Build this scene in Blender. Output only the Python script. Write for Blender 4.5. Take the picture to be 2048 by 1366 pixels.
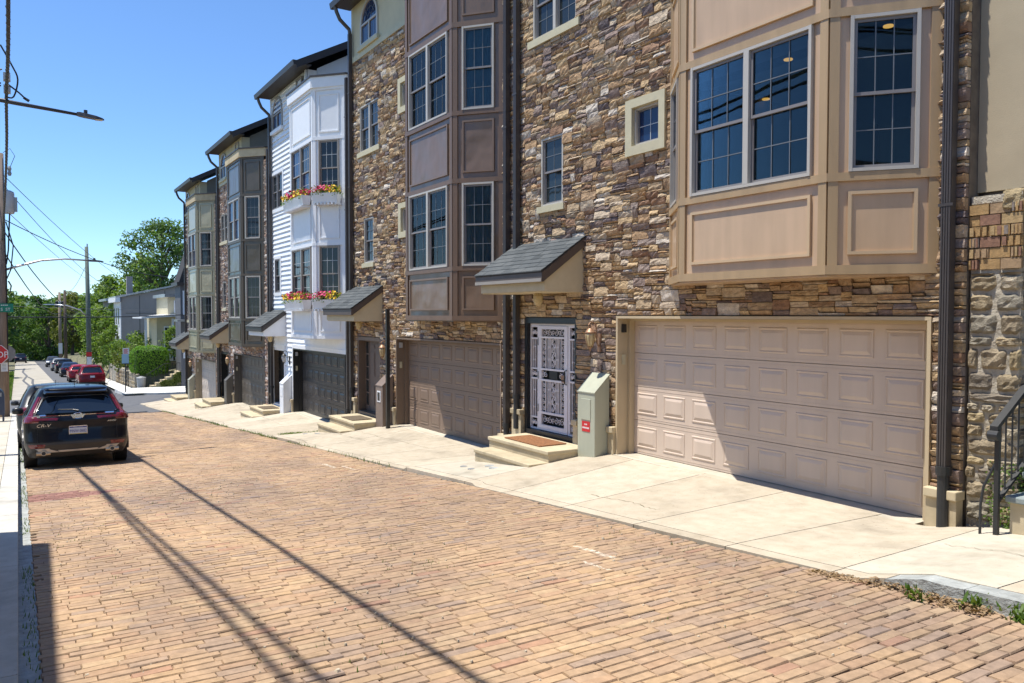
import bpy, bmesh, math, random
import numpy as np
from mathutils import Vector, Matrix, Quaternion

# ------------------------------------------------------------------ scene, camera, light
SC = bpy.context.scene
for o in list(bpy.data.objects):
    bpy.data.objects.remove(o)
COL = SC.collection
random.seed(7)
RNG = np.random.default_rng(11)

CAM_Z = 2.204
YAW, PITCH, ROLL = math.radians(58.14), math.radians(-1.91), math.radians(0.06)
FWD = Vector((-math.sin(YAW) * math.cos(PITCH), math.cos(YAW) * math.cos(PITCH), math.sin(PITCH)))
RIGHT0 = Vector((math.cos(YAW), math.sin(YAW), 0))
UP0 = RIGHT0.cross(FWD)
RIGHT = RIGHT0 * math.cos(ROLL) + UP0 * math.sin(ROLL)
UP = UP0 * math.cos(ROLL) - RIGHT0 * math.sin(ROLL)
cam_data = bpy.data.cameras.new("camera")
cam = bpy.data.objects.new("camera", cam_data)
COL.objects.link(cam)
cam.matrix_world = Matrix(((RIGHT.x, UP.x, -FWD.x, 0), (RIGHT.y, UP.y, -FWD.y, 0),
                           (RIGHT.z, UP.z, -FWD.z, CAM_Z), (0, 0, 0, 1)))
cam_data.sensor_width = 36
cam_data.lens = 28.0
cam_data.clip_start = 0.05
cam_data.clip_end = 6000
SC.camera = cam

TO_SUN = Vector((-0.45, -1.0, 3.43)).normalized()
world = bpy.data.worlds.new("World")
SC.world = world
world.use_nodes = True
wn = world.node_tree
bg = wn.nodes["Background"]
sky = wn.nodes.new("ShaderNodeTexSky")
sky.sky_type = 'NISHITA'
sky.sun_disc = False
sky.sun_elevation = math.asin(TO_SUN.z)
sky.sun_rotation = math.atan2(TO_SUN.x, TO_SUN.y)
sky.altitude = 60
sky.air_density = 0.9
sky.dust_density = 0.05
sky.ozone_density = 5.0
tint = wn.nodes.new("ShaderNodeMix")
tint.data_type, tint.blend_type = 'RGBA', 'MULTIPLY'
tint.inputs['Factor'].default_value = 1.0
tint.inputs['B'].default_value = (0.81, 0.97, 1.12, 1)
wn.links.new(sky.outputs[0], tint.inputs['A'])
wn.links.new(tint.outputs['Result'], bg.inputs[0])
bg.inputs[1].default_value = 0.132

sun_data = bpy.data.lights.new("sun", 'SUN')
sun_data.energy = 5.0
sun_data.angle = math.radians(0.53)
sun_data.color = (1.0, 0.955, 0.88)
sun = bpy.data.objects.new("sun", sun_data)
COL.objects.link(sun)
sun.rotation_euler = (-TO_SUN).to_track_quat('-Z', 'Y').to_euler()

SC.view_settings.view_transform = 'Standard'
SC.view_settings.look = 'None'
SC.view_settings.exposure = 0.5
SC.view_settings.gamma = 1.0
SC.view_settings.use_curve_mapping = False
SC.render.engine = 'CYCLES'
SC.cycles.max_bounces = 6
SC.cycles.transparent_max_bounces = 16
SC.cycles.caustics_reflective = False
SC.cycles.caustics_refractive = False


# ------------------------------------------------------------------ materials
def new_mat(name):
    m = bpy.data.materials.new(name)
    m.use_nodes = True
    nt = m.node_tree
    return m, nt, nt.nodes["Principled BSDF"]


def nd(nt, typ, **kw):
    n = nt.nodes.new(typ)
    for k, v in kw.items():
        setattr(n, k, v)
    return n


def ramp(nt, stops, interp='LINEAR'):
    r = nt.nodes.new("ShaderNodeValToRGB")
    r.color_ramp.interpolation = interp
    els = r.color_ramp.elements
    els[0].position, els[0].color = stops[0][0], (*stops[0][1], 1)
    els[1].position, els[1].color = stops[-1][0], (*stops[-1][1], 1)
    for p, c in stops[1:-1]:
        e = els.new(p)
        e.color = (*c, 1)
    return r


def noise(nt, scale, detail=4, rough=0.55, coord='Object', stretch=None):
    tc = nd(nt, "ShaderNodeTexCoord") if coord != 'World' else nd(nt, "ShaderNodeNewGeometry")
    out = tc.outputs[coord] if coord != 'World' else tc.outputs['Position']
    if stretch:
        mp = nd(nt, "ShaderNodeMapping")
        mp.inputs['Scale'].default_value = stretch
        nt.links.new(out, mp.inputs[0])
        out = mp.outputs[0]
    n = nd(nt, "ShaderNodeTexNoise")
    n.inputs['Scale'].default_value = scale
    n.inputs['Detail'].default_value = detail
    n.inputs['Roughness'].default_value = rough
    nt.links.new(out, n.inputs['Vector'])
    return n


def mixcol(nt, fac, a, b, blend='MIX'):
    m = nd(nt, "ShaderNodeMix", data_type='RGBA', blend_type=blend)
    for sock, v in ((m.inputs['Factor'], fac), (m.inputs['A'], a), (m.inputs['B'], b)):
        if isinstance(v, (int, float)):
            sock.default_value = v
        elif isinstance(v, tuple):
            sock.default_value = (*v, 1)
        else:
            nt.links.new(v, sock)
    return m.outputs['Result']


def bump(nt, b, height, strength=0.3, dist=0.02):
    bp = nd(nt, "ShaderNodeBump")
    bp.inputs['Strength'].default_value = strength
    bp.inputs['Distance'].default_value = dist
    nt.links.new(height, bp.inputs['Height'])
    nt.links.new(bp.outputs[0], b.inputs['Normal'])


def plain(name, col, rough=0.6, metal=0.0, var=0.25, scale=6.0, bstr=0.0, bscale=40.0, bdist=0.01,
          spec=0.5, coat=0.0, stretch=None):
    """One base colour broken up by two scales of noise, optional fine relief."""
    m, nt, b = new_mat(name)
    b.inputs['Roughness'].default_value = rough
    b.inputs['Metallic'].default_value = metal
    b.inputs['Specular IOR Level'].default_value = spec
    b.inputs['Coat Weight'].default_value = coat
    b.inputs['Coat Roughness'].default_value = 0.04
    if var > 0:
        n1 = noise(nt, scale, 6, 0.6, 'World', stretch)
        r = ramp(nt, [(0.25, tuple(c * (1 - var) for c in col)), (0.75, tuple(min(1, c * (1 + var)) for c in col))])
        nt.links.new(n1.outputs[0], r.inputs[0])
        nt.links.new(r.outputs[0], b.inputs['Base Color'])
    else:
        b.inputs['Base Color'].default_value = (*col, 1)
    if bstr > 0:
        n2 = noise(nt, bscale, 5, 0.6, 'World')
        bump(nt, b, n2.outputs[0], bstr, bdist)
    return m


def random_value(nt):
    """0..1, different for every piece: loose objects by object, joined pieces by mesh island."""
    oi = nd(nt, "ShaderNodeObjectInfo")
    ge = nd(nt, "ShaderNodeNewGeometry")
    ad = nd(nt, "ShaderNodeMath", operation='ADD')
    nt.links.new(oi.outputs['Random'], ad.inputs[0])
    nt.links.new(ge.outputs['Random Per Island'], ad.inputs[1])
    wnz = nd(nt, "ShaderNodeTexWhiteNoise", noise_dimensions='1D')
    nt.links.new(ad.outputs[0], wnz.inputs['W'])
    return wnz


def pieces(name, stops, rough=0.8, nscale=9.0, namt=0.5, bstr=0.5, bscale=30.0, bdist=0.012, big=None, spec=0.3,
           stretch=None, bigstretch=None, dashes=False):
    """Every piece takes its own colour from the stops, with mottling inside the piece."""
    m, nt, b = new_mat(name)
    rv = random_value(nt)
    r = ramp(nt, stops, 'CONSTANT' if len(stops) > 4 else 'LINEAR')
    nt.links.new(rv.outputs['Value'], r.inputs[0])
    n1 = noise(nt, nscale, 6, 0.65, 'World', stretch)
    lo = ramp(nt, [(0.3, (1 - namt,) * 3), (0.72, (1 + namt * 0.45,) * 3)])
    nt.links.new(n1.outputs[0], lo.inputs[0])
    c = mixcol(nt, 1.0, r.outputs[0], lo.outputs[0], 'MULTIPLY')
    if big:
        n3 = noise(nt, big[0], 4, 0.55, 'World', bigstretch)
        r3 = ramp(nt, [(0.35, big[1]), (0.65, big[2])])
        nt.links.new(n3.outputs[0], r3.inputs[0])
        c = mixcol(nt, 1.0, c, r3.outputs[0], 'MULTIPLY')
    if dashes:
        # worn dashes of white road paint
        ge = nd(nt, "ShaderNodeNewGeometry")
        sx_ = nd(nt, "ShaderNodeSeparateXYZ")
        nt.links.new(ge.outputs['Position'], sx_.inputs[0])
        total = None
        for (cx_, cy_, hx_, hy_) in ((-5.95, 4.62, .31, .03), (-5.55, 4.32, .2, .022), (-14.2, 4.85, .34, .04), (-13.7, 5.03, .3, .03)):
            axes = []
            for out, cc, hh in (('X', cx_, hx_), ('Y', cy_, hy_)):
                a = nd(nt, "ShaderNodeMath", operation='SUBTRACT')
                nt.links.new(sx_.outputs[out], a.inputs[0])
                a.inputs[1].default_value = cc
                b2 = nd(nt, "ShaderNodeMath", operation='ABSOLUTE')
                nt.links.new(a.outputs[0], b2.inputs[0])
                c2 = nd(nt, "ShaderNodeMath", operation='LESS_THAN')
                nt.links.new(b2.outputs[0], c2.inputs[0])
                c2.inputs[1].default_value = hh
                axes.append(c2)
            mu = nd(nt, "ShaderNodeMath", operation='MULTIPLY')
            nt.links.new(axes[0].outputs[0], mu.inputs[0])
            nt.links.new(axes[1].outputs[0], mu.inputs[1])
            if total is None:
                total = mu
            else:
                ad = nd(nt, "ShaderNodeMath", operation='MAXIMUM')
                nt.links.new(total.outputs[0], ad.inputs[0])
                nt.links.new(mu.outputs[0], ad.inputs[1])
                total = ad
        nw = noise(nt, 28, 4, 0.6, 'World')
        rw = ramp(nt, [(0.38, (0, 0, 0)), (0.6, (.8, .8, .8))])
        nt.links.new(nw.outputs[0], rw.inputs[0])
        mk = nd(nt, "ShaderNodeMath", operation='MULTIPLY')
        nt.links.new(total.outputs[0], mk.inputs[0])
        nt.links.new(rw.outputs[0], mk.inputs[1])
        c = mixcol(nt, mk.outputs[0], c, (0.66, 0.60, 0.48))
    nt.links.new(c, b.inputs['Base Color'])
    b.inputs['Roughness'].default_value = rough
    b.inputs['Specular IOR Level'].default_value = spec
    n2 = noise(nt, bscale, 6, 0.65, 'World')
    bump(nt, b, n2.outputs[0], bstr, bdist)
    return m


def leaf_mat(name, c0, c1, c2, trans=0.35):
    m, nt, b = new_mat(name)
    ge = nd(nt, "ShaderNodeNewGeometry")
    r = ramp(nt, [(0.0, c0), (0.5, c1), (1.0, c2)])
    nt.links.new(ge.outputs['Random Per Island'], r.inputs[0])
    nt.links.new(r.outputs[0], b.inputs['Base Color'])
    b.inputs['Roughness'].default_value = 0.55
    b.inputs['Specular IOR Level'].default_value = 0.25
    tr = nd(nt, "ShaderNodeBsdfTranslucent")
    bright = mixcol(nt, 1.0, r.outputs[0], (1.5, 1.6, 0.6), 'MULTIPLY')
    nt.links.new(bright, tr.inputs[0])
    mx = nd(nt, "ShaderNodeMixShader")
    mx.inputs[0].default_value = trans
    nt.links.new(b.outputs[0], mx.inputs[1])
    nt.links.new(tr.outputs[0], mx.inputs[2])
    nt.links.new(mx.outputs[0], nt.nodes["Material Output"].inputs[0])
    return m


def pane_mat(name, col, rough=0.03, wav=0.0):
    m, nt, b = new_mat(name)
    b.inputs['Base Color'].default_value = (*col, 1)
    b.inputs['Roughness'].default_value = rough
    b.inputs['Specular IOR Level'].default_value = 0.42
    n = noise(nt, 1.6, 2, 0.5, 'World')
    bump(nt, b, n.outputs[0], 0.045, 0.05)
    return m


def clear_glass(name):
    m, nt, b = new_mat(name)
    nt.nodes.remove(b)
    tr = nd(nt, "ShaderNodeBsdfTransparent")
    tr.inputs[0].default_value = (0.62, 0.75, 0.82, 1)
    gl = nd(nt, "ShaderNodeBsdfGlossy")
    gl.inputs['Roughness'].default_value = 0.01
    gl.inputs[0].default_value = (0.85, 0.88, 0.86, 1)
    n = noise(nt, 1.3, 2, 0.5, 'World')
    bp = nd(nt, "ShaderNodeBump")
    bp.inputs['Strength'].default_value = 0.03
    bp.inputs['Distance'].default_value = 0.05
    nt.links.new(n.outputs[0], bp.inputs['Height'])
    nt.links.new(bp.outputs[0], gl.inputs['Normal'])
    fr = nd(nt, "ShaderNodeFresnel")
    fr.inputs[0].default_value = 1.36
    mx = nd(nt, "ShaderNodeMixShader")
    nt.links.new(fr.outputs[0], mx.inputs[0])
    nt.links.new(tr.outputs[0], mx.inputs[1])
    nt.links.new(gl.outputs[0], mx.inputs[2])
    nt.links.new(mx.outputs[0], nt.nodes["Material Output"].inputs[0])
    return m


def paint_mat(name, col, rough=0.35, var=0.10, buckle=0.0, streak=0.0):
    """House paint: faint vertical weather streaks, and for sheet panels a slight buckle."""
    m, nt, b = new_mat(name)
    n1 = noise(nt, 2.2, 5, 0.6, 'World', (1.6, 1.6, 0.35))
    n0 = noise(nt, 4.0, 3, 0.5, 'World', (1.6, 1.6, 0.10))
    r = ramp(nt, [(0.3, tuple(c * (1 - var) for c in col)), (0.7, tuple(min(1, c * (1 + var)) for c in col))])
    nt.links.new(n1.outputs[0], r.inputs[0])
    r2 = ramp(nt, [(0.35, (1 - streak,) * 3), (0.6, (1, 1, 1))])
    nt.links.new(n0.outputs[0], r2.inputs[0])
    c = mixcol(nt, 1.0, r.outputs[0], r2.outputs[0], 'MULTIPLY')
    nt.links.new(c, b.inputs['Base Color'])
    b.inputs['Roughness'].default_value = rough
    if buckle > 0:
        n2 = noise(nt, 1.5, 2, 0.4, 'World')
        bump(nt, b, n2.outputs[0], buckle, 0.05)
    return m


def emit_mat(name, col, strength):
    m, nt, b = new_mat(name)
    b.inputs['Base Color'].default_value = (*col, 1)
    b.inputs['Emission Color'].default_value = (*col, 1)
    b.inputs['Emission Strength'].default_value = strength
    return m


M = {}
STONES = [(0.0, (0.52, 0.385, 0.24)), (0.16, (0.42, 0.285, 0.17)), (0.30, (0.58, 0.465, 0.335)),
          (0.42, (0.285, 0.21, 0.175)), (0.51, (0.56, 0.40, 0.225)), (0.64, (0.345, 0.27, 0.225)),
          (0.72, (0.48, 0.315, 0.175)), (0.82, (0.66, 0.58, 0.48)), (0.88, (0.33, 0.20, 0.125)),
          (0.94, (0.19, 0.15, 0.145))]
M['stone'] = pieces("ledgestone", STONES, 0.85, 13, 0.38, 1.0, 30, 0.025)
STONES_R = [(0.0, (0.46, 0.35, 0.27)), (0.16, (0.36, 0.24, 0.18)), (0.32, (0.52, 0.44, 0.37)),
            (0.50, (0.31, 0.25, 0.235)), (0.64, (0.42, 0.28, 0.20)), (0.78, (0.58, 0.53, 0.49)),
            (0.90, (0.24, 0.19, 0.18))]
M['stone_red'] = pieces("ledgestone_far", STONES_R, 0.85, 11, 0.4, 0.7, 26, 0.02)
M['mortar'] = plain("mortar", (0.15, 0.12, 0.09), 0.95, var=0.3, scale=8)
M['brick_road'] = pieces("paving_brick", [(0.0, (0.405, 0.28, 0.18)), (0.18, (0.42, 0.29, 0.183)),
                                         (0.36, (0.39, 0.27, 0.18)), (0.53, (0.43, 0.295, 0.178)),
                                         (0.66, (0.395, 0.262, 0.168)), (0.77, (0.37, 0.265, 0.188)),
                                         (0.87, (0.445, 0.318, 0.20)), (0.94, (0.335, 0.245, 0.185)),
                                         (0.975, (0.39, 0.235, 0.157))],
                         0.85, 14, 0.26, 0.5, 60, 0.008,
                         big=(0.9, (0.74, 0.75, 0.80), (1.10, 1.07, 1.0)), bigstretch=(0.35, 1, 1), dashes=True)
M['joint'] = plain("joint_sand", (0.055, 0.040, 0.026), 0.95, var=0.35, scale=20, bstr=0.5, bscale=80)
M['asphalt'] = plain("asphalt", (0.105, 0.105, 0.107), 0.85, var=0.22, scale=3, bstr=0.3, bscale=120)
M['lane'] = plain("lane_concrete", (0.36, 0.325, 0.26), 0.85, var=0.22, scale=0.9, bstr=0.2, bscale=60)
M['ground'] = plain("ground_soil", (0.14, 0.13, 0.07), 0.95, var=0.4, scale=0.6)


def concrete(name, col, speck=0.5):
    m, nt, b = new_mat(name)
    n1 = noise(nt, 1.1, 6, 0.62, 'World')
    n2 = noise(nt, 38, 3, 0.7, 'World')
    n3 = noise(nt, 5.5, 5, 0.6, 'World')
    r = ramp(nt, [(0.3, tuple(c * 0.74 for c in col)), (0.47, col), (0.75, tuple(min(1, c * 1.10) for c in col))])
    nt.links.new(n1.outputs[0], r.inputs[0])
    rs = ramp(nt, [(0.31, (1 - speck,) * 3), (0.36, (1, 1, 1))])
    nt.links.new(n2.outputs[0], rs.inputs[0])
    rm = ramp(nt, [(0.28, (0.87, 0.86, 0.83)), (0.62, (1.04, 1.04, 1.04))])
    nt.links.new(n3.outputs[0], rm.inputs[0])
    c = mixcol(nt, 1.0, r.outputs[0], rs.outputs[0], 'MULTIPLY')
    c = mixcol(nt, 1.0, c, rm.outputs[0], 'MULTIPLY')
    oi = nd(nt, "ShaderNodeObjectInfo")
    ro = ramp(nt, [(0.0, (0.90, 0.89, 0.87)), (1.0, (1.05, 1.05, 1.05))])
    nt.links.new(oi.outputs['Random'], ro.inputs[0])
    c = mixcol(nt, 1.0, c, ro.outputs[0], 'MULTIPLY')
    nt.links.new(c, b.inputs['Base Color'])
    b.inputs['Roughness'].default_value = 0.9
    b.inputs['Specular IOR Level'].default_value = 0.25
    bump(nt, b, n2.outputs[0], 0.15, 0.006)
    return m


M['walk'] = concrete("sidewalk_concrete", (0.455, 0.395, 0.305))
M['walk_pale'] = concrete("pale_concrete", (0.50, 0.455, 0.37), 0.3)
M['walk_far'] = concrete("white_concrete", (0.66, 0.65, 0.61), 0.1)
M['step'] = concrete("step_concrete", (0.50, 0.425, 0.29), 0.2)
M['curb_old'] = plain("old_curb", (0.33, 0.345, 0.33), 0.85, var=0.35, scale=9, bstr=0.8, bscale=14, bdist=0.03)
M['curb'] = concrete("kerb_concrete", (0.52, 0.50, 0.45), 0.35)
M['cast'] = concrete("cast_stone", (0.52, 0.435, 0.29), 0.1)
M['stucco'] = plain("cream_stucco", (0.55, 0.49, 0.33), 0.9, var=0.08, scale=3, bstr=0.25, bscale=90, bdist=0.006)
M['stucco_tan'] = plain("tan_stucco", (0.42, 0.35, 0.235), 0.9, var=0.13, scale=1.2, bstr=0.25, bscale=90, bdist=0.006)
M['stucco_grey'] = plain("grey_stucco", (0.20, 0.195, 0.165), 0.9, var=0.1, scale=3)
M['sill'] = plain("painted_sill", (0.52, 0.475, 0.32), 0.7, var=0.08, scale=8, bstr=0.15, bscale=60)
M['win_frame'] = plain("window_vinyl", (0.47, 0.44, 0.385), 0.4, var=0.04)
M['win_taupe'] = plain("window_taupe", (0.30, 0.265, 0.225), 0.4, var=0.05)
M['sash'] = plain("sash_grey", (0.22, 0.205, 0.20), 0.45, var=0.05)
M['grille'] = plain("grille_grey", (0.15, 0.165, 0.18), 0.5, var=0.03)
M['grille_white'] = plain("grille_white", (0.55, 0.56, 0.56), 0.5, var=0.03)
M['pane'] = pane_mat("dark_pane", (0.019, 0.025, 0.027))
M['pane_blue'] = pane_mat("blue_pane", (0.012, 0.03, 0.085))
M['glass'] = clear_glass("clear_pane")
M['room'] = plain("room_paint", (0.50, 0.50, 0.48), 0.9, var=0.05)
M['lamp_on'] = emit_mat("ceiling_lamp_glow", (1.0, 0.42, 0.08), 1.1)
M['dark_brown'] = plain("dark_brown_trim", (0.045, 0.036, 0.031), 0.45, var=0.1)
M['fascia'] = plain("fascia_brown", (0.085, 0.062, 0.05), 0.5, var=0.1)
M['spout'] = plain("downspout_brown", (0.060, 0.052, 0.049), 0.38, var=0.12)
M['spout_black'] = plain("iron_black", (0.022, 0.023, 0.024), 0.5, var=0.2, scale=12)
M['roof'] = plain("roof_dark", (0.035, 0.033, 0.032), 0.85, var=0.2, scale=6)
M['shingle'] = pieces("slate_shingle", [(0.0, (0.072, 0.080, 0.083)), (0.35, (0.095, 0.104, 0.106)),
                                       (0.7, (0.118, 0.126, 0.126)), (1.0, (0.060, 0.067, 0.070))],
                      0.9, 60, 0.35, 0.3, 90, 0.004)
M['tan_pale'] = plain("canopy_cream", (0.56, 0.475, 0.31), 0.75, var=0.07)
M['white'] = plain("white_paint", (0.78, 0.79, 0.80), 0.45, var=0.03)
M['white_board'] = pieces("white_siding", [(0.0, (0.74, 0.77, 0.80)), (1.0, (0.82, 0.84, 0.86))], 0.5, 3, 0.06, 0.1, 20, 0.004)
M['black'] = plain("black_paint", (0.018, 0.018, 0.018), 0.35, var=0.15)
M['iron_white'] = plain("white_iron", (0.74, 0.70, 0.71), 0.45, var=0.04)
M['mat_coir'] = plain("coir_mat", (0.24, 0.105, 0.04), 0.95, var=0.45, scale=22, bstr=0.8, bscale=120)
M['mat_dark'] = plain("dark_mat", (0.12, 0.09, 0.055), 0.95, var=0.4, scale=30)
M['copper'] = plain("lantern_bronze", (0.32, 0.185, 0.11), 0.5, 0.4, var=0.2, scale=20)
M['lantern_glass'] = plain("lantern_glass", (0.50, 0.40, 0.22), 0.12, var=0.25, scale=25)
M['red_sign'] = plain("sign_red", (0.55, 0.02, 0.025), 0.4, var=0.05)
M['sign_white'] = plain("sign_white", (0.75, 0.75, 0.74), 0.45, var=0.03)
M['sign_green'] = plain("sign_green", (0.0, 0.19, 0.115), 0.4, var=0.03)
M['sign_grey'] = plain("sign_back", (0.30, 0.31, 0.31), 0.5, 0.3, var=0.05)
M['wood_pole'] = plain("pole_wood", (0.24, 0.185, 0.145), 0.9, var=0.35, scale=7, bstr=0.5, bscale=30, stretch=(3, 3, 0.25))
M['pole_green'] = plain("pole_green", (0.10, 0.125, 0.105), 0.8, var=0.25, scale=6)
M['cable'] = plain("cable_black", (0.02, 0.021, 0.023), 0.6, var=0.2)
M['cable_grey'] = plain("cable_grey", (0.16, 0.165, 0.17), 0.5, var=0.1)
M['lamp_grey'] = plain("lamp_metal", (0.055, 0.055, 0.06), 0.45, 0.3, var=0.1)
M['alu'] = plain("aluminium", (0.55, 0.55, 0.54), 0.35, 0.8, var=0.05)
M['box_grey'] = plain("meter_grey", (0.45, 0.46, 0.47), 0.5, var=0.06)
M['mail_blue'] = plain("mailbox_blue", (0.018, 0.035, 0.075), 0.35, var=0.1)
M['leaf'] = leaf_mat("leaf_green", (0.07, 0.125, 0.022), (0.12, 0.195, 0.032), (0.195, 0.265, 0.055))
M['leaf_dark'] = leaf_mat("leaf_dark", (0.03, 0.07, 0.016), (0.055, 0.115, 0.024), (0.095, 0.165, 0.035))
M['leaf_olive'] = leaf_mat("leaf_olive", (0.07, 0.085, 0.018), (0.12, 0.14, 0.028), (0.17, 0.19, 0.045))
M['leaf_tree'] = leaf_mat("leaf_tall_tree", (0.05, 0.105, 0.03), (0.09, 0.165, 0.04), (0.145, 0.22, 0.06))
M['leaf_hedge'] = leaf_mat("leaf_hedge", (0.07, 0.165, 0.012), (0.115, 0.24, 0.02), (0.165, 0.30, 0.035), 0.3)
M['hedge_core'] = plain("hedge_core", (0.02, 0.035, 0.01), 0.95, var=0.3)
M['hill'] = plain("hill_wood", (0.05, 0.085, 0.05), 0.95, var=0.4, scale=0.05)
M['weed'] = leaf_mat("weed_green", (0.06, 0.12, 0.02), (0.10, 0.17, 0.03), (0.17, 0.22, 0.06))
M['dry'] = leaf_mat("dry_leaf", (0.16, 0.095, 0.045), (0.26, 0.17, 0.09), (0.36, 0.26, 0.15), 0.1)
M['moss'] = leaf_mat("ivy_moss", (0.05, 0.08, 0.015), (0.10, 0.13, 0.02), (0.15, 0.17, 0.04), 0.2)
M['bark'] = plain("bark", (0.085, 0.065, 0.05), 0.95, var=0.35, scale=5)
M['tyre'] = plain("tyre_rubber", (0.018, 0.017, 0.017), 0.8, var=0.2, scale=20)
M['rim'] = plain("wheel_alloy", (0.45, 0.45, 0.46), 0.3, 0.8, var=0.05)
M['chrome'] = plain("chrome", (0.75, 0.74, 0.72), 0.10, 1.0, var=0.0)
M['clad'] = plain("grey_cladding", (0.034, 0.032, 0.030), 0.42, var=0.1)
M['silver'] = plain("silver_trim", (0.42, 0.42, 0.43), 0.28, 0.7, var=0.03)
M['car_glass'] = plain("car_glass", (0.008, 0.012, 0.018), 0.02, var=0.0, spec=0.9)
M['tail_red'] = plain("tail_lamp_red", (0.13, 0.005, 0.012), 0.12, var=0.1, scale=30, coat=1.0)
M['tail_dark'] = plain("tail_lamp_dark", (0.14, 0.004, 0.008), 0.12, var=0.1, scale=30, coat=1.0)
M['plate'] = plain("plate_white", (0.62, 0.64, 0.70), 0.4, var=0.02)
M['plate_blue'] = plain("plate_blue", (0.02, 0.04, 0.22), 0.4, var=0.0)
M['plate_yellow'] = plain("plate_yellow", (0.65, 0.50, 0.10), 0.4, var=0.0)
M['steel'] = plain("exhaust_steel", (0.50, 0.42, 0.32), 0.3, 0.9, var=0.1)
M['slate'] = plain("bluestone", (0.25, 0.29, 0.285), 0.8, var=0.2, scale=7, bstr=0.3, bscale=30)


M['red_brick'] = pieces("red_brick", [(0.0, (0.24, 0.12, 0.095)), (1.0, (0.32, 0.165, 0.125))], .85, 14, .3, .5, 60, .008)
M['curtain'] = plain("curtain_cloth", (0.22, 0.24, 0.235), .9, var=.12, scale=5)
M['dark_room'] = plain("dark_interior", (0.018, 0.022, 0.026), .95, var=.2, scale=2)


def car_paint(name, col):
    m, nt, b = new_mat(name)
    b.inputs['Base Color'].default_value = (*col, 1)
    b.inputs['Roughness'].default_value = 0.32
    b.inputs['Specular IOR Level'].default_value = 0.12
    b.inputs['Coat Weight'].default_value = 0.38
    b.inputs['Coat Roughness'].default_value = 0.03
    return m


# ------------------------------------------------------------------ mesh helpers
class MB:
    """Collects faces and links them as ONE mesh object."""

    def __init__(self):
        self.v, self.f = [], []

    def add(self, verts, faces):
        n = len(self.v)
        self.v.extend(tuple(p) for p in verts)
        self.f.extend(tuple(i + n for i in f) for f in faces)
        return self

    def hexa(self, p):
        return self.add(p, [(0, 3, 2, 1), (4, 5, 6, 7), (0, 1, 5, 4), (1, 2, 6, 5), (2, 3, 7, 6), (3, 0, 4, 7)])

    def box(self, x0, x1, y0, y1, z0, z1):
        return self.hexa([(x0, y0, z0), (x1, y0, z0), (x1, y1, z0), (x0, y1, z0),
                          (x0, y0, z1), (x1, y0, z1), (x1, y1, z1), (x0, y1, z1)])

    def fbox(self, F, u0, u1, z0, z1, d0, d1):
        """Box on a face frame F: u along, z up, d outward."""
        q = [F(u0, z0, d0), F(u1, z0, d0), F(u1, z0, d1), F(u0, z0, d1),
             F(u0, z1, d0), F(u1, z1, d0), F(u1, z1, d1), F(u0, z1, d1)]
        return self.add(q, [(0, 1, 2, 3), (4, 7, 6, 5), (0, 4, 5, 1), (1, 5, 6, 2), (2, 6, 7, 3), (3, 7, 4, 0)])

    def prism(self, poly, off):
        n = len(poly)
        a = [Vector(p) for p in poly]
        b = [p + Vector(off) for p in a]
        fs = [tuple(range(n))[::-1], tuple(range(n, 2 * n))]
        fs += [(i, (i + 1) % n, n + (i + 1) % n, n + i) for i in range(n)]
        return self.add([tuple(p) for p in a + b], fs)

    def tube(self, pts, r, n=6, cap=True):
        pts = [Vector(p) for p in pts]
        rs = r if isinstance(r, (list, tuple)) else [r] * len(pts)
        base = len(self.v)
        prev = None
        for i, p in enumerate(pts):
            t = (pts[min(i + 1, len(pts) - 1)] - pts[max(i - 1, 0)]).normalized()
            if prev is None:
                a = t.orthogonal().normalized()
            else:
                a = (prev - t * prev.dot(t))
                a = a.normalized() if a.length > 1e-6 else t.orthogonal().normalized()
            prev = a
            b = t.cross(a)
            for k in range(n):
                an = 2 * math.pi * k / n
                self.v.append(tuple(p + (a * math.cos(an) + b * math.sin(an)) * rs[i]))
        for i in range(len(pts) - 1):
            for k in range(n):
                k2 = (k + 1) % n
                self.f.append((base + i * n + k, base + i * n + k2, base + (i + 1) * n + k2, base + (i + 1) * n + k))
        if cap:
            self.f.append(tuple(base + k for k in range(n))[::-1])
            e = base + (len(pts) - 1) * n
            self.f.append(tuple(e + k for k in range(n)))
        return self

    def cyl(self, p0, p1, r0, r1=None, n=16):
        return self.tube([p0, p1], [r0, r0 if r1 is None else r1], n)

    def lathe(self, c, prof, n=14):
        """prof: (radius, z) pairs round a vertical axis at c."""
        base = len(self.v)
        for r, z in prof:
            for k in range(n):
                a = 2 * math.pi * k / n
                self.v.append((c[0] + r * math.cos(a), c[1] + r * math.sin(a), c[2] + z))
        for i in range(len(prof) - 1):
            for k in range(n):
                k2 = (k + 1) % n
                self.f.append((base + i * n + k, base + i * n + k2, base + (i + 1) * n + k2, base + (i + 1) * n + k))
        self.f.append(tuple(base + k for k in range(n))[::-1])
        e = base + (len(prof) - 1) * n
        self.f.append(tuple(e + k for k in range(n)))
        return self

    def mesh(self, name):
        me = bpy.data.meshes.new(name)
        me.from_pydata(self.v, [], self.f)
        me.update()
        return me


def link(name, me, mat, parent=None, loc=None, rot=None, scale=None, kind=None, smooth=False):
    o = bpy.data.objects.new(name, me)
    COL.objects.link(o)
    if parent is not None:
        o.parent = parent
    if loc is not None:
        o.location = loc
    if rot is not None:
        o.rotation_euler = rot
    if scale is not None:
        o.scale = scale
    if mat is not None:
        if len(me.materials) == 0:
            me.materials.append(None)
        o.material_slots[0].link = 'OBJECT'
        o.material_slots[0].material = mat
    if kind:
        o['kind'] = kind
    if smooth:
        for p in me.polygons:
            p.use_smooth = True
    return o


def obj(name, mb, mat, parent=None, **kw):
    return link(name, mb.mesh(name), mat, parent, **kw)


CACHE = {}


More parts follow.
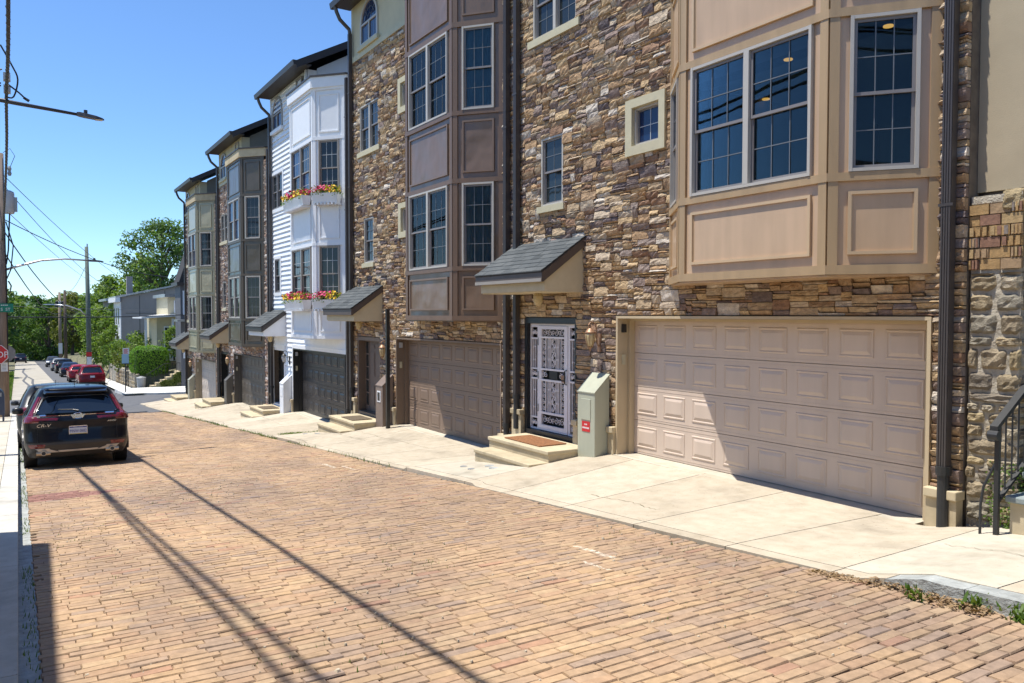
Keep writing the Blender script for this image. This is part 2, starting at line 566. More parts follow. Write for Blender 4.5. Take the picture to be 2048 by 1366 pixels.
def shared(key, name, fn, mat, parent, **kw):
    """Same mesh data for alike pieces."""
    if key not in CACHE:
        mb = MB()
        fn(mb)
        CACHE[key] = mb.mesh(name)
    return link(name, CACHE[key], mat, parent, **kw)


def tag(o, label, cat, group=None):
    o['label'] = label
    o['category'] = cat
    if group:
        o['group'] = group
    return o


def thing(name, label, cat, loc=(0, 0, 0), group=None, rotz=0.0):
    o = bpy.data.objects.new(name, None)
    COL.objects.link(o)
    o.location = loc
    o.rotation_euler = (0, 0, rotz)
    o.empty_display_size = 0.2
    return tag(o, label, cat, group)


def structure(o):
    o['kind'] = 'structure'
    return o


def frame(o, u):
    """Face frame from an origin and a horizontal direction; outward normal is to the right of u."""
    ox, oy = o
    ux, uy = u
    nx, ny = uy, -ux
    return lambda a, z, d: (ox + ux * a + nx * d, oy + uy * a + ny * d, z)


def bevel(o, w=0.01, seg=2):
    m = o.modifiers.new("bevel", 'BEVEL')
    m.width = w
    m.segments = seg
    m.limit_method = 'ANGLE'
    m.angle_limit = math.radians(40)
    return o


def join_arrays(name, variants, items, mat, parent=None, kind='stuff'):
    """items: (variant index, 3x3 matrix, offset). One mesh out of many transformed copies."""
    vs, ls, lt = [], [], []
    n = 0
    for vi, A, t in items:
        v, faces = variants[vi]
        vs.append(v @ np.asarray(A).T + np.asarray(t))
        ls.append(faces[0] + n)
        lt.append(faces[1])
        n += len(v)
    V = np.concatenate(vs)
    L = np.concatenate(ls)
    T = np.concatenate(lt)
    me = bpy.data.meshes.new(name)
    me.vertices.add(len(V))
    me.vertices.foreach_set("co", V.astype(np.float32).ravel())
    me.loops.add(len(L))
    me.loops.foreach_set("vertex_index", L.astype(np.int32))
    me.polygons.add(len(T))
    st = np.concatenate([[0], np.cumsum(T)[:-1]])
    me.polygons.foreach_set("loop_start", st.astype(np.int32))
    me.polygons.foreach_set("loop_total", T.astype(np.int32))
    me.update(calc_edges=True)
    me.attributes.new('sharp_face', 'BOOLEAN', 'FACE').data.foreach_set('value', np.ones(len(T), bool))
    me.validate()
    return link(name, me, mat, parent, kind=kind)


def as_arrays(mb):
    return (np.array(mb.v, float), (np.array([i for f in mb.f for i in f]), np.array([len(f) for f in mb.f])))


def project(p):
    d = Vector(p) - Vector((0, 0, CAM_Z))
    z = d.dot(FWD)
    if z < 0.1:
        return None
    return (1024 + 1593 * d.dot(RIGHT) / z, 683 - 1593 * d.dot(UP) / z, z)


def in_view(p, m=0):
    q = project(p)
    return q is not None and -m < q[0] < 2048 + m and -m < q[1] < 1366 + m


# ------------------------------------------------------------------ terrain profile of the street
PROF = [(60, 4.31), (-40, -2.286), (-47, -2.70), (-70, -3.42), (-166, -6.4), (-186, -7.05), (-230, -13), (-300, -24), (-3000, -24)]


def rz(x):
    for (xa, za), (xb, zb) in zip(PROF, PROF[1:]):
        if xb <= x <= xa:
            return za + (zb - za) * (x - xa) / (xb - xa)
    return PROF[0][1] if x > 0 else PROF[-1][1]


HX = [0.0, -8.63, -17.4, -26.2, -35.1]
HZ = [0.0, -0.55, -1.14, -1.66, -2.26]
XL = [-12.90, -12.90, -12.45, -12.60, -12.30]
XR = [-4.40, -4.27, -4.13, -3.65, -3.70]
YW = 8.09
CURB_Y = 5.66


def zwall(x):
    """Pavement height along the foot of the houses."""
    if x > -4.75:
        return 0.0 + 0.17 * min(1, (x + 4.75) / 0.8) + max(0, x + 3.95) * 0.066
    pts = []
    for k in range(5):
        pts += [(HX[k] - 4.8, HZ[k]), (HX[k] - 9.95, HZ[k])]
    pts.append((-60, -3.0))
    for (xa, za), (xb, zb) in zip(pts, pts[1:]):
        if xb <= x <= xa:
            return za + (zb - za) * (x - xa) / (xb - xa)
    return -3.0


def curb_h(x):
    if x > -3.3:
        return 0.13
    if x > -3.9:
        return 0.13 * (x + 3.9) / 0.6 + 0.015
    for k in range(5):
        if HX[k] - 12.6 < x < HX[k] - 10.2:
            return 0.055
    return 0.018


def zwalk(x, y):
    s = min(1, max(0, (y - CURB_Y) / (8.1 - CURB_Y)))
    s = s ** 1.15
    return (rz(x) + curb_h(x)) * (1 - s) + zwall(x) * s


def text_mesh(body, size, align='CENTER', extrude=.001, shear=0.0):
    """Lettering as a plain mesh."""
    cu = bpy.data.curves.new("lettering", 'FONT')
    cu.body, cu.size, cu.align_x, cu.extrude, cu.shear, cu.resolution_u = body, size, align, extrude, shear, 3
    tmp = bpy.data.objects.new("lettering", cu)
    COL.objects.link(tmp)
    dg = bpy.context.evaluated_depsgraph_get()
    me = bpy.data.meshes.new_from_object(tmp.evaluated_get(dg))
    bpy.data.objects.remove(tmp)
    bpy.data.curves.remove(cu)
    me.materials.clear()
    return me
# ------------------------------------------------------------------ ground, roads, pavements
def sheet(name, xs, ys, zf, mat, parent=None, kind='structure', skirt=None):
    mb = MB()
    nx, ny = len(xs), len(ys)
    mb.v = [(x, y, zf(x, y)) for x in xs for y in ys]
    mb.f = [(i * ny + j, (i + 1) * ny + j, (i + 1) * ny + j + 1, i * ny + j + 1) for i in range(nx - 1) for j in range(ny - 1)]
    # keep faces pointing up whichever way xs runs
    if xs[1] < xs[0]:
        mb.f = [f[::-1] for f in mb.f]
    return obj(name, mb, mat, parent, kind=kind, smooth=True)


def zter(x, y):
    z = rz(x) - 0.10
    if y > 8.4 and x > -55:
        z -= 0.4
    if x < -61.7 and y > 6.9:
        z += 1.25 * min(1, (y - 6.9) / 0.6) + min(2.2, max(0, y - 9) * 0.16)
    if x < -57 and y < -2:
        z += min(1.5, (-2 - y) * 0.12)
    if x > -40 and y < -2:
        z += 0.0
    return z


xs = [40, 10, 0, -10, -20, -30, -40, -47, -52, -57, -61.6, -61.8, -65, -70, -80, -95, -110, -130, -150, -166, -176, -186, -208, -230, -265, -300, -500, -1000, -3000]
ys = [-2500, -800, -200, -60, -25, -12, -6, -2.2, -1.8, 0, 3, 5.6, 6.85, 6.95, 7.55, 9, 12, 16, 24, 40, 90, 250, 800, 2500]
ground = structure(sheet("ground", xs, ys, zter, M['ground']))

# brick carriageway: a bed of sand and joints with the bricks laid on it one by one
ROAD_END = lambda y: -42.6 + 0.62 * max(0, y)
mb = MB()
rx = [12 - i * 1.5 for i in range(38)]
rows = []
for x in rx:
    rows.append(x)
road = structure(sheet("brick_road", [x for x in rx if x > -43.5], [-0.06, 1.9, 3.8, CURB_Y + 0.05], lambda x, y: rz(x) - 0.040, M['joint']))


def brick_variant(rs):
    """A worn paver 1 x 1 with rounded arrises, height about 30 mm above the joint."""
    b = MB()
    e, h = 0.055, 0.022
    j = lambda s: rs.uniform(-s, s)
    base = [(-.5, -.5), (.5, -.5), (.5, .5), (-.5, .5)]
    b.v = [(x + j(.012), y + j(.008), -0.03) for x, y in base]
    b.v += [(b.v[i][0], b.v[i][1], h - 0.011 + j(.0025)) for i in range(4)]
    b.v += [(x * (1 - 2 * e * 1.1) + j(.012), y * (1 - 2 * e * 0.40) + j(.008), h + j(.003)) for x, y in base]
    b.f = [(0, 1, 5, 4), (1, 2, 6, 5), (2, 3, 7, 6), (3, 0, 4, 7),
           (4, 5, 9, 8), (5, 6, 10, 9), (6, 7, 11, 10), (7, 4, 8, 11), (8, 9, 10, 11)]
    return b


rs = random.Random(3)
BV = [brick_variant(rs) for _ in range(10)]
BVA = [as_arrays(b) for b in BV]
BVM = [b.mesh("brick") for b in BV]
items = []
PITCH_X, LEN = 0.0925, 0.236
x = 1.2
row = 0
while x > -42.6:
    y = 0.10 + (rs.random() * 0.22 if row % 2 else -rs.random() * 0.02)
    first = True
    wob = rs.uniform(-.006, .006)
    while y < CURB_Y - 0.03:
        ln = LEN * rs.uniform(0.93, 1.05)
        if first and row % 2:
            ln = y - 0.09
            y = 0.10
            first = False
            if ln < 0.07:
                y += ln
                continue
        first = False
        if y + ln > CURB_Y - 0.01:
            ln = CURB_Y - 0.015 - y
            if ln < 0.06:
                break
        yc = y + ln / 2
        xc = x + 0.03 * yc + wob + rs.uniform(-.004, .004) + 0.012 * math.sin(yc * 1.7 + x * 0.6)
        y += ln + rs.uniform(0.0005, 0.0025)
        if xc < ROAD_END(yc):
            continue
        zc = rz(xc) + 0.012 * math.sin(xc * 0.9 + yc * 1.3) * math.sin(yc * 0.8) + rs.uniform(-.002, .002) - 0.02
        items.append((xc, yc, zc, ln, (PITCH_X - 0.0125) * rs.uniform(0.94, 1.03), rs.uniform(-.018, .018),
                      rs.uniform(-.014, .014) - 0.066, rs.uniform(-.02, .02), rs.randrange(10)))
    x -= PITCH_X
    row += 1


def brick_rot(a, ty, tx):
    return Matrix.Rotation(ty, 3, 'Y') @ Matrix.Rotation(tx, 3, 'X') @ Matrix.Rotation(a, 3, 'Z')


red_rows = [b for b in items if -14.3 < b[0] < -13.45 and b[1] < 1.05 + .25 * math.sin(b[0] * 9)]
items = [b for b in items if not (-14.3 < b[0] < -13.45 and b[1] < 1.05 + .25 * math.sin(b[0] * 9))]
seen = [(math.hypot(b[0], b[1]), i) for i, b in enumerate(items) if in_view((b[0], b[1], b[2]))
        and not (project(b[:3])[0] < 226 and project(b[:3])[1] > 1288)]
near = set(i for _, i in sorted(seen)[:300])
rest = []
for i, (xc, yc, zc, ln, wd, a, ty, tx, vi) in enumerate(items):
    R = brick_rot(a, ty, tx)
    if i in near:
        link("brick", BVM[vi], M['brick_road'], road, loc=(xc, yc, zc), rot=R.to_euler(), scale=(wd, ln, 1))
    else:
        A = np.array(R) @ np.diag([wd, ln, 1.0])
        rest.append((vi, A, (xc, yc, zc)))
join_arrays("paving_bricks", BVA, rest, M['brick_road'], road)
for (xc, yc, zc, ln, wd, a, ty, tx, vi) in red_rows:
    link("brick", BVM[vi], M['red_brick'], road, loc=(xc, yc, zc), rot=brick_rot(a, ty, tx).to_euler(), scale=(wd, ln, 1))

# cross street, and the street going on down the hill
mb = MB()
edge = [(-44, -40), (-42.6, -2), (-42.6, 0), (ROAD_END(3), 3), (ROAD_END(5.2), 5.2), (-40.2, 5.9), (-44.5, 7.2), (-48.6, 8.3), (-50.0, 14), (-50.5, 40)]
far = [(-57.5, 40), (-56.6, 14), (-56.2, 9), (-57, 5.6), (-60, 4.6), (-61, 2), (-61, -0.5), (-57, -3), (-57, -40)]
cross_pts = edge + far
cx = MB()
for i in range(len(edge) - 1):
    a, b_ = edge[i], edge[i + 1]
    n = 8
    lanes = []
    for k in range(n + 1):
        t = k / n
        xe = [a[0] + (-61 - a[0]) * t, b_[0] + (-61 - b_[0]) * t]
        lanes.append(((xe[0], a[1], rz(xe[0]) - .004), (xe[1], b_[1], rz(xe[1]) - .004)))
    for k in range(n):
        cx.add([lanes[k][0], lanes[k][1], lanes[k + 1][1], lanes[k + 1][0]], [(0, 1, 2, 3)])
cross = structure(obj("cross_street", cx, M['asphalt'], kind='structure'))
lx = [-57 - i * 4.3 for i in range(31)]
lane = structure(sheet("street_concrete", lx, [-0.35, 1.2, 2.7], lambda x, y: rz(x) + .003, M['lane']))
lane2 = structure(sheet("street_asphalt", lx, [2.7, 4.2, 5.75], lambda x, y: rz(x) + .001, M['asphalt']))
cr = MB()
for pts in ([(-62, .9), (-68, .55), (-76, .75), (-86, .4), (-98, .8), (-112, .5), (-128, .75)], [(-66, 1.25), (-80, 1.05), (-88, 1.2), (-96, .85)]):
    for (xa, ya), (xb, yb) in zip(pts, pts[1:]):
        w_ = .05 + .0006 * abs(xa)
        cr.add([(xa, ya - w_, rz(xa) + .008), (xa, ya + w_, rz(xa) + .008), (xb, yb + w_, rz(xb) + .008), (xb, yb - w_, rz(xb) + .008)], [(0, 1, 2, 3)])
obj("tar_seam", cr, M['asphalt'], lane)
# storm drain at the corner
b = MB()
for i in range(7):
    b.box(-40.05 + i * .1, -40.0 + i * .1, 4.15, 5.0, rz(-39.8) - .02, rz(-39.8) + .012)
b.box(-40.1, -39.35, 4.1, 4.15, rz(-39.8) - .03, rz(-39.8) + .012)
b.box(-40.1, -39.35, 5.0, 5.05, rz(-39.8) - .03, rz(-39.8) + .012)
obj("drain_grate", b, M['spout_black'], road)

# right pavement: bed, then slabs with open joints
sx = [3.0 - i * 0.6 for i in range(87)]
sy = [CURB_Y + .04, 5.9, 6.4, 7.0, 7.6, 8.16]
walk = structure(sheet("pavement", sx, sy, lambda x, y: zwalk(x, y) - 0.07, M['joint']))


def slab(x0, x1, y0, y1, mat, name="slab", lift=0.0, parent=walk, zf=zwalk, nx=4, ny=5, th=0.09):
    b = MB()
    X = [x0 + (x1 - x0) * i / nx for i in range(nx + 1)]
    Y = [y0 + (y1 - y0) * j / ny for j in range(ny + 1)]
    top = [(x, y, zf(x, y) + lift) for x in X for y in Y]
    k = ny + 1
    fs = [(i * k + j, (i + 1) * k + j, (i + 1) * k + j + 1, i * k + j + 1) for i in range(nx) for j in range(ny)]
    ring = [i * k for i in range(nx + 1)] + [nx * k + j for j in range(1, ny + 1)] + [i * k + ny for i in range(nx - 1, -1, -1)] + [j for j in range(ny - 1, 0, -1)]
    n = len(top)
    top += [(top[i][0], top[i][1], top[i][2] - th) for i in ring]
    m_ = len(ring)
    fs += [(ring[i], n + i, n + (i + 1) % m_, ring[(i + 1) % m_]) for i in range(m_)]
    b.add(top, fs)
    return obj(name, b, mat, parent)


joints = [2.6, 1.2, -0.2, -1.6, -2.9, -4.12, -5.28, -6.6, -7.95, -9.35, -10.45, -12.55, -13.6]
xj = joints[-1]
while xj > -47.5:
    xj -= 1.32
    joints.append(xj)
for a, b_ in zip(joints, joints[1:]):
    mt = M['walk_pale'] if (a == -10.45 or a == -2.9) else M['walk']
    g = 0.006
    slab(b_ + g, a - g, CURB_Y + 0.165, 8.13 if a < -4.3 else 8.0, mt, nx=16 if a > -3.5 else 6, ny=6)
    if a < -2.0:
        slab(b_ + g, min(a - g, -3.63) if a > -3.5 else a - g, CURB_Y + 0.0, CURB_Y + 0.162, M['walk'], "gutter_strip", -0.004, ny=1, nx=10)
# old grey kerb stones at the near end, a half broken one first
for a, b_ in ((-3.02, -1.55), (-1.5, 0.2), (0.25, 1.9)):
    k = slab(a, b_, CURB_Y - 0.03, CURB_Y + 0.162, M['curb_old'], "kerb_stone", -0.004, ny=1, th=0.24)
slab(-3.64, -3.035, CURB_Y - 0.02, CURB_Y + 0.165, M['curb_old'], "broken_kerb_stone", -0.010, ny=1, th=0.2)
# hairline cracks in the drives
cr_ = random.Random(8)
for (xa, xb, y0) in ((-17.2, -21.5, 6.75), (-15.0, -19.2, 7.25), (-6.9, -8.2, 6.3), (-24.5, -28.0, 6.9), (-3.2, -4.0, 6.9)):
    b = MB()
    n_ = 26
    pts = []
    y = y0
    for i in range(n_ + 1):
        x = xa + (xb - xa) * i / n_
        y += cr_.uniform(-.028, .028)
        pts.append((x, y))
    for (x0, y0_), (x1, y1) in zip(pts, pts[1:]):
        w_ = cr_.uniform(.002, .005)
        b.add([(x0, y0_ - w_, zwalk(x0, y0_) + .006), (x0, y0_ + w_, zwalk(x0, y0_) + .006), (x1, y1 + w_, zwalk(x1, y1) + .006), (x1, y1 - w_, zwalk(x1, y1) + .006)], [(0, 1, 2, 3)])
    obj("crack", b, M['ground'], walk)
# raised strips in front of the garage doors
for k in range(5):
    slab(HX[k] - 9.86, HX[k] - 4.86, 8.0, 8.40, M['walk_pale'], "garage_threshold", 0.0, zf=lambda x, y, k=k: HZ[k] + 0.004 - (8.4 - y) * 0.03, ny=1, nx=1)
# valve covers in the pale slab in front of the security door
for (vx, vy, r) in ((-11.75, 6.35, .065), (-11.35, 6.27, .06), (-11.35, 6.62, .085), (-11.05, 6.52, .085), (-20.6, 6.4, .07), (-20.2, 6.6, .08)):
    b = MB()
    z = zwalk(vx, vy)
    b.cyl((vx, vy, z - .03), (vx, vy, z + .008), r, r * .96, 14)
    obj("valve_cover", b, M['curb_old'] if r > .08 else M['sign_grey'], walk)

# left pavement and kerb
lz = lambda x, y: rz(x) + 0.145
lwalk = structure(sheet("left_pavement", [6 - i * 2 for i in range(25)], [-1.9, -0.25, -0.05], lambda x, y: rz(x) + 0.10, M['joint']))
xx = 4.0
i = 0
while xx > -42.0:
    L_ = 1.35 if i % 2 else 1.28
    slab(xx - L_ + .006, xx - .006, -1.85, -0.27, M['walk_pale'], "slab", 0, lwalk, lz, 1, 2)
    i += 1
    xx -= L_
xx = 4.0
while xx > -42.0:
    L_ = 3.1
    slab(xx - L_ + .005, xx - .005, -0.262, -0.03 + 0.0, M['curb'], "kerb_stone", 0.0, lwalk, lz, 4, 1, 0.26)
    xx -= L_
# gutter strip of old cement at the left kerb, and far pavements across the junction
gs = sheet("gutter", [4 - i * 2 for i in range(23)], [-0.03, 0.05, 0.095], lambda x, y: rz(x) - 0.010, M['curb_old'], road, kind=None)
fz = lambda x, y: rz(x) + 0.14
fw = structure(sheet("far_pavement", [-55.9, -57.5, -60, -64, -70, -78, -90, -105, -125, -150], [5.75, 6.3, 6.9], lambda x, y: fz(x, y), M['walk_far']))
corner = MB()
cpts = [(-55.3, 14), (-55.6, 9.2), (-55.9, 7.6), (-56.6, 6.4), (-57.8, 5.75), (-60.5, 5.6), (-60.5, 7.4), (-60.2, 14)]
n = len(cpts)
corner.add([(x, y, fz(-57, 0)) for x, y in cpts] + [(x, y, fz(-57, 0) - .3) for x, y in cpts],
           [tuple(range(n))[::-1]] + [(i, (i + 1) % n, n + (i + 1) % n, n + i) for i in range(n)])
obj("corner_slab", corner, M['walk_far'], fw)
flz = structure(sheet("far_left_pavement", [-57.5, -62, -70, -80, -100, -130], [-1.9, -1.1], lambda x, y: rz(x) + .1, M['walk_far']))


# grass and weeds: small blades nobody could count
def blades(name, spots, mat, h=(0.03, 0.09), kind='stuff', parent=None, lean=0.6, w=0.006):
    b = MB()
    r = random.Random(len(spots))
    for (x, y, z, s) in spots:
        a = r.uniform(0, 6.28)
        hh = r.uniform(*h) * s
        lx_, ly_ = math.cos(a) * hh * lean * r.random(), math.sin(a) * hh * lean * r.random()
        p = a + 1.57
        ww = w * s * r.uniform(.7, 1.6)
        dx_, dy_ = math.cos(p) * ww, math.sin(p) * ww
        b.add([(x - dx_, y - dy_, z), (x + dx_, y + dy_, z), (x + lx_ * .5 + dx_ * .7, y + ly_ * .5 + dy_ * .7, z + hh * .6), (x + lx_, y + ly_, z + hh)],
              [(0, 1, 2), (0, 2, 3)])
    return obj(name, b, mat, parent, kind=kind)


r = random.Random(5)
sp = []
for (xa, xb, n) in ((-13.2, -16.5, 260), (-17.4, -19.6, 240), (-20.5, -24.5, 900), (-26, -31, 700), (-31, -34, 500), (-36, -39.5, 700)):
    for _ in range(n // 2):
        x_ = r.uniform(xb, xa)
        y_ = CURB_Y + r.gauss(-.03, .035)
        sp.append((x_, y_, rz(x_) + .0, r.uniform(.4, 1.1)))
for _ in range(900):   # strip of grass growing where the slab meets the second drive
    x_ = r.uniform(-21.9, -20.9)
    sp.append((x_, 6.0 + (-20.9 - x_) * 0.0 + r.random() * 1.5 * (1 if r.random() < .6 else .3), zwalk(x_, 6.8), r.uniform(.3, .8)))
for _ in range(900):  # weeds in the left gutter
    x_ = -r.uniform(5.5, 24)
    if math.sin(x_ * 2.1) + math.sin(x_ * 0.77) < -0.3:
        continue
    sp.append((x_, r.uniform(0.0, .09), rz(x_), r.uniform(.25, .8)))
for _ in range(1700):  # weeds in the brick joints
    x_ = -r.uniform(3.5, 17)
    y_ = r.uniform(.15, 5.5)
    if math.sin(x_ * 1.7 + y_ * 2.2) + math.sin(y_ * 3.1 - x_ * .6) < .45:
        continue
    x_ = round(x_ / PITCH_X) * PITCH_X + 0.03 * y_ + .05
    for _k in range(3):
        sp.append((x_ + r.uniform(-.012, .012), y_ + r.uniform(-.06, .06), rz(x_) - .015, r.uniform(.25, .6)))
blades("weeds", sp, M['weed'])
# leafy weeds at the foot of the grey kerb, bottom right
sp = []
for (x_, y_, n) in ((-2.93, 5.60, 60), (-2.62, 5.58, 110), (-2.45, 5.6, 120), (-2.3, 5.58, 110), (-2.1, 5.56, 260), (-1.95, 5.56, 260), (-1.75, 5.55, 240), (-3.3, 5.5, 40), (-1.5, 5.55, 200)):
    for _ in range(n):
        sp.append((x_ + r.gauss(0, .05), y_ + r.gauss(0, .03), rz(x_) + r.random() ** 2 * .10, r.uniform(.5, 1.2)))
blades("kerb_weeds", sp, M['weed'], (.03, .06), w=.012, lean=1.2)
# drift of dry leaves against the kerb end
b = MB()
for _ in range(900):
    t = r.random()
    x_ = -4.25 + t * 1.45
    y_ = 5.60 + r.gauss(0, .045) - (.05 if t > .6 else 0) + (0.06 if .35 < t < .75 else 0) * r.random()
    z_ = rz(x_) + .005 + r.random() * (.05 if t > .35 else .015)
    s = r.uniform(.008, .028)
    a, c = r.uniform(0, 6.28), r.uniform(-.6, .6)
    dx_, dy_ = math.cos(a) * s, math.sin(a) * s
    b.add([(x_ - dx_, y_ - dy_, z_), (x_ - dy_ * .4, y_ + dx_ * .4, z_ + c * s), (x_ + dx_, y_ + dy_, z_), (x_ + dy_ * .4, y_ - dx_ * .4, z_ + abs(c) * s)], [(0, 1, 2, 3)])
obj("dry_leaves", b, M['dry'], kind='stuff')
# grit, chips and litter lying in the joints
b = MB()
for _ in range(420):
    x_ = -r.uniform(3.0, 14)
    y_ = r.uniform(.1, 5.6)
    s = r.uniform(.004, .012) * (1.6 if r.random() < .08 else 1)
    z_ = rz(x_) + .004
    b.hexa([(x_ - s, y_ - s, z_ - .01), (x_ + s, y_ - s * .6, z_ - .01), (x_ + s * .7, y_ + s, z_ - .01), (x_ - s, y_ + s, z_ - .01),
            (x_ - s * .6, y_ - s * .5, z_ + s * .4), (x_ + s * .6, y_ - s * .4, z_ + s * .5), (x_ + s * .5, y_ + s * .6, z_ + s * .4), (x_ - s * .5, y_ + s * .6, z_ + s * .5)])
obj("grit", b, M['walk'], kind='stuff')
# ------------------------------------------------------------------ town houses
WALL = frame((0, YW), (1, 0))
A_, B_, C_, D_ = (-8.64, 8.09), (-7.735, 7.41), (-5.51, 7.41), (-4.685, 8.09)


def face(p, q):
    L_ = math.hypot(q[0] - p[0], q[1] - p[1])
    return frame(p, ((q[0] - p[0]) / L_, (q[1] - p[1]) / L_)), L_


FL, LL = face(A_, B_)
FF, LF = face(B_, C_)
FR, LR = face(C_, D_)
FACES = [('left', FL, LL), ('front', FF, LF), ('right', FR, LR)]


def stone_variant(rs):
    """One split-faced ledgestone, 1 wide, 1 high, real depth in metres towards -y."""
    b = MB()
    nu, nz = 4, 3
    idx = {}
    tilt_u, tilt_z = rs.uniform(-.013, .013), rs.uniform(-.010, .018)
    for i in range(nu + 1):
        for j in range(nz + 1):
            u, z = i / nu - .5, j / nz - .5
            edge = i in (0, nu) or j in (0, nz)
            d = 0.034 + rs.uniform(-.006, .006) if edge else 0.039 + rs.uniform(-.008, .009)
            d += tilt_u * u * 2 + tilt_z * z * 2
            if not edge:
                u += rs.uniform(-.05, .05)
                z += rs.uniform(-.06, .06)
            else:
                u *= 1 - rs.uniform(0, .022)
                z *= 1 - rs.uniform(0, .05)
                if i in (0, nu) and j in (0, nz):
                    u *= .99
                    z *= .98
            idx[i, j] = len(b.v)
            b.v.append((u, -d, z))
    b.f = [(idx[i, j], idx[i + 1, j], idx[i + 1, j + 1], idx[i, j + 1]) for i in range(nu) for j in range(nz)]
    ring = [idx[i, 0] for i in range(nu + 1)] + [idx[nu, j] for j in range(1, nz + 1)] + \
           [idx[i, nz] for i in range(nu - 1, -1, -1)] + [idx[0, j] for j in range(nz - 1, 0, -1)]
    n0 = len(b.v)
    for q in ring:
        b.v.append((b.v[q][0], 0.035, b.v[q][2]))
    m_ = len(ring)
    b.f += [(ring[(i + 1) % m_], ring[i], n0 + i, n0 + (i + 1) % m_) for i in range(m_)]
    return b


rs = random.Random(21)
SV = [stone_variant(rs) for _ in range(14)]
SVA = [as_arrays(b) for b in SV]
SVM = [b.mesh("stone") for b in SV]


def pack_stones(u0, u1, z0, z1, holes, rs, cu=0.045, cz=0.034):
    nu, nz = int(round((u1 - u0) / cu)), int(round((z1 - z0) / cz))
    cu, cz = (u1 - u0) / nu, (z1 - z0) / nz
    occ = np.zeros((nz, nu), bool)
    uc = u0 + (np.arange(nu) + .5) * cu
    zc = z0 + (np.arange(nz) + .5) * cz
    for (a, b, c, d) in holes:
        occ[np.ix_((zc > c) & (zc < d), (uc > a) & (uc < b))] = True
    out = []
    for j in range(nz):
        i = 0
        while i < nu:
            if occ[j, i]:
                i += 1
                continue
            run = 1
            while i + run < nu and not occ[j, i + run] and run < 12:
                run += 1
            h = rs.choices([1, 2, 3, 4, 5], [.33, .37, .21, .08, .01])[0]
            w = min(run, rs.choice({1: [3, 5, 6, 8, 9], 2: [4, 5, 6, 8, 10], 3: [4, 6, 7, 9], 4: [6, 8, 9], 5: [8, 10]}[h]))
            if run - w in (1, 2):
                w = run if run <= 9 else run - 3
            while h > 1 and (j + h > nz or occ[j:j + h, i:i + w].any()):
                h -= 1
            occ[j:j + h, i:i + w] = True
            out.append((u0 + i * cu, u0 + (i + w) * cu, z0 + j * cz, z0 + (j + h) * cz))
            i += w
    return out


def wall_cells(u0, u1, z0, z1, holes):
    """Rectangles that fill the wall around its openings."""
    zs = sorted({z0, z1} | {min(max(h[i], z0), z1) for h in holes for i in (2, 3)})
    cells = []
    for za, zb in zip(zs, zs[1:]):
        if zb - za < 1e-4:
            continue
        zm = (za + zb) / 2
        cuts = sorted((max(h[0], u0), min(h[1], u1)) for h in holes if h[2] < zm < h[3])
        a = u0
        for c, d in cuts:
            if c > a + 1e-4:
                cells.append((a, c, za, zb))
            a = max(a, d)
        if u1 > a + 1e-4:
            cells.append((a, u1, za, zb))
    return cells


def window(P, fid, F, u0, u1, z0, z1, units, mf, ms, mg, mgr, d=0.0, cols=3, rows=2, sill=None, single=False):
    key = (fid, round(u0, 3), round(z0, 3), round(z1, 3), d)
    fw = 0.036

    def fr(b):
        b.fbox(F, u0, u0 + fw, z0, z1, d - .05, d + .035)
        b.fbox(F, u1 - fw, u1, z0, z1, d - .05, d + .035)
        b.fbox(F, u0 + fw, u1 - fw, z0, z0 + fw, d - .05, d + .032)
        b.fbox(F, u0 + fw, u1 - fw, z1 - fw, z1, d - .05, d + .032)
        if units == 2:
            um = (u0 + u1) / 2
            b.fbox(F, um - .04, um + .04, z0 + fw, z1 - fw, d - .05, d + .033)
    W = shared(key + ('frame',), "window", fr, mf, P)
    spans = [(u0 + fw, u1 - fw)] if units == 1 else [(u0 + fw, (u0 + u1) / 2 - .04), ((u0 + u1) / 2 + .04, u1 - fw)]
    zm = (z0 + z1) / 2
    for i, (a, c) in enumerate(spans):
        st = 0.022 if single else 0.035
        halves = [(z0 + fw, z1 - fw, d - .02)] if single else [(zm - .02, z1 - fw, d - .012), (z0 + fw, zm + .02, d - .036)]

        def sash(b):
            for (s0, s1, dd) in halves:
                b.fbox(F, a, a + st, s0, s1, dd - .02, dd + .012)
                b.fbox(F, c - st, c, s0, s1, dd - .02, dd + .012)
                b.fbox(F, a + st, c - st, s0, s0 + st, dd - .02, dd + .010)
                b.fbox(F, a + st, c - st, s1 - st, s1, dd - .02, dd + .010)
        shared(key + ('sash', i), "sash", sash, ms, W)
        for h, (s0, s1, dd) in enumerate(halves):
            shared(key + ('pane', i, h), "pane", lambda b: b.fbox(F, a + st, c - st, s0 + st, s1 - st, dd - .012, dd - .006), mg[(i + h) % len(mg)], W)
            if cols > 1 or rows > 1:
                def gr(b):
                    for q in range(1, cols):
                        x = a + st + (c - a - 2 * st) * q / cols
                        b.fbox(F, x - .0055, x + .0055, s0 + st, s1 - st, dd - .0055, dd - .001)
                    for q in range(1, rows):
                        z = s0 + st + (s1 - s0 - 2 * st) * q / rows
                        b.fbox(F, a + st, c - st, z - .0055, z + .0055, dd - .005, dd - .0005)
                shared(key + ('grille', i, h), "grille", gr, mgr, W)
    if sill:
        shared(key + ('sill',), "sill", lambda b: b.fbox(F, u0 - sill[0], u1 + sill[0], z0 - sill[1], z0 - .002, d - .05, d + .085), sill[2], W)
    return W


LEV = [2.64, 2.74, 3.63, 3.72, 5.36, 5.45, 6.69, 6.78, 8.41, 8.51, 9.83, 9.95]


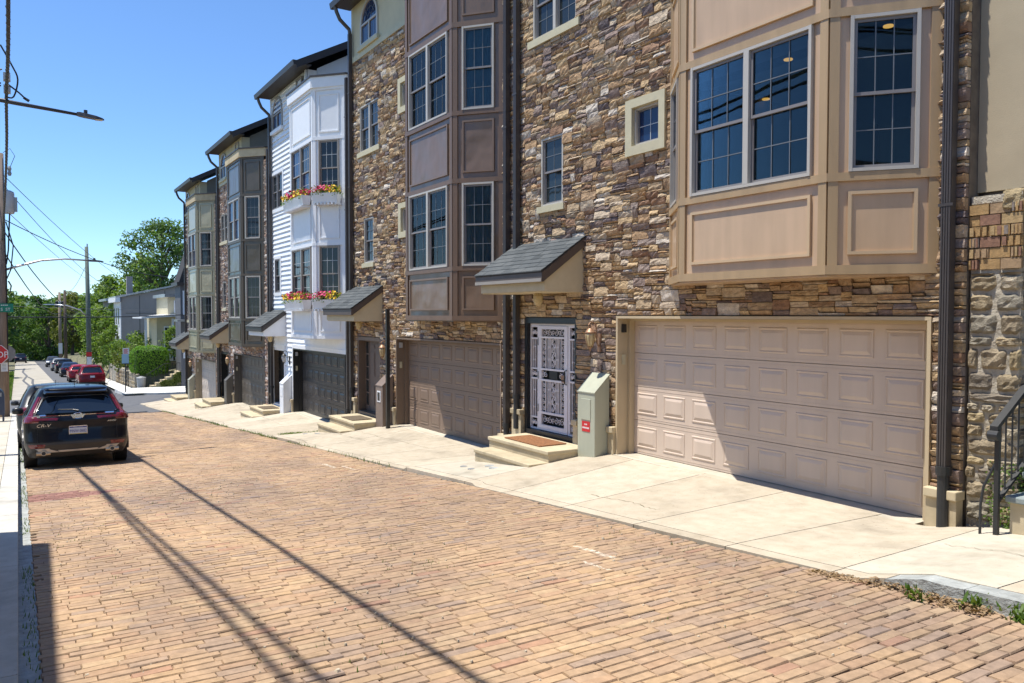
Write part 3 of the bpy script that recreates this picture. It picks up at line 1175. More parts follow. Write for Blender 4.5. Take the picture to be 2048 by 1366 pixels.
def moulding(b, F, u0, u1, z0, z1, d=0.0, w=.035):
    for (a, c, e, f) in ((u0, u0 + w, z0, z1), (u1 - w, u1, z0, z1), (u0 + w, u1 - w, z0, z0 + w), (u0 + w, u1 - w, z1 - w, z1)):
        b.fbox(F, a, c, e, f, d, d + .032)
    for (a, c, e, f) in ((u0 + w, u0 + w + .012, z0 + w, z1 - w), (u1 - w - .012, u1 - w, z0 + w, z1 - w)):
        b.fbox(F, a, c, e, f, d, d + .016)


def build_house(k, S):
    P = thing("townhouse", S['label'], "house", (HX[k], 0, HZ[k]), "stepped row of town houses")
    xl, xr = XL[k], XR[k]
    if k == 0:
        xr = -4.40
    wx, bx = S['win'], S['bay']
    holes = [(-9.835, -4.715, -3, 2.193), (-12.56, -10.92, -3, 2.15), (-12.0, -11.33, 4.15, 5.36),
             (-9.52, -8.82, 4.74, 5.40), (-9.52, -8.82, 7.77, 8.42), (-12.27, -10.95, 7.18, 8.42)]
    whole = holes + ([(-8.6, -4.72, 2.68, 5.42)] if S.get('clear') else [])
    # ---- wall of stone or boards
    top = 9.74 if S['wall'] != 'board' else 11.28
    cells = wall_cells(xl, xr, -1.6, min(top, 9.74), whole)
    wb = MB()
    for (a, c, e, f) in cells:
        wb.box(a, c, YW + (.035 if S['wall'] != 'board' else .03), YW + .33, e, f)
    if S['wall'] == 'board':
        wb.box(xl, -8.2, YW + .03, YW + .33, 9.74, 11.28)
    wall = obj("stone_wall" if S['wall'] != 'board' else "siding_wall", wb, M['mortar'] if S['wall'] != 'board' else M['white'], P)
    bay_hole = (-8.60, -4.72, 2.70, 11.5)
    if S['wall'] != 'board':
        rects = pack_stones(xl, xr, -1.3, top, holes + [bay_hole], random.Random(40 + k))
        rs_ = random.Random(90 + k)
        scored = []
        for i, (a, c, e, f) in enumerate(rects):
            p = (HX[k] + (a + c) / 2, YW, HZ[k] + (e + f) / 2)
            q = project(p)
            vis = in_view(p) and not (k == 0 and -12.9 < (a + c) / 2 < -10.7 and 2.6 < e < 3.5)
            size = (c - a) * (f - e) / (q[2] ** 2) if vis else 0
            scored.append((size, i))
        best = set(i for s, i in sorted(scored, reverse=True)[:300]) if S['loose'] else set()
        rest = []
        for i, (a, c, e, f) in enumerate(rects):
            vi = rs_.randrange(14)
            flip = rs_.choice((1, -1))
            g = .006
            w, h = c - a - g, f - e - g
            loc = ((a + c) / 2, YW + .012 + rs_.uniform(-.012, .012), (e + f) / 2)
            if i in best:
                link("stone", SVM[vi], S['stone'], wall, loc=loc, scale=(w, 1, h), rot=(0, math.pi if flip < 0 else 0, 0) if False else (0, rs_.uniform(-.012, .012), 0))
            else:
                rest.append((vi, np.diag([w, 1.0, h]), loc))
        join_arrays("ledgestones", SVA, rest, S['stone'], wall)
    else:
        z = -0.62
        i = 0
        hb = holes + [bay_hole, (-12.66, -10.86, -3, 2.25), (-9.94, -4.6, -3, 2.32), (-12.1, -11.23, 4.03, 5.46), (-12.37, -10.85, 7.05, 8.52), (-12.28, -10.78, 9.82, 10.66)]
        while z < 11.2:
            zt = min(z + .168, 11.26)
            zm = z + .084
            cuts = sorted((h[0], h[1]) for h in hb if h[2] < zm < h[3])
            a = xl + .11
            segs = []
            right = xr - .12 if z < 9.9 else -8.3
            for c, d in cuts:
                if c > a:
                    segs.append((a, min(c, right)))
                a = max(a, d)
            if right > a:
                segs.append((a, right))
            for a, c in segs:
                if c - a < .04:
                    continue
                b = MB()
                b.hexa([(a, YW - .036, z), (c, YW - .036, z), (c, YW + .03, z), (a, YW + .03, z),
                        (a, YW + .004, zt + .014), (c, YW + .004, zt + .014), (c, YW + .03, zt + .014), (a, YW + .03, zt + .014)])
                obj("siding_board", b, M['white_board'], wall)
            z += .168
        b = MB()
        for (a, c, e, f) in ((xl, xl + .11, -.7, 11.26), (xr - .12, xr, -.7, 9.9), (-8.32, -8.2, 10.2, 11.26),
                             (-12.66, -12.56, -.6, 2.15), (-10.92, -10.80, -.1, 2.15), (-12.66, -10.80, 2.152, 2.26),
                             (-9.93, -9.84, -.02, 2.19), (-9.93, -4.60, 2.195, 2.32),
                             (-12.10, -12.0, 4.15, 5.36), (-11.33, -11.23, 4.15, 5.36), (-12.10, -11.23, 5.362, 5.46), (-12.12, -11.21, 4.03, 4.148),
                             (-12.37, -12.27, 7.18, 8.42), (-10.95, -10.85, 7.18, 8.42), (-12.37, -10.85, 8.422, 8.52), (-12.39, -10.83, 7.05, 7.178)):
            b.fbox(WALL, a, c, e, f, .0, .045)
        obj("trim", b, M['white'], wall)
    # ---- upper storey in render, beside the terrace over the bay
    st = S['stucco']
    if S['wall'] != 'board':
        b = MB()
        b.box(xl, -8.2, YW - .01, YW + .33, 9.742, 11.28)
        obj("rendered_wall", b, M['stucco'], P)
        obj("ledge", MB().box(xl, -8.62, YW - .055, YW - .011, 9.73, 9.88), M['sill'], P)
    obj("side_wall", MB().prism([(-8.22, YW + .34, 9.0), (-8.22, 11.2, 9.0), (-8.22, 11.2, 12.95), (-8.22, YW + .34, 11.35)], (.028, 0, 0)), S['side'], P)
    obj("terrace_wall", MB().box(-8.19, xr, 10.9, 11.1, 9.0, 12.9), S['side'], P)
    # arched window, small top window
    ab = MB()
    pts = [(-12.14, 10.0), (-10.92, 10.0), (-10.92, 10.56)] + [(-11.53 + .61 * math.cos(a), 10.56 + .60 * math.sin(a)) for a in [i * math.pi / 12 for i in range(1, 12)]] + [(-12.14, 10.56)]
    inn = [(-12.06, 10.07), (-11.0, 10.07), (-11.0, 10.56)] + [(-11.53 + .53 * math.cos(a), 10.56 + .52 * math.sin(a)) for a in [i * math.pi / 12 for i in range(1, 12)]] + [(-12.06, 10.56)]
    n = len(pts)

    def arch(b):
        vo = [WALL(u, z, .055) for u, z in pts]
        vi = [WALL(u, z, .055) for u, z in inn]
        vb = [WALL(u, z, .0) for u, z in pts]
        vc = [WALL(u, z, .0) for u, z in inn]
        fs = [(i, (i + 1) % n, n + (i + 1) % n, n + i) for i in range(n)]
        fs += [(2 * n + i, 2 * n + (i + 1) % n, (i + 1) % n, i) for i in range(n)]
        fs += [(n + i, n + (i + 1) % n, 3 * n + (i + 1) % n, 3 * n + i) for i in range(n)]
        b.add(vo + vi + vb + vc, fs)
        b.fbox(WALL, -12.06, -11.0, 10.53, 10.58, .015, .05)
        b.fbox(WALL, -11.56, -11.50, 10.07, 10.53, .015, .05)
    aw = shared('arch', "arched_window", arch, S['arch_frame'], P)

    def archpane(b):
        vo = [WALL(u, z, .016) for u, z in inn]
        b.add(vo, [tuple(range(n))])
    shared('archpane', "pane", archpane, M['pane_blue'], aw)

    def archgrille(b):
        for rr in (.17, .34):
            ps = [WALL(-11.53 + rr * math.cos(a), 10.58 + rr * math.sin(a), .018) for a in [i * math.pi / 10 for i in range(11)]]
            b.tube(ps, .006, 4)
        for a in (.25, .5, .75):
            a *= math.pi
            b.tube([WALL(-11.53 + .17 * math.cos(a), 10.58 + .17 * math.sin(a), .018), WALL(-11.53 + .5 * math.cos(a), 10.58 + .49 * math.sin(a), .018)], .006, 4)
        for u in (-11.88, -11.71, -11.35, -11.18):
            b.fbox(WALL, u - .006, u + .006, 10.07, 10.53, .015, .02)
    shared('archgrille', "grille", archgrille, M['grille'], aw)
    shared('archsill', "sill", lambda b: b.fbox(WALL, -12.24, -10.82, 9.885, 9.998, .0, .11), S['sill'], aw)
    if S['wall'] == 'board':
        b = MB()
        po = [(u * 1.0 + (.12 if u > -11.53 else -.12), z) for u, z in pts]
        po = [(-12.26, 10.0), (-10.80, 10.0), (-10.80, 10.56)] + [(-11.53 + .73 * math.cos(a), 10.56 + .72 * math.sin(a)) for a in [i * math.pi / 12 for i in range(1, 12)]] + [(-12.26, 10.56)]
        b.add([WALL(u, min(z, 11.26), .012) for u, z in po] + [WALL(u, min(z, 11.26), -.0) for u, z in po],
              [tuple(range(n))] + [(n + i, n + (i + 1) % n, (i + 1) % n, i) for i in range(n)])
        obj("arch_trim", b, M['white'], aw)
    window(P, 'w', WALL, -9.2, -8.6, 10.70, 11.16, 1, S['arch_frame'], M['sash'], [M['pane_blue']], M['grille'], d=.03, cols=1, rows=1, single=True)
    # ---- other windows in the flat wall
    pn = [M['pane']]
    dd = -.02 if S['wall'] != 'board' else .01
    si = (.08, .115, S['sill']) if S['wall'] != 'board' else None
    window(P, 'w', WALL, -12.0, -11.33, 4.15, 5.36, 1, S['wframe'], M['sash'], pn, M['grille'], d=dd, cols=2, rows=2, sill=si)
    window(P, 'w', WALL, -12.27, -10.95, 7.18, 8.42, 2, S['wframe'], M['sash'], pn, M['grille'], d=dd, cols=2, rows=2, sill=(.12, .13, S['sill']) if si else None)
    for z in (4.74, 7.77):
        w = window(P, 'w', WALL, -9.46, -8.86, z + .04, z + .62, 1, S['wframe'], M['sash'], [M['pane_blue']], M['grille_white'], d=-.03, cols=2, rows=2, single=True)

        def sur(b):
            for (a, c, e, f) in ((-9.61, -9.46, z - .10, z + .75), (-8.86, -8.73, z - .10, z + .75), (-9.46, -8.86, z - .10, z + .04), (-9.46, -8.86, z + .62, z + .75)):
                b.fbox(WALL, a, c, e, f, -.10, .068)
        shared(('sur', z), "surround", sur, S['sill'], w)
    # ---- bay
    base = MB()
    tk = .09
    for fid, F, L_ in FACES:
        zones = [(2.64, 3.72), (5.36, 6.78), (8.41, 9.95)]
        for z0, z1 in zones:
            base.fbox(F, .0 if fid == 'front' else .03, L_ if fid == 'front' else L_ - .03, z0, z1, -tk, 0)
        if not S.get('clear'):
            for z0, z1 in ((3.72, 5.36), (6.78, 8.41)):
                base.fbox(F, .0, .21, z0, z1, -tk, 0)
                base.fbox(F, L_ - .21, L_, z0, z1, -tk, 0)
        if S.get('clear'):
            wu = (.2, L_ - .2)
            for z0, z1 in ((3.72, 5.36),):
                base.fbox(F, .0, wu[0], z0, z1, -tk, 0)
                base.fbox(F, wu[1], L_, z0, z1, -tk, 0)
                base.fbox(F, wu[0], wu[1], z0, z0 + .03, -tk, 0)
                base.fbox(F, wu[0], wu[1], z1 - .03, z1, -tk, 0)
            base.fbox(F, .0, L_, 6.78, 8.41, -tk, 0)
    poly = [A_, B_, C_, D_, (D_[0], 8.2), (A_[0], 8.2)]
    base.prism([(p[0], p[1], 2.62) for p in poly], (0, 0, .018))
    base.prism([(p[0], p[1], 9.93) for p in poly], (0, 0, .05))
    if not S.get('clear'):
        base.prism([(p[0], p[1] + .115, 2.64) for p in poly], (0, 0, 7.2))
    bay = obj("bay_window", base, bx['panel'], P)
    tr = MB()
    for fid, F, L_ in FACES:
        tr.fbox(F, 0, .10, 2.64, 9.95, .001, .03)
        tr.fbox(F, L_ - .10, L_, 2.64, 9.95, .001, .03)
        for i in range(0, 12, 2):
            tr.fbox(F, -.012, L_ + .012, LEV[i], LEV[i + 1], .0015, .037)
    obj("trim", tr, bx['trim'], bay)
    for fid, F, L_ in FACES:
        for z0, z1 in ((2.74, 3.63), (5.45, 6.69), (8.51, 9.83)):
            u0, u1 = .2, L_ - .2
            q = shared((fid, 'panel', z0), "panel", lambda b: b.fbox(F, u0 + .02, u1 - .02, z0 + .13, z1 - .13, .001, .010), bx['panel'], bay)
            shared((fid, 'mould', z0), "moulding", lambda b: moulding(b, F, u0, u1, z0 + .11, z1 - .11, .001), bx['mould'], bay)
        for z0, z1, idx in ((3.725, 5.355, 0), (6.785, 8.405, 1)):
            clear = S.get('clear') and idx == 0
            window(P, fid, F, .2, L_ - .2, z0, z1, 2 if fid == 'front' else 1, bx['frame'], bx['sash'],
                   [M['glass']] if (clear or S.get('curtains')) else ([M['pane_blue'], M['pane']] if (idx == 1 and fid == 'front') else pn), M['grille'] if S['wall'] != 'board' else M['grille_white'],
                   d=.012, cols=3, rows=2)
            if S.get('curtains'):
                u0, u1 = .235, L_ - .235
                if fid == 'front' and idx == 1:
                    obj("dark_room_sheet", MB().fbox(F, u0, u1, z0 + .03, z1 - .03, -.068, -.062), M['dark_room'], bay)  # dark sheet standing in for the unlit room behind the glass
                else:
                    cm = MB()
                    n_ = int((u1 - u0) / .02)
                    for i in range(n_ + 1):
                        u = u0 + (u1 - u0) * i / n_
                        dd_ = -.055 + .012 * math.sin(i * 1.15) + .006 * math.sin(i * .37)
                        cm.v += [F(u, z0 + .03, dd_), F(u, z1 - .03, dd_)]
                    cm.f = [(2 * i, 2 * i + 2, 2 * i + 3, 2 * i + 1) for i in range(n_)]
                    obj("curtain", cm, M['curtain'], bay)
    cap = MB()
    o = .09
    cp = [(A_[0] - .10, A_[1]), (B_[0] - .06, B_[1] - o), (C_[0] + .06, C_[1] - o), (D_[0] + .10, D_[1]), (D_[0] + .1, 8.3), (A_[0] - .1, 8.3)]
    cap.prism([(p[0], p[1], 9.90) for p in cp], (0, 0, .30))
    obj("parapet", cap, bx['cap'], bay)
    fl = MB()
    fl.prism([(p[0] * 1.0 + (.03 if p[0] > -6.6 else -.03), p[1] - .03, 10.202) for p in cp], (0, 0, .045))
    fl.box(-8.2, xr, 8.3, 10.9, 9.9, 10.18)
    obj("flashing", fl, M['dark_brown'], bay)
    if S.get('clear'):
        rm = MB()
        rm.box(-8.8, -4.5, 8.13, 12.5, 2.60, 2.66)
        rm.box(-8.8, -4.5, 8.13, 12.5, 5.42, 5.5)
        for z_ in (2.645, 5.42):
            rm.prism([(A_[0] + .2, 8.129, z_), (B_[0] + .06, B_[1] + .1, z_), (C_[0] - .06, C_[1] + .1, z_), (D_[0] - .2, 8.129, z_)], (0, 0, .03))
        rm.box(-8.8, -8.65, 8.13, 12.5, 2.66, 5.42)
        rm.box(-4.66, -4.5, 8.13, 12.5, 2.66, 5.42)
        rm.box(-8.8, -4.5, 12.4, 12.5, 2.66, 5.42)
        room = obj("room", rm, M['room'], P)
        for (lx_, ly_) in ((-6.76, 8.28), (-8.16, 9.51), (-5.4, 8.27)):
            obj("ceiling_lamp", MB().cyl((lx_, ly_, 5.405), (lx_, ly_, 5.419), .055, n=14), M['lamp_on'], room)
    # ---- garage
    GF = frame((0, 8.354), (1, 0))

    def doorslab(b):
        for i in range(4):
            b.fbox(GF, -9.745, -4.885, .012 + i * .533, .012 + (i + 1) * .533 - .008, -.045, 0)
        for i in range(4):
            b.fbox(GF, -9.745, -4.885, .012 + i * .533 + .035, .012 + i * .533 + .041, 0, .003)
            b.fbox(GF, -9.745, -4.885, .012 + (i + 1) * .533 - .052, .012 + (i + 1) * .533 - .046, 0, .003)
        b.fbox(GF, -9.785, -4.77, .0, 2.14, -.06, -.046)
    gd = shared('doorslab', "garage_door", doorslab, S['garage'], P)

    def raised(b):
        w, h = .462, .335
        ring = lambda i, d: [GF(-w / 2 + i, -h / 2 + i, d), GF(w / 2 - i, -h / 2 + i, d), GF(w / 2 - i, h / 2 - i, d), GF(-w / 2 + i, h / 2 - i, d)]
        lv = [ring(0, 0.0006), ring(.008, .010), ring(.020, .010), ring(.030, .003), ring(.075, .016)]
        vs = [p for l_ in lv for p in l_]
        fs = [(i * 4 + j, i * 4 + (j + 1) % 4, (i + 1) * 4 + (j + 1) % 4, (i + 1) * 4 + j) for i in range(4) for j in range(4)] + [(16, 17, 18, 19)]
        b.add(vs, fs)
    for c in range(8):
        for rw in range(4):
            shared('raised', "panel", raised, S['garage'], gd, loc=(-9.745 + .6075 * (c + .5), 0, .012 + .533 * (rw + .5)))
    gf = MB()
    gf.box(-9.832, -9.79, YW - .045, 8.40, -.03, 2.15)
    gf.box(-4.76, -4.718, YW - .045, 8.40, -.03, 2.15)
    gf.box(-9.832, -4.718, YW - .045, 8.40, 2.151, 2.19)
    gf.box(-9.789, -9.735, 8.25, 8.352, 0, 2.14)
    gf.box(-4.895, -4.761, 8.25, 8.352, 0, 2.14)
    gf.box(-9.734, -4.896, 8.25, 8.352, 2.11, 2.148)
    g = obj("garage_frame", gf, S['jamb'], P)
    obj("keypad", MB().box(-9.788, -9.765, 8.13, 8.19, 1.42, 1.58), M['sill'], g)
    obj("keypad", MB().box(-9.788, -9.755, 8.12, 8.20, 1.93, 2.06), M['black'] if k == 0 else M['box_grey'], g)
    # ---- entrance
    fd = MB()
    fd.fbox(WALL, -12.55, -12.465, .0, 2.15, -.26, .012)
    fd.fbox(WALL, -10.975, -10.92, .0, 2.15, -.26, .012)
    fd.fbox(WALL, -12.465, -10.975, 2.05, 2.149, -.26, .011)
    fd.fbox(WALL, -12.465, -10.975, -.06, .09, -.26, .03)
    fd.fbox(WALL, -12.464, -10.976, .091, 2.049, -.27, -.25)
    ef = obj("door_frame", fd, S['dframe'], P)
    dr = MB()
    dr.fbox(WALL, -12.14, -11.30, .095, 2.045, -.24, -.19)
    door = obj("entry_door", dr, S['door'], P)
    for (a, c) in ((-12.06, -11.76), (-11.68, -11.38)):
        for (e, f) in ((.25, .85), (1.05, 1.75), (1.82, 1.98)):
            def dp(b, a=a, c=c, e=e, f=f):
                b.fbox(WALL, a, c, e, f, -.19, -.180)
                b.fbox(WALL, a + .04, c - .04, e + .04, f - .04, -.18, -.172)
            shared(('dp', a, e), "panel", dp, S['door'], door)
    obj("handle", MB().tube([WALL(-11.37, .98, -.185), WALL(-11.37, .98, -.13), WALL(-11.37, .86, -.13)], .012, 6), M['copper'] if k else M['spout_black'], door)
    for (a, c) in ((-12.46, -12.17), (-11.27, -10.98)):
        s = obj("sidelight", MB().fbox(WALL, a, c, .095, 2.045, -.24, -.19), S['door'], P)
        for q in range(5):
            z = .25 + q * .36
            shared(('sl', a, q), "pane", lambda b: b.fbox(WALL, a + .06, c - .06, z, z + .32, -.19, -.186), M['pane'], s)
    if S.get('security'):
        security_door(P)
    # ---- base blocks
    for (a, c) in ((xl + .02, -12.56), (-10.915, -10.79), (-9.97, -9.835), (-4.716, xr - (.0 if k == 0 else .02))):
        b = MB().box(a, c, YW - .09, YW + .05, -.7, .33)
        bl = obj("base_block", b, M['cast'], P)
        cpb = MB().box(a - .015, c + .015, YW - .125, YW + .05, .331, .43)
        bevel(obj("cap", cpb, M['cast'], bl), .012, 2)
    # ---- canopy over the entrance
    cb = MB()
    xa, xb = -12.86, -10.68
    cb.prism([(xb - .05, 8.08, 2.62), (xb - .05, 7.32, 2.62), (xb - .05, 7.32, 2.92), (xb - .05, 8.08, 3.42)], (-.06, 0, 0))
    cb.prism([(xa + .11, 8.08, 2.62), (xa + .11, 7.32, 2.62), (xa + .11, 7.32, 2.92), (xa + .11, 8.08, 3.42)], (-.06, 0, 0))
    cb.box(xa + .05, xb - .05, 7.29, 7.319, 2.60, 2.92)
    cb.box(xa + .05, xb - .05, 7.32, 8.08, 2.585, 2.619)
    can = obj("canopy", cb, S['canopy'], P)
    sl = (3.53 - 2.93) / (8.08 - 7.2)
    fa = MB()
    fa.box(xa, xb, 7.20, 7.235, 2.745, 2.905)
    for x in (xa, xb - .035):
        fa.prism([(x, 8.08, 3.36), (x, 7.236, 2.745), (x, 7.236, 2.915), (x, 8.08, 3.50)], (.035, 0, 0))
    obj("fascia", fa, S['fascia'], can)
    if k == 0:
        obj("gutter_board", MB().box(xa, xb, 7.185, 7.199, 2.745, 2.80), M['win_taupe'], can)
    deck = MB()
    deck.prism([(xa, 8.08, 3.50), (xa, 7.19, 2.893), (xa, 7.19, 2.913), (xa, 8.08, 3.52)], (xb - xa, 0, 0))
    obj("roof_deck", deck, M['roof'], can)
    ang = math.atan(sl)
    for rw in range(8):
        s0 = rw * .138
        x = xa - .01 - (.16 if rw % 2 else 0)
        rs_ = random.Random(rw * 7 + k)
        while x < xb - .02:
            w = rs_.uniform(.26, .36)
            xe = min(x + w, xb + .012)
            if xb - xe < .08:
                xe = xb + .012
            xs_ = max(x, xa - .012)
            y0, y1 = 7.175 + s0 * math.cos(ang), 7.175 + min(s0 + .15, 1.085) * math.cos(ang)
            zb = lambda y: 2.922 + (y - 7.19) * sl
            t0, t1 = rs_.uniform(.012, .020), .004
            b = MB().hexa([(xs_, y0, zb(y0)), (xe - .006, y0, zb(y0)), (xe - .006, y1, zb(y1)), (xs_, y1, zb(y1)),
                           (xs_, y0, zb(y0) + t0), (xe - .006, y0, zb(y0) + t0), (xe - .006, y1, zb(y1) + t1), (xs_, y1, zb(y1) + t1)])
            obj("shingle", b, M['shingle'], can)
            x = xe
    jl = MB().lathe((-11.6, 7.75, 2.36), [(.02, 0), (.06, .02), (.085, .10), (.09, .17), (.06, .225)], 12)
    obj("canopy_lamp", jl, M['lantern_glass'], can)
    # ---- roof, gutter, spouts
    rp = [(7.60, 11.36), (13.6, 14.54), (19, 11.7), (19, 11.58), (13.6, 14.40), (7.60, 11.24)]
    rb = MB().prism([(xl - .16, y, z) for y, z in rp], (-7.75 - xl + .16, 0, 0))
    rp2 = [(10.55, 12.93), (13.6, 14.545), (19, 11.705), (19, 11.575), (13.6, 14.395), (10.55, 12.78)]
    rb.prism([(-7.749, y, z) for y, z in rp2], (xr + 7.749 + .02, 0, 0))
    roof = obj("roof", rb, M['roof'], P)
    gu = MB()
    gu.prism([(xl - .16, 7.50, 11.37), (xl - .16, 7.62, 11.37), (xl - .16, 7.62, 11.22), (xl - .16, 7.53, 11.22)], (-7.74 - xl + .16, 0, 0))
    gu.box(xl - .14, -7.77, 7.622, YW + .02, 11.285, 11.31)
    gu.prism([(-7.765, 7.62, 11.13), (-7.765, 11.0, 12.92), (-7.765, 11.0, 13.13), (-7.765, 7.62, 11.34)], (.03, 0, 0))
    obj("gutter", gu, M['dark_brown'], roof)
    obj("vent_pipe", MB().cyl((-7.0, 13.2, 14.2), (-7.0, 13.2, 15.0), .06, n=10), M['dark_brown'], roof)

    def spout(xs_, low, ztop, swan=True, y=YW - .10):
        b = MB()
        r_, dpt = .052, .045
        ridges = 4
        for q in range(ridges):
            u0 = xs_ - r_ + q * 2 * r_ / ridges
            b.box(u0 + .004, u0 + 2 * r_ / ridges - .004, y - dpt - .008, y - dpt, low, ztop)
        b.box(xs_ - r_, xs_ + r_, y - dpt, y + dpt, low, ztop)
        if swan:
            b.tube([(xs_, y, ztop - .02), (xs_, y - .02, ztop + .12), (xs_ - .02, y - .28, ztop + .35), (xs_ - .03, 7.62, ztop + .55), (xs_ - .03, 7.58, 11.25)], .055, 8)
        o_ = obj("downspout", b, M['spout'], P)
        bt = MB()
        bt.cyl((xs_, y, low + .02), (xs_, y, -1.0 if False else low - .60 - (.0)), .058, n=12)
        bt.cyl((xs_, y, low + .05), (xs_, y, low - .04), .078, .074, n=12)
        obj("boot", bt, M['spout_black'], o_)
        st_ = MB()
        for z in (3.3, 6.3, 8.9):
            if low < z < ztop:
                st_.box(xs_ - .075, xs_ + .075, y - .057, y - .054, z, z + .03)
        if st_.v:
            obj("strap", st_, M['spout'], o_)
    spout(xl + .20 if k == 0 else xl + .12, .66, 10.55)
    if k == 0:
        spout(-4.53, .62, 10.9, swan=False)
    else:
        spout(xr - .16, .62, 10.0, swan=False)
    # ---- body of the house behind the front
    bd = MB()
    y0 = YW + .335
    right_y = 11.12
    bd.prism([(xl, y0, -2.5), (xl, 18, -2.5), (xl, 18, 12.05), (xl, 13.6, 14.36), (xl, y0, 11.3)], (-8.25 - xl, 0, 0))
    if S.get('clear'):
        bd.box(-8.249, xr, 8.43, 18, -2.5, 2.58)
        bd.box(-8.249, xr, 12.6, 18, 2.581, 5.6)
        bd.box(-8.249, xr, 8.43, 18, 5.601, 9.9)
        bd.prism([(-8.249, 11.12, 9.901), (-8.249, 18, 9.901), (-8.249, 18, 12.05), (-8.249, 13.6, 14.36), (-8.249, 11.12, 13.0)], (xr + 8.249, 0, 0))
    else:
        bd.prism([(-8.249, 8.43, -2.5), (-8.249, 18, -2.5), (-8.249, 18, 9.9), (-8.249, 8.43, 9.9)], (xr + 8.249, 0, 0))
        bd.prism([(-8.249, 11.12, 9.901), (-8.249, 18, 9.901), (-8.249, 18, 12.05), (-8.249, 13.6, 14.36), (-8.249, 11.12, 13.0)], (xr + 8.249, 0, 0))
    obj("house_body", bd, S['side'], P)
    return P


def scroll(F, b, cx_, cz_, r_, d, turn=1, start=0.0, n=13, rad=.0065):
    pts = []
    for i in range(n):
        t = i / (n - 1)
        a = start + turn * t * 4.4 * math.pi * .62
        rr = r_ * (1 - .80 * t)
        pts.append(F(cx_ + rr * math.cos(a), cz_ + rr * math.sin(a), d))
    b.tube(pts, rad, 4)


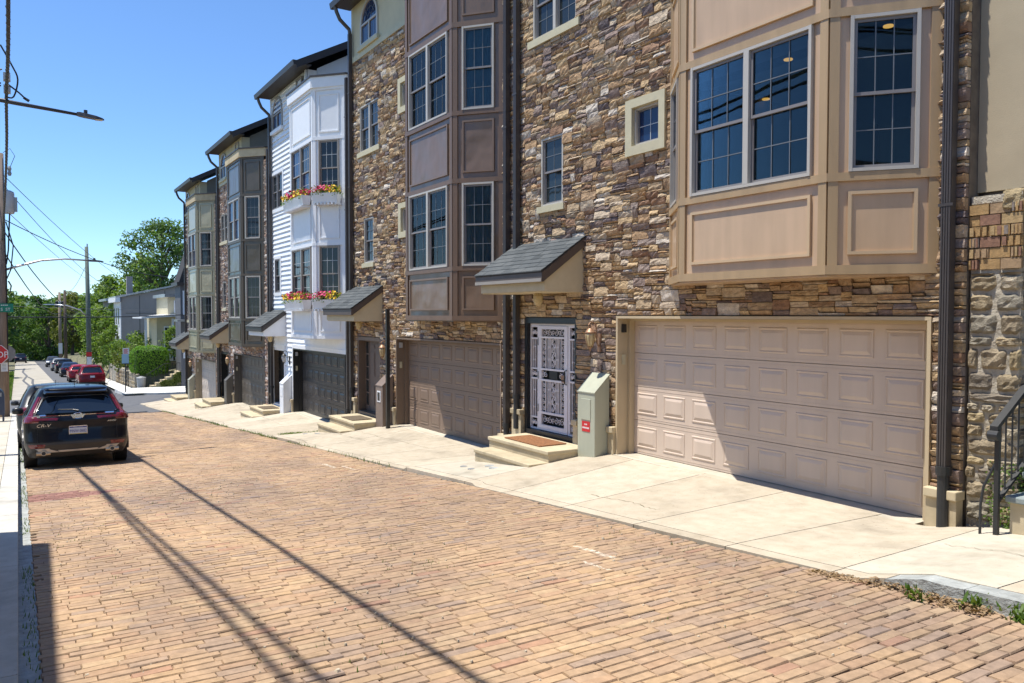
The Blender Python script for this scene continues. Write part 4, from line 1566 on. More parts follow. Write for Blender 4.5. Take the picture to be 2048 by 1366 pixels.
def security_door(P):
    WS = lambda u, z, d: WALL(-12.46 + (u + 12.44) * 1.052, z, d)
    d0, d1 = -.10, -.06
    wh = M['iron_white']
    fr_ = MB()
    # fixed frame: posts, head, and the two side grilles' rails
    for (a, c) in ((-12.44, -12.405), (-12.215, -12.17), (-11.30, -11.245), (-11.065, -11.035)):
        fr_.fbox(WS, a, c, .095, 2.045, d0, d1)
    fr_.fbox(WS, -12.405, -12.215, 1.98, 2.045, d0, d1)
    fr_.fbox(WS, -11.245, -11.065, 1.98, 2.045, d0, d1)
    fr_.fbox(WS, -12.17, -11.30, 2.01, 2.045, d0, d1)
    for (a, c) in ((-12.405, -12.215), (-11.245, -11.065)):
        for z in (.095, .30, 1.02, 1.20, 1.76):
            fr_.fbox(WS, a, c, z, z + .03, d0, d1)
    sec = obj("security_door", fr_, wh, P)
    lf = MB()
    D0, D1 = -.095, -.05
    for (a, c) in ((-12.165, -12.075), (-11.40, -11.305)):
        lf.fbox(WS, a, c, .10, 2.005, D0, D1)
    for (e, f) in ((.10, .20), (.40, .44), (1.0, 1.035), (1.20, 1.235), (1.78, 1.815), (1.945, 2.005)):
        lf.fbox(WS, -12.075, -11.40, e, f, D0, D1)
    leaf = obj("door_leaf", lf, wh, sec)
    for u in (-11.965, -11.90, -11.858, -11.815, -11.66, -11.617, -11.575, -11.51):
        for (e, f) in ((.44, 1.0), (1.235, 1.78)):
            w = .009 if u in (-11.965, -11.51) else .006
            obj("bar", MB().fbox(WS, u - w, u + w, e, f, -.085, -.063), wh, sec)
    for u0 in (-12.405, -11.245):
        for q in (1, 2):
            u = u0 + .06 * q
            for (e, f) in ((.33, 1.02), (1.23, 1.76)):
                obj("bar", MB().fbox(WS, u - .006, u + .006, e, f, -.085, -.065), wh, sec)
    sc = MB()
    dd = -.07
    for i in range(4):       # top and bottom friezes of the leaf
        u = -12.0 + i * .175
        for z in (1.88, .30):
            scroll(WS, sc, u, z, .062, dd, 1 if i % 2 else -1, math.pi / 2)
            scroll(WS, sc, u + .085, z + .0, .05, dd, -1 if i % 2 else 1, -math.pi / 2)
    for u in (-12.02, -11.45):   # narrow side strips of the leaf
        for (e, f) in ((.46, .99), (1.255, 1.77)):
            nn = 5
            for i in range(nn):
                z = e + (f - e) * (i + .5) / nn
                scroll(WS, sc, u, z, .044, dd, 1 if i % 2 else -1, math.pi / 2 * (i % 4))
    for (e, f) in ((.46, .99), (1.255, 1.77)):   # the vine in the middle
        pts = [WS(-11.737 + .035 * math.sin(i * .9), e + (f - e) * i / 14, dd) for i in range(15)]
        sc.tube(pts, .008, 4)
        for i in range(7):
            z = e + (f - e) * (i + .5) / 7
            s = 1 if i % 2 else -1
            scroll(WS, sc, -11.737 + s * .034, z, .040, dd, s, math.pi / 2, rad=.007)
            scroll(WS, sc, -11.737 - s * .040, z + .03, .022, dd, -s, 0, 9, rad=.006)
    for (a, c) in ((-12.405, -12.215), (-11.245, -11.065)):
        um = (a + c) / 2
        for z in (.215, 1.125, 1.885):
            for s in (1, -1):
                scroll(WS, sc, um + s * .045, z, .048, dd, s, math.pi / 2)
                scroll(WS, sc, um + s * .045, z, .026, dd, -s, -math.pi / 2)
    for u in (-12.0, -11.49):    # lock rail
        for s in (1, -1):
            scroll(WS, sc, u + s * .04, 1.118, .05, dd, s, math.pi / 2)
    for u in (-11.858, -11.617):
        for z in (.62, .85, 1.40, 1.62):
            for s in (1, -1):
                scroll(WS, sc, u + s * .032, z, .024, dd, s, math.pi / 2, 8, .005)
    for u0 in (-12.315, -11.155):
        for z in (.50, .82, 1.38, 1.62):
            for s in (1, -1):
                scroll(WS, sc, u0 + s * .03, z, .024, dd, s, math.pi / 2, 8, .005)
    obj("scrollwork", sc, wh, sec)
    obj("letter_slot", MB().fbox(WS, -11.845, -11.60, 1.05, 1.185, -.078, -.055), M['black'], sec)
    lk = MB().fbox(WS, -11.45, -11.37, 1.06, 1.14, -.05, -.02)
    lk.tube([WS(-11.44, 1.03, -.03), WS(-11.36, 1.03, -.03)], .014, 6)
    obj("lock", lk, M['copper'], sec)
    obj("handle", MB().tube([WS(-11.33, .98, -.06), WS(-11.33, 1.0, -.01), WS(-11.33, 1.22, -.01), WS(-11.33, 1.24, -.06)], .012, 6), M['black'], sec)
    for z in (.5, 1.1, 1.72):
        obj("hinge", MB().cyl(WS(-12.17, z - .07, -.05), WS(-12.17, z + .07, -.05), .014, n=8), M['sign_grey'], sec)


def bay_cols(trim, panel, mould=None, cap=None, buckle=.25, frame_=None, sash=None, streak=.1):
    nm = "bay_%d" % len(bpy.data.materials)
    t = paint_mat(nm + "_trim", trim, .45, .08, 0, streak)
    return dict(trim=t, panel=paint_mat(nm + "_panel", panel, .30, .07, buckle, streak * .6),
                mould=paint_mat(nm + "_mould", mould or panel, .4, .05), cap=cap or t,
                frame=frame_ or M['win_frame'], sash=sash or M['sash'])


white_bay = dict(trim=M['white'], panel=M['white'], mould=M['white'], cap=M['white'], frame=M['win_taupe'], sash=M['win_taupe'])
SPEC = [
    dict(label="tan bay-windowed stone house nearest the camera, with white iron security door", wall='stone', stone=M['stone'], loose=True,
         bay=bay_cols((0.43, 0.30, 0.162), (0.55, 0.385, 0.24), (0.55, 0.40, 0.24), streak=.12), garage=paint_mat("garage_pink", (0.60, 0.485, 0.39), .5, .05, 0, .03),
         jamb=paint_mat("jamb_tan", (0.50, 0.40, 0.255), .6, .06), dframe=M['black'], door=M['black'], canopy=M['tan_pale'], fascia=M['fascia'],
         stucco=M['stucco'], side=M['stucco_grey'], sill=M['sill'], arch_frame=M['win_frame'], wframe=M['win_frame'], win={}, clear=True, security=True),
    dict(label="stone house with dark brown bay and brown garage, second from the right", wall='stone', stone=M['stone'], loose=True,
         bay=bay_cols((0.165, 0.104, 0.066), (0.19, 0.126, 0.084), (0.195, 0.13, 0.088), buckle=1.3), garage=paint_mat("garage_brown", (0.225, 0.16, 0.115), .5, .05, 0, .03),
         jamb=paint_mat("jamb_brown", (0.19, 0.135, 0.095), .6, .06), dframe=paint_mat("dframe_brown", (0.16, 0.115, 0.085), .5, .05),
         door=paint_mat("door_brown", (0.15, 0.105, 0.08), .5, .06), canopy=M['tan_pale'], fascia=M['fascia'],
         stucco=M['stucco'], side=M['stucco_grey'], sill=M['sill'], arch_frame=M['win_frame'], wframe=M['win_frame'], win={}, curtains=True),
    dict(label="white clapboard house with flower boxes on its white bay, middle of the row", wall='board', stone=None, loose=False,
         bay=white_bay, garage=paint_mat("garage_black", (0.035, 0.032, 0.031), .4, .08, 0, .03),
         jamb=M['black'], dframe=M['white'], door=M['black'], canopy=M['white'], fascia=M['dark_brown'],
         stucco=M['white'], side=paint_mat("side_bluewhite", (0.66, 0.71, 0.76), .6, .03), sill=M['white'], arch_frame=M['win_taupe'], wframe=M['sash'], win={}),
    dict(label="stone house with charcoal bay, between the white house and the sage one", wall='stone', stone=M['stone_red'], loose=False,
         bay=bay_cols((0.085, 0.066, 0.044), (0.102, 0.082, 0.057), buckle=1.2, cap=M['cast']), garage=paint_mat("garage_grey", (0.10, 0.085, 0.068), .45, .06, 0, .03),
         jamb=paint_mat("jamb_grey", (0.075, 0.066, 0.055), .6, .06), dframe=M['black'], door=M['black'], canopy=M['tan_pale'], fascia=M['fascia'],
         stucco=M['stucco'], side=M['stucco_grey'], sill=M['sill'], arch_frame=M['win_frame'], wframe=M['win_frame'], win={}),
    dict(label="stone corner house with sage green bay at the lower end of the row", wall='stone', stone=M['stone_red'], loose=False,
         bay=bay_cols((0.235, 0.215, 0.14), (0.37, 0.345, 0.235), buckle=1.2, cap=M['cast']), garage=paint_mat("garage_pale", (0.50, 0.44, 0.38), .5, .05, 0, .03),
         jamb=paint_mat("jamb_olive", (0.28, 0.23, 0.155), .6, .06), dframe=paint_mat("dframe_olive", (0.20, 0.16, 0.11), .5, .05),
         door=paint_mat("door_olive", (0.17, 0.135, 0.095), .5, .06), canopy=M['tan_pale'], fascia=M['fascia'],
         stucco=M['stucco'], side=M['stucco_grey'], sill=M['sill'], arch_frame=M['win_frame'], wframe=M['win_frame'], win={}),
]
HOUSES = [build_house(k, S) for k, S in enumerate(SPEC)]
# ------------------------------------------------------------------ things at the doors
NEAR = ["security-door house", "brown house", "white clapboard house", "charcoal-bay house", "sage-bay house"]
for k in range(5):
    t = thing("concrete_steps", ["two tan concrete steps below the white iron security door", "two tan concrete steps at the brown house door beside the brown meter pillar",
              "two tan concrete steps at the black door of the white house", "two tan concrete steps at the charcoal-bay house beside its grey pillar",
              "two tan concrete steps at the corner house, lowest of the row"][k], "steps", (HX[k], 0, HZ[k]), "entrance steps along the row")
    b = MB().box(-12.34, -10.46, 7.19, 8.0, -.62, -.045)
    obj("landing_base", b, M['step'], t)
    bevel(obj("landing", MB().box(-12.36, -10.44, 7.165, 8.0, -.044, .02), M['step'], t), .012)
    obj("step_base", MB().box(-12.22, -10.46, 6.83, 7.189, -.72, -.215), M['step'], t)
    bevel(obj("tread", MB().box(-12.24, -10.44, 6.805, 7.189, -.214, -.155), M['step'], t), .012)
    # sloped meter pillar
    names = ["pale green slant-topped meter pillar with a small red sticker", "brown slant-topped meter pillar with a little white-framed window",
             "white slant-topped meter pillar by the white house garage", "charcoal slant-topped meter pillar by the grey garage",
             "sage grey slant-topped meter pillar by the corner house garage"]
    cols = [(0.41, 0.42, 0.32), (0.20, 0.15, 0.12), (0.74, 0.76, 0.78), (0.10, 0.09, 0.075), (0.33, 0.32, 0.24)]
    p = thing("meter_pillar", names[k], "meter pillar", (HX[k], 0, HZ[k]), "slant-topped meter pillars beside the garages")
    mt = paint_mat("pillar_%d" % k, cols[k], .5, .07, 0, .06)
    x0, x1, ya, yb = -10.44, -9.985, 7.75, 8.045
    b = MB()
    b.add([(x0, ya, -.30), (x1, ya, -.30), (x1, yb, -.25), (x0, yb, -.25), (x0, ya, .962), (x1, ya, .962), (x1, yb, 1.24), (x0, yb, 1.24)],
          [(0, 3, 2, 1), (4, 5, 6, 7), (0, 1, 5, 4), (1, 2, 6, 5), (2, 3, 7, 6), (3, 0, 4, 7)])
    bevel(obj("body", b, mt, p), .006)
    sl_ = .278 / .295
    lid = MB().hexa([(x0 - .008, ya - .012, .956), (x1 + .008, ya - .012, .956), (x1 + .008, yb, .956 + .307 * sl_), (x0 - .008, yb, .956 + .307 * sl_),
                     (x0 - .008, ya - .012, .972), (x1 + .008, ya - .012, .972), (x1 + .008, yb, .972 + .307 * sl_), (x0 - .008, yb, .972 + .307 * sl_)])
    obj("lid", lid, mt, p)
    if k != 1:
        bevel(obj("access_panel", MB().box(-10.34, -10.09, ya - .010, ya - .0005, .52, .86), mt, p), .004, 1)
    else:
        obj("window_frame", MB().box(-10.32, -10.10, ya - .012, ya - .0005, .55, .83), M['white'], p)
        obj("pane", MB().box(-10.285, -10.135, ya - .016, ya - .0125, .585, .795), M['black'], p)
    if k == 0:
        st_ = obj("sticker", MB().box(-10.315, -10.105, ya - .006, ya - .001, .33, .495), M['red_sign'], p)
        st_["label"] = "red sticker with two lines of pale lettering"
        ln = MB()
        for i, (x, w) in enumerate(((-10.245, .02), (-10.218, .018), (-10.194, .022))):
            ln.box(x, x + w * .8, ya - .0075, ya - .0062, .435, .458)
        for i in range(8):
            ln.box(-10.297 + i * .0225, -10.297 + i * .0225 + .016, ya - .0075, ya - .0062, .378, .404)
        obj("lettering", ln, M['sign_white'], st_)

for k, dz_ in ((0, 0), (1, 0), (2, 0)):
    x0 = HX[k] + [-12.0, -11.75, -11.7][k]
    m_ = MB()
    m_.box(x0, x0 + [1.12, .85, .85][k], 7.30, 7.85, HZ[k] + .0215, HZ[k] + .042)
    o = obj("door_mat", m_, [M['mat_coir'], M['mat_dark'], M['mat_dark']][k])
    bevel(o, .006, 1)
    tag(o, ["rust brown coir mat in front of the white security door", "dark worn mat on the steps of the brown house", "dark mat on the steps of the white house"][k],
        "door mat", "door mats on the entrance steps")


def lantern(loc, mat, glass, label, jut=.26):
    t = thing("wall_lantern", label, "lantern", loc, "carriage lanterns beside the doors")
    t.scale = (.78, .78, .78)
    b = MB()
    b.lathe((0, -jut, 0), [(.012, -.20), (.02, -.185), (.012, -.16), (.03, -.14), (.055, -.125), (.06, -.115), (.03, -.108)], 12)
    b.lathe((0, -jut, 0), [(.112, .17), (.115, .185), (.10, .20), (.06, .255), (.03, .275), (.012, .30)], 14)
    obj("cap", b, mat, t, smooth=True)
    g = MB().lathe((0, -jut, 0), [(.05, -.11), (.078, -.05), (.098, .05), (.105, .12), (.10, .172)], 14)
    obj("glass", g, glass, t, smooth=True)
    rb = MB()
    for i in range(8):
        a = i * math.pi / 4
        rb.tube([(math.cos(a) * r_, -jut + math.sin(a) * r_, z) for r_, z in ((.052, -.11), (.081, -.05), (.101, .05), (.108, .12), (.103, .172))], .005, 4)
    obj("ribs", rb, mat, t)
    ar = MB()
    ar.box(-.045, .045, -.035, .0, -.22, .16)
    pts = [(0, -.03, -.05)] + [(0, -.03 - (jut - .03) * .55 + .09 * math.cos(a) * 1.3, .30 + .10 * math.sin(a)) for a in [(-.3 + i * .42) for i in range(9)]]
    ar.tube([(0, -.03, -.12), (0, -.08, -.05), (0, -.10, .10), (0, -.10, .26), (0, -.13, .36), (0, -.19, .40), (0, -jut, .385), (0, -jut - .045, .34), (0, -jut - .02, .30), (0, -jut, .295)], .014, 8)
    ar.tube([(0, -.10, .12), (0, -.16, .10), (0, -.18, .15), (0, -.15, .18)], .009, 6)
    obj("bracket", ar, mat, t)
    return t


for k in range(5):
    lantern((HX[k] - 10.25, YW - .03, HZ[k] + 1.78), M['spout_black'] if k in (2,) else M['copper'], M['box_grey'] if k == 2 else M['lantern_glass'],
            ["bronze wall lantern between the security door and the wide garage", "bronze wall lantern between the brown door and brown garage",
             "black wall lantern with clear glass on the white house", "bronze wall lantern at the charcoal-bay house", "bronze wall lantern at the sage corner house"][k])

# black square post beside the brown pillar
t = obj("post", MB().box(-18.30, -18.215, 7.70, 7.785, zwalk(-18.25, 7.74) - .05, 2.34), M['black'])
tag(t, "tall black square post standing beside the brown meter pillar", "post")

# flower boxes of the white house
FLOWER = [plain("petal_pink", (0.55, 0.02, 0.13), .6, var=.15, scale=40), plain("petal_yellow", (0.72, 0.46, 0.02), .6, var=.15, scale=40),
          plain("petal_red", (0.62, 0.03, 0.07), .6, var=.15, scale=40)]


def local_face_loc(k, F, u, z, d):
    p = F(u, z, d)
    return (p[0] + HX[k], p[1], p[2] + HZ[k])


def flower_box(F, fid, u0, u1, z, label):
    k = 2
    t = thing("flower_box", label, "flower box", local_face_loc(k, F, (u0 + u1) / 2, z, .2), "white flower boxes on the white bay")
    c = Vector(t.location)
    G = lambda a, zz, d: tuple(Vector(local_face_loc(k, F, a, zz, d)) - c)
    b = MB()
    lo = [G(u0 + .04, z - .27, .06), G(u1 - .04, z - .27, .06), G(u1 - .04, z - .27, .26), G(u0 + .04, z - .27, .26)]
    hi = [G(u0, z, .04), G(u1, z, .04), G(u1, z, .32), G(u0, z, .32)]
    b.hexa([lo[0], lo[1], lo[2], lo[3], hi[0], hi[1], hi[2], hi[3]])
    obj("trough", b, M['white'], t)
    sl_ = MB()
    n = int((u1 - u0) / .12)
    for i in range(n):
        u = u0 + .05 + i * .12
        sl_.fbox(G, u, u + .05, z - .33, z - .275, .03, .30)
    obj("shelf", sl_, M['white'], t)
    r = random.Random(int(u1 * 100))
    groups = [MB(), MB(), MB()]
    lf = MB()
    n = int((u1 - u0) * 120)
    for i in range(n):
        u, d = r.uniform(u0 - .06, u1 + .06), r.uniform(.02, .36)
        zz = z + .03 + r.random() * .25 * (1 - abs((u - u0) / (u1 - u0) - .5) * .9)
        which = 0 if math.sin(u * 5 + (3 if fid == 'front' else 0)) > .25 else (1 if r.random() < .75 else 2)
        s = r.uniform(.028, .048)
        p = Vector(G(u, zz, d))
        nrm = Vector((r.uniform(-.7, .7), r.uniform(-1, .2), r.uniform(.0, 1))).normalized()
        a = nrm.orthogonal().normalized()
        c_ = nrm.cross(a)
        vs = [tuple(p)]
        for q in range(6):
            an = q * math.pi / 3
            vs.append(tuple(p + (a * math.cos(an) + c_ * math.sin(an)) * s + nrm * .012))
        groups[which].add(vs, [(0, q + 1, (q + 1) % 6 + 1) for q in range(6)])
    for i in range(n * 3):
        u, d = r.uniform(u0 - .04, u1 + .04), r.uniform(.04, .36)
        p = Vector(G(u, z + r.uniform(-.09, .20), d))
        a = Vector((r.uniform(-1, 1), r.uniform(-1, 1), r.uniform(-.4, 1))).normalized() * .05
        c_ = a.orthogonal().normalized() * .02
        lf.add([tuple(p), tuple(p + a * .5 + c_), tuple(p + a), tuple(p + a * .5 - c_)], [(0, 1, 2, 3)])
    for g_, nm, m_ in zip(groups, ("pink_flowers", "yellow_flowers", "red_flowers"), FLOWER):
        if g_.v:
            obj(nm, g_, m_, t, kind='stuff')
    obj("leaves", lf, M['leaf'], t, kind='stuff')


flower_box(FF, 'front', .12, LF - .10, 6.83, "flower box under the upper double window of the white bay")
flower_box(FR, 'right', .12, LR - .10, 6.83, "flower box under the upper side window of the white bay")
flower_box(FF, 'front', .12, LF - .10, 3.78, "flower box under the lower double window of the white bay")
flower_box(FR, 'right', .12, LR - .10, 3.78, "flower box under the lower side window of the white bay, half behind the canopy")

# ------------------------------------------------------------------ right edge: old rubble pier, stairs, next house
t = thing("rubble_wall", "old mortared rubble stone wall end with yellow bricks on top, at right", "stone wall", (0, 0, 0))
PX0, PX1, PYF, PYB = -4.40, -3.885, 8.13, 9.6
body = MB().box(PX0 + .02, PX1 - .02, PYF + .02, PYB, -.3, 3.36)
M['rubble_mortar'] = plain("lime_mortar", (0.40, 0.355, 0.275), .95, var=.28, scale=7, bstr=1.0, bscale=9, bdist=.05)
M['rubble'] = pieces("rubble_stone", [(0.0, (0.34, 0.27, 0.17)), (0.3, (0.42, 0.36, 0.26)), (0.5, (0.33, 0.265, 0.175)), (0.66, (0.31, 0.275, 0.21)), (0.8, (0.42, 0.33, 0.19)), (0.92, (0.25, 0.21, 0.16))],
                     .9, 6, .5, 1.0, 13, .05)
M['yellow_brick'] = pieces("yellow_brick", [(0.0, (0.42, 0.27, 0.12)), (0.25, (0.38, 0.26, 0.15)), (0.45, (0.44, 0.31, 0.155)), (0.62, (0.27, 0.15, 0.10)), (0.8, (0.24, 0.20, 0.17))], .85, 20, .3, .6, 30, .01)
obj("mortar_body", body, M['rubble_mortar'], t)
rs = random.Random(77)


def rubble(F, u0, u1, z0, z1, name="stone", parent=None, mat=None):
    """Irregular boulder face from a jittered grid."""
    b = MB()
    nu, nz = 6, 5
    idx = {}
    for i in range(nu + 1):
        for j in range(nz + 1):
            u, z = i / nu * 2 - 1, j / nz * 2 - 1
            # squircle outline
            r_ = max(abs(u), abs(z))
            if r_ > 0:
                s = r_ / ((abs(u) ** 7 + abs(z) ** 7) ** (1 / 7))
                uu, zz = u * s, z * s
            else:
                uu = zz = 0
            d = .034 * (1 - r_ ** 6) + rs.uniform(-.010, .012) if r_ < .99 else -.012
            if r_ < .99:
                uu += rs.uniform(-.05, .05)
                zz += rs.uniform(-.06, .06)
            else:
                q = 1 + rs.uniform(-.08, .06)
                uu *= q
                zz *= q
            idx[i, j] = len(b.v)
            b.v.append(F((u0 + u1) / 2 + uu * (u1 - u0) / 2, (z0 + z1) / 2 + zz * (z1 - z0) / 2, d))
    b.f = [(idx[i, j], idx[i + 1, j], idx[i + 1, j + 1], idx[i, j + 1]) for i in range(nu) for j in range(nz)]
    return obj(name, b, mat or M['rubble'], parent)


PF = frame((PX0, PYF + .02), (1, 0))
PR = frame((PX1 - .02, PYF), (0, 1))
wd = PX1 - PX0
z = .14
while z < 2.62:
    h = rs.uniform(.09, .25)
    n = 1 if rs.random() < .2 else (2 if rs.random() < .65 else 3)
    cuts = [0] + sorted(wd * ((i + 1) / n + rs.uniform(-.12, .12)) for i in range(n - 1)) + [wd]
    for a, c in zip(cuts, cuts[1:]):
        rubble(PF, a + .008, c - .008, z + .008, min(z + h, 2.62) - .006, parent=t)
    for q in range(3):
        rubble(PR, .02 + q * .42, .40 + q * .42, z + .015, min(z + h, 2.62) - .012, parent=t)
    z += h
z = 2.66
row = 0
while z < 3.28:
    x = 0.0 if row % 2 else -.09
    while x < wd - .02:
        a, c = max(x, 0.0) + .006, min(x + .20, wd) - .006
        if c - a > .05:
            b = MB().fbox(PF, a, c, z, z + .098, -.02, rs.uniform(.012, .03))
            if rs.random() < .35:
                for q in range(3):
                    uq = a + (c - a) * (q + .2) / 3
                    b.fbox(PF, uq, uq + (c - a) * .2, z + .006, z + .092, .02, .034)
            obj("brick", b, M['yellow_brick'], t)
        x += .20
    z += .108
    row += 1
rubble(PF, .30, wd - .0, 3.20, 3.42, "cap_stone", t, M['rubble'])
obj("mortar_cap", MB().box(PX0 + .02, PX1 - .02, PYF + .01, PYB, 3.31, 3.385), M['rubble_mortar'], t)
b = MB()
for _ in range(420):
    x, z_ = rs.uniform(PX0 + .28, PX1 + .25), rs.random() ** 1.6 * .62 + .16
    y = PYF - rs.uniform(.02, .14)
    a = Vector((rs.uniform(-1, 1), rs.uniform(-1, .3), rs.uniform(-.3, 1))).normalized() * rs.uniform(.02, .045)
    c_ = a.orthogonal().normalized() * .012
    p = Vector((x, y, z_))
    b.add([tuple(p), tuple(p + a * .5 + c_), tuple(p + a), tuple(p + a * .5 - c_)], [(0, 1, 2, 3)])
o = obj("wall_weed", b, M['weed'], kind='stuff')

st = thing("stone_stairs", "bluestone steps going up beside the rubble wall at the right edge", "stairs", (0, 0, 0))
for i in range(6):
    y0 = 7.80 + i * .30
    zt = .53 + i * .19
    obj("riser", MB().box(-3.80, -2.2, y0 + .02, y0 + .34, (.10 if i == 0 else zt - .20), zt - .062), M['step'] if i % 2 == 0 else M['rubble_mortar'], st)
    bevel(obj("tread", MB().box(-3.83, -2.2, y0 - .02, y0 + .34, zt - .06, zt), M['slate'], st), .012)
hr = thing("stair_railing", "black iron stair railing with flat handrail at the right edge", "railing", (0, 0, 0))
obj("newel", MB().box(-3.880, -3.840, 7.68, 7.72, .12, 1.20), M['spout_black'], hr)
hp = MB()
sl_ = .63
y_end = 9.3
hp.hexa([(-3.895, 7.62, 1.14), (-3.825, 7.62, 1.14), (-3.825, y_end, 1.14 + (y_end - 7.62) * sl_), (-3.895, y_end, 1.14 + (y_end - 7.62) * sl_),
         (-3.895, 7.62, 1.185), (-3.825, 7.62, 1.185), (-3.825, y_end, 1.185 + (y_end - 7.62) * sl_), (-3.895, y_end, 1.185 + (y_end - 7.62) * sl_)])
hp.cyl((-3.905, 7.63, 1.10), (-3.815, 7.63, 1.10), .045, n=12)
obj("handrail", hp, M['spout_black'], hr)
lr = MB()
lr.hexa([(-3.880, 7.72, .47), (-3.840, 7.72, .47), (-3.840, y_end, .47 + (y_end - 7.72) * sl_), (-3.880, y_end, .47 + (y_end - 7.72) * sl_),
         (-3.880, 7.72, .50), (-3.840, 7.72, .50), (-3.840, y_end, .50 + (y_end - 7.72) * sl_), (-3.880, y_end, .50 + (y_end - 7.72) * sl_)])
obj("lower_rail", lr, M['spout_black'], hr)
for i in range(13):
    y = 7.84 + i * .115
    obj("baluster", MB().cyl((-3.860, y, .49 + (y - 7.72) * sl_), (-3.860, y, 1.16 + (y - 7.62) * sl_), .0085, n=6), M['spout_black'], hr)
obj("brace", MB().tube([(-3.985, 7.66, .13), (-3.985, 7.66, .42), (-3.965, 7.67, .60), (-3.895, 7.69, .78), (-3.865, 7.70, .86)], .013, 6), M['spout_black'], hr)

nh = thing("stuccoed_house", "plain tan stucco house wall at the right edge above the rubble wall", "house", (0, 0, 0))
obj("front_wall", MB().box(-4.395, 6.0, 8.27, 8.8, 3.44, 12.0), M['stucco_tan'], nh)
obj("lower_wall", MB().box(-2.2, 6.0, 8.46, 8.8, .0, 3.44), M['rubble_mortar'], nh)
obj("house_body", MB().box(-4.30, 6.0, 9.62, 16, 0.0, 12.0), M['stucco_tan'], nh)
obj("gap_shade_strip", MB().box(-4.39, 6.0, 8.30, 8.9, 3.39, 3.438), M['dark_brown'], nh)  # dark strip painted in for the shadowed gap under the stucco wall
obj("roof", MB().prism([(-4.6, 8.0, 12.0), (-4.6, 16.2, 12.0), (-4.6, 12.2, 14.2)], (10.8, 0, 0)), M['roof'], nh)

# ------------------------------------------------------------------ left side: the house whose shadow falls on the kerb
lh = thing("rendered_house", "rendered house on the left kerb side, outside the frame, casting its shadow on the kerb", "house", (0, 0, 0))
LX0, LX1, LY0 = -10.92, 9.0, -1.60
obj("wall", MB().box(LX0, LX1, LY0 - 8, LY0, -1.4, 6.05), M['stucco'], lh)
obj("roof", MB().prism([(LX0 - .0, LY0 + .02, 6.051), (LX0, LY0 - 8.1, 6.051), (LX0, LY0 - 4.2, 7.2)], (LX1 - LX0, 0, 0)), M['roof'], lh)
LFm = lambda a, z, d: (a, LY0 + d, z)
for i, u in enumerate((-9.6, -6.6, -3.2, 0.4, 3.6)):
    for z_ in (1.0, 3.3):
        w = obj("window", MB().fbox(LFm, u, u + .9, z_, z_ + 1.45, .002, .04), M['win_frame'], lh)
        for q in (0, 1):
            obj("pane", MB().fbox(LFm, u + .07, u + .83, z_ + .07 + q * .68, z_ + .70 + q * .68, .0405, .046), M['pane'], w)
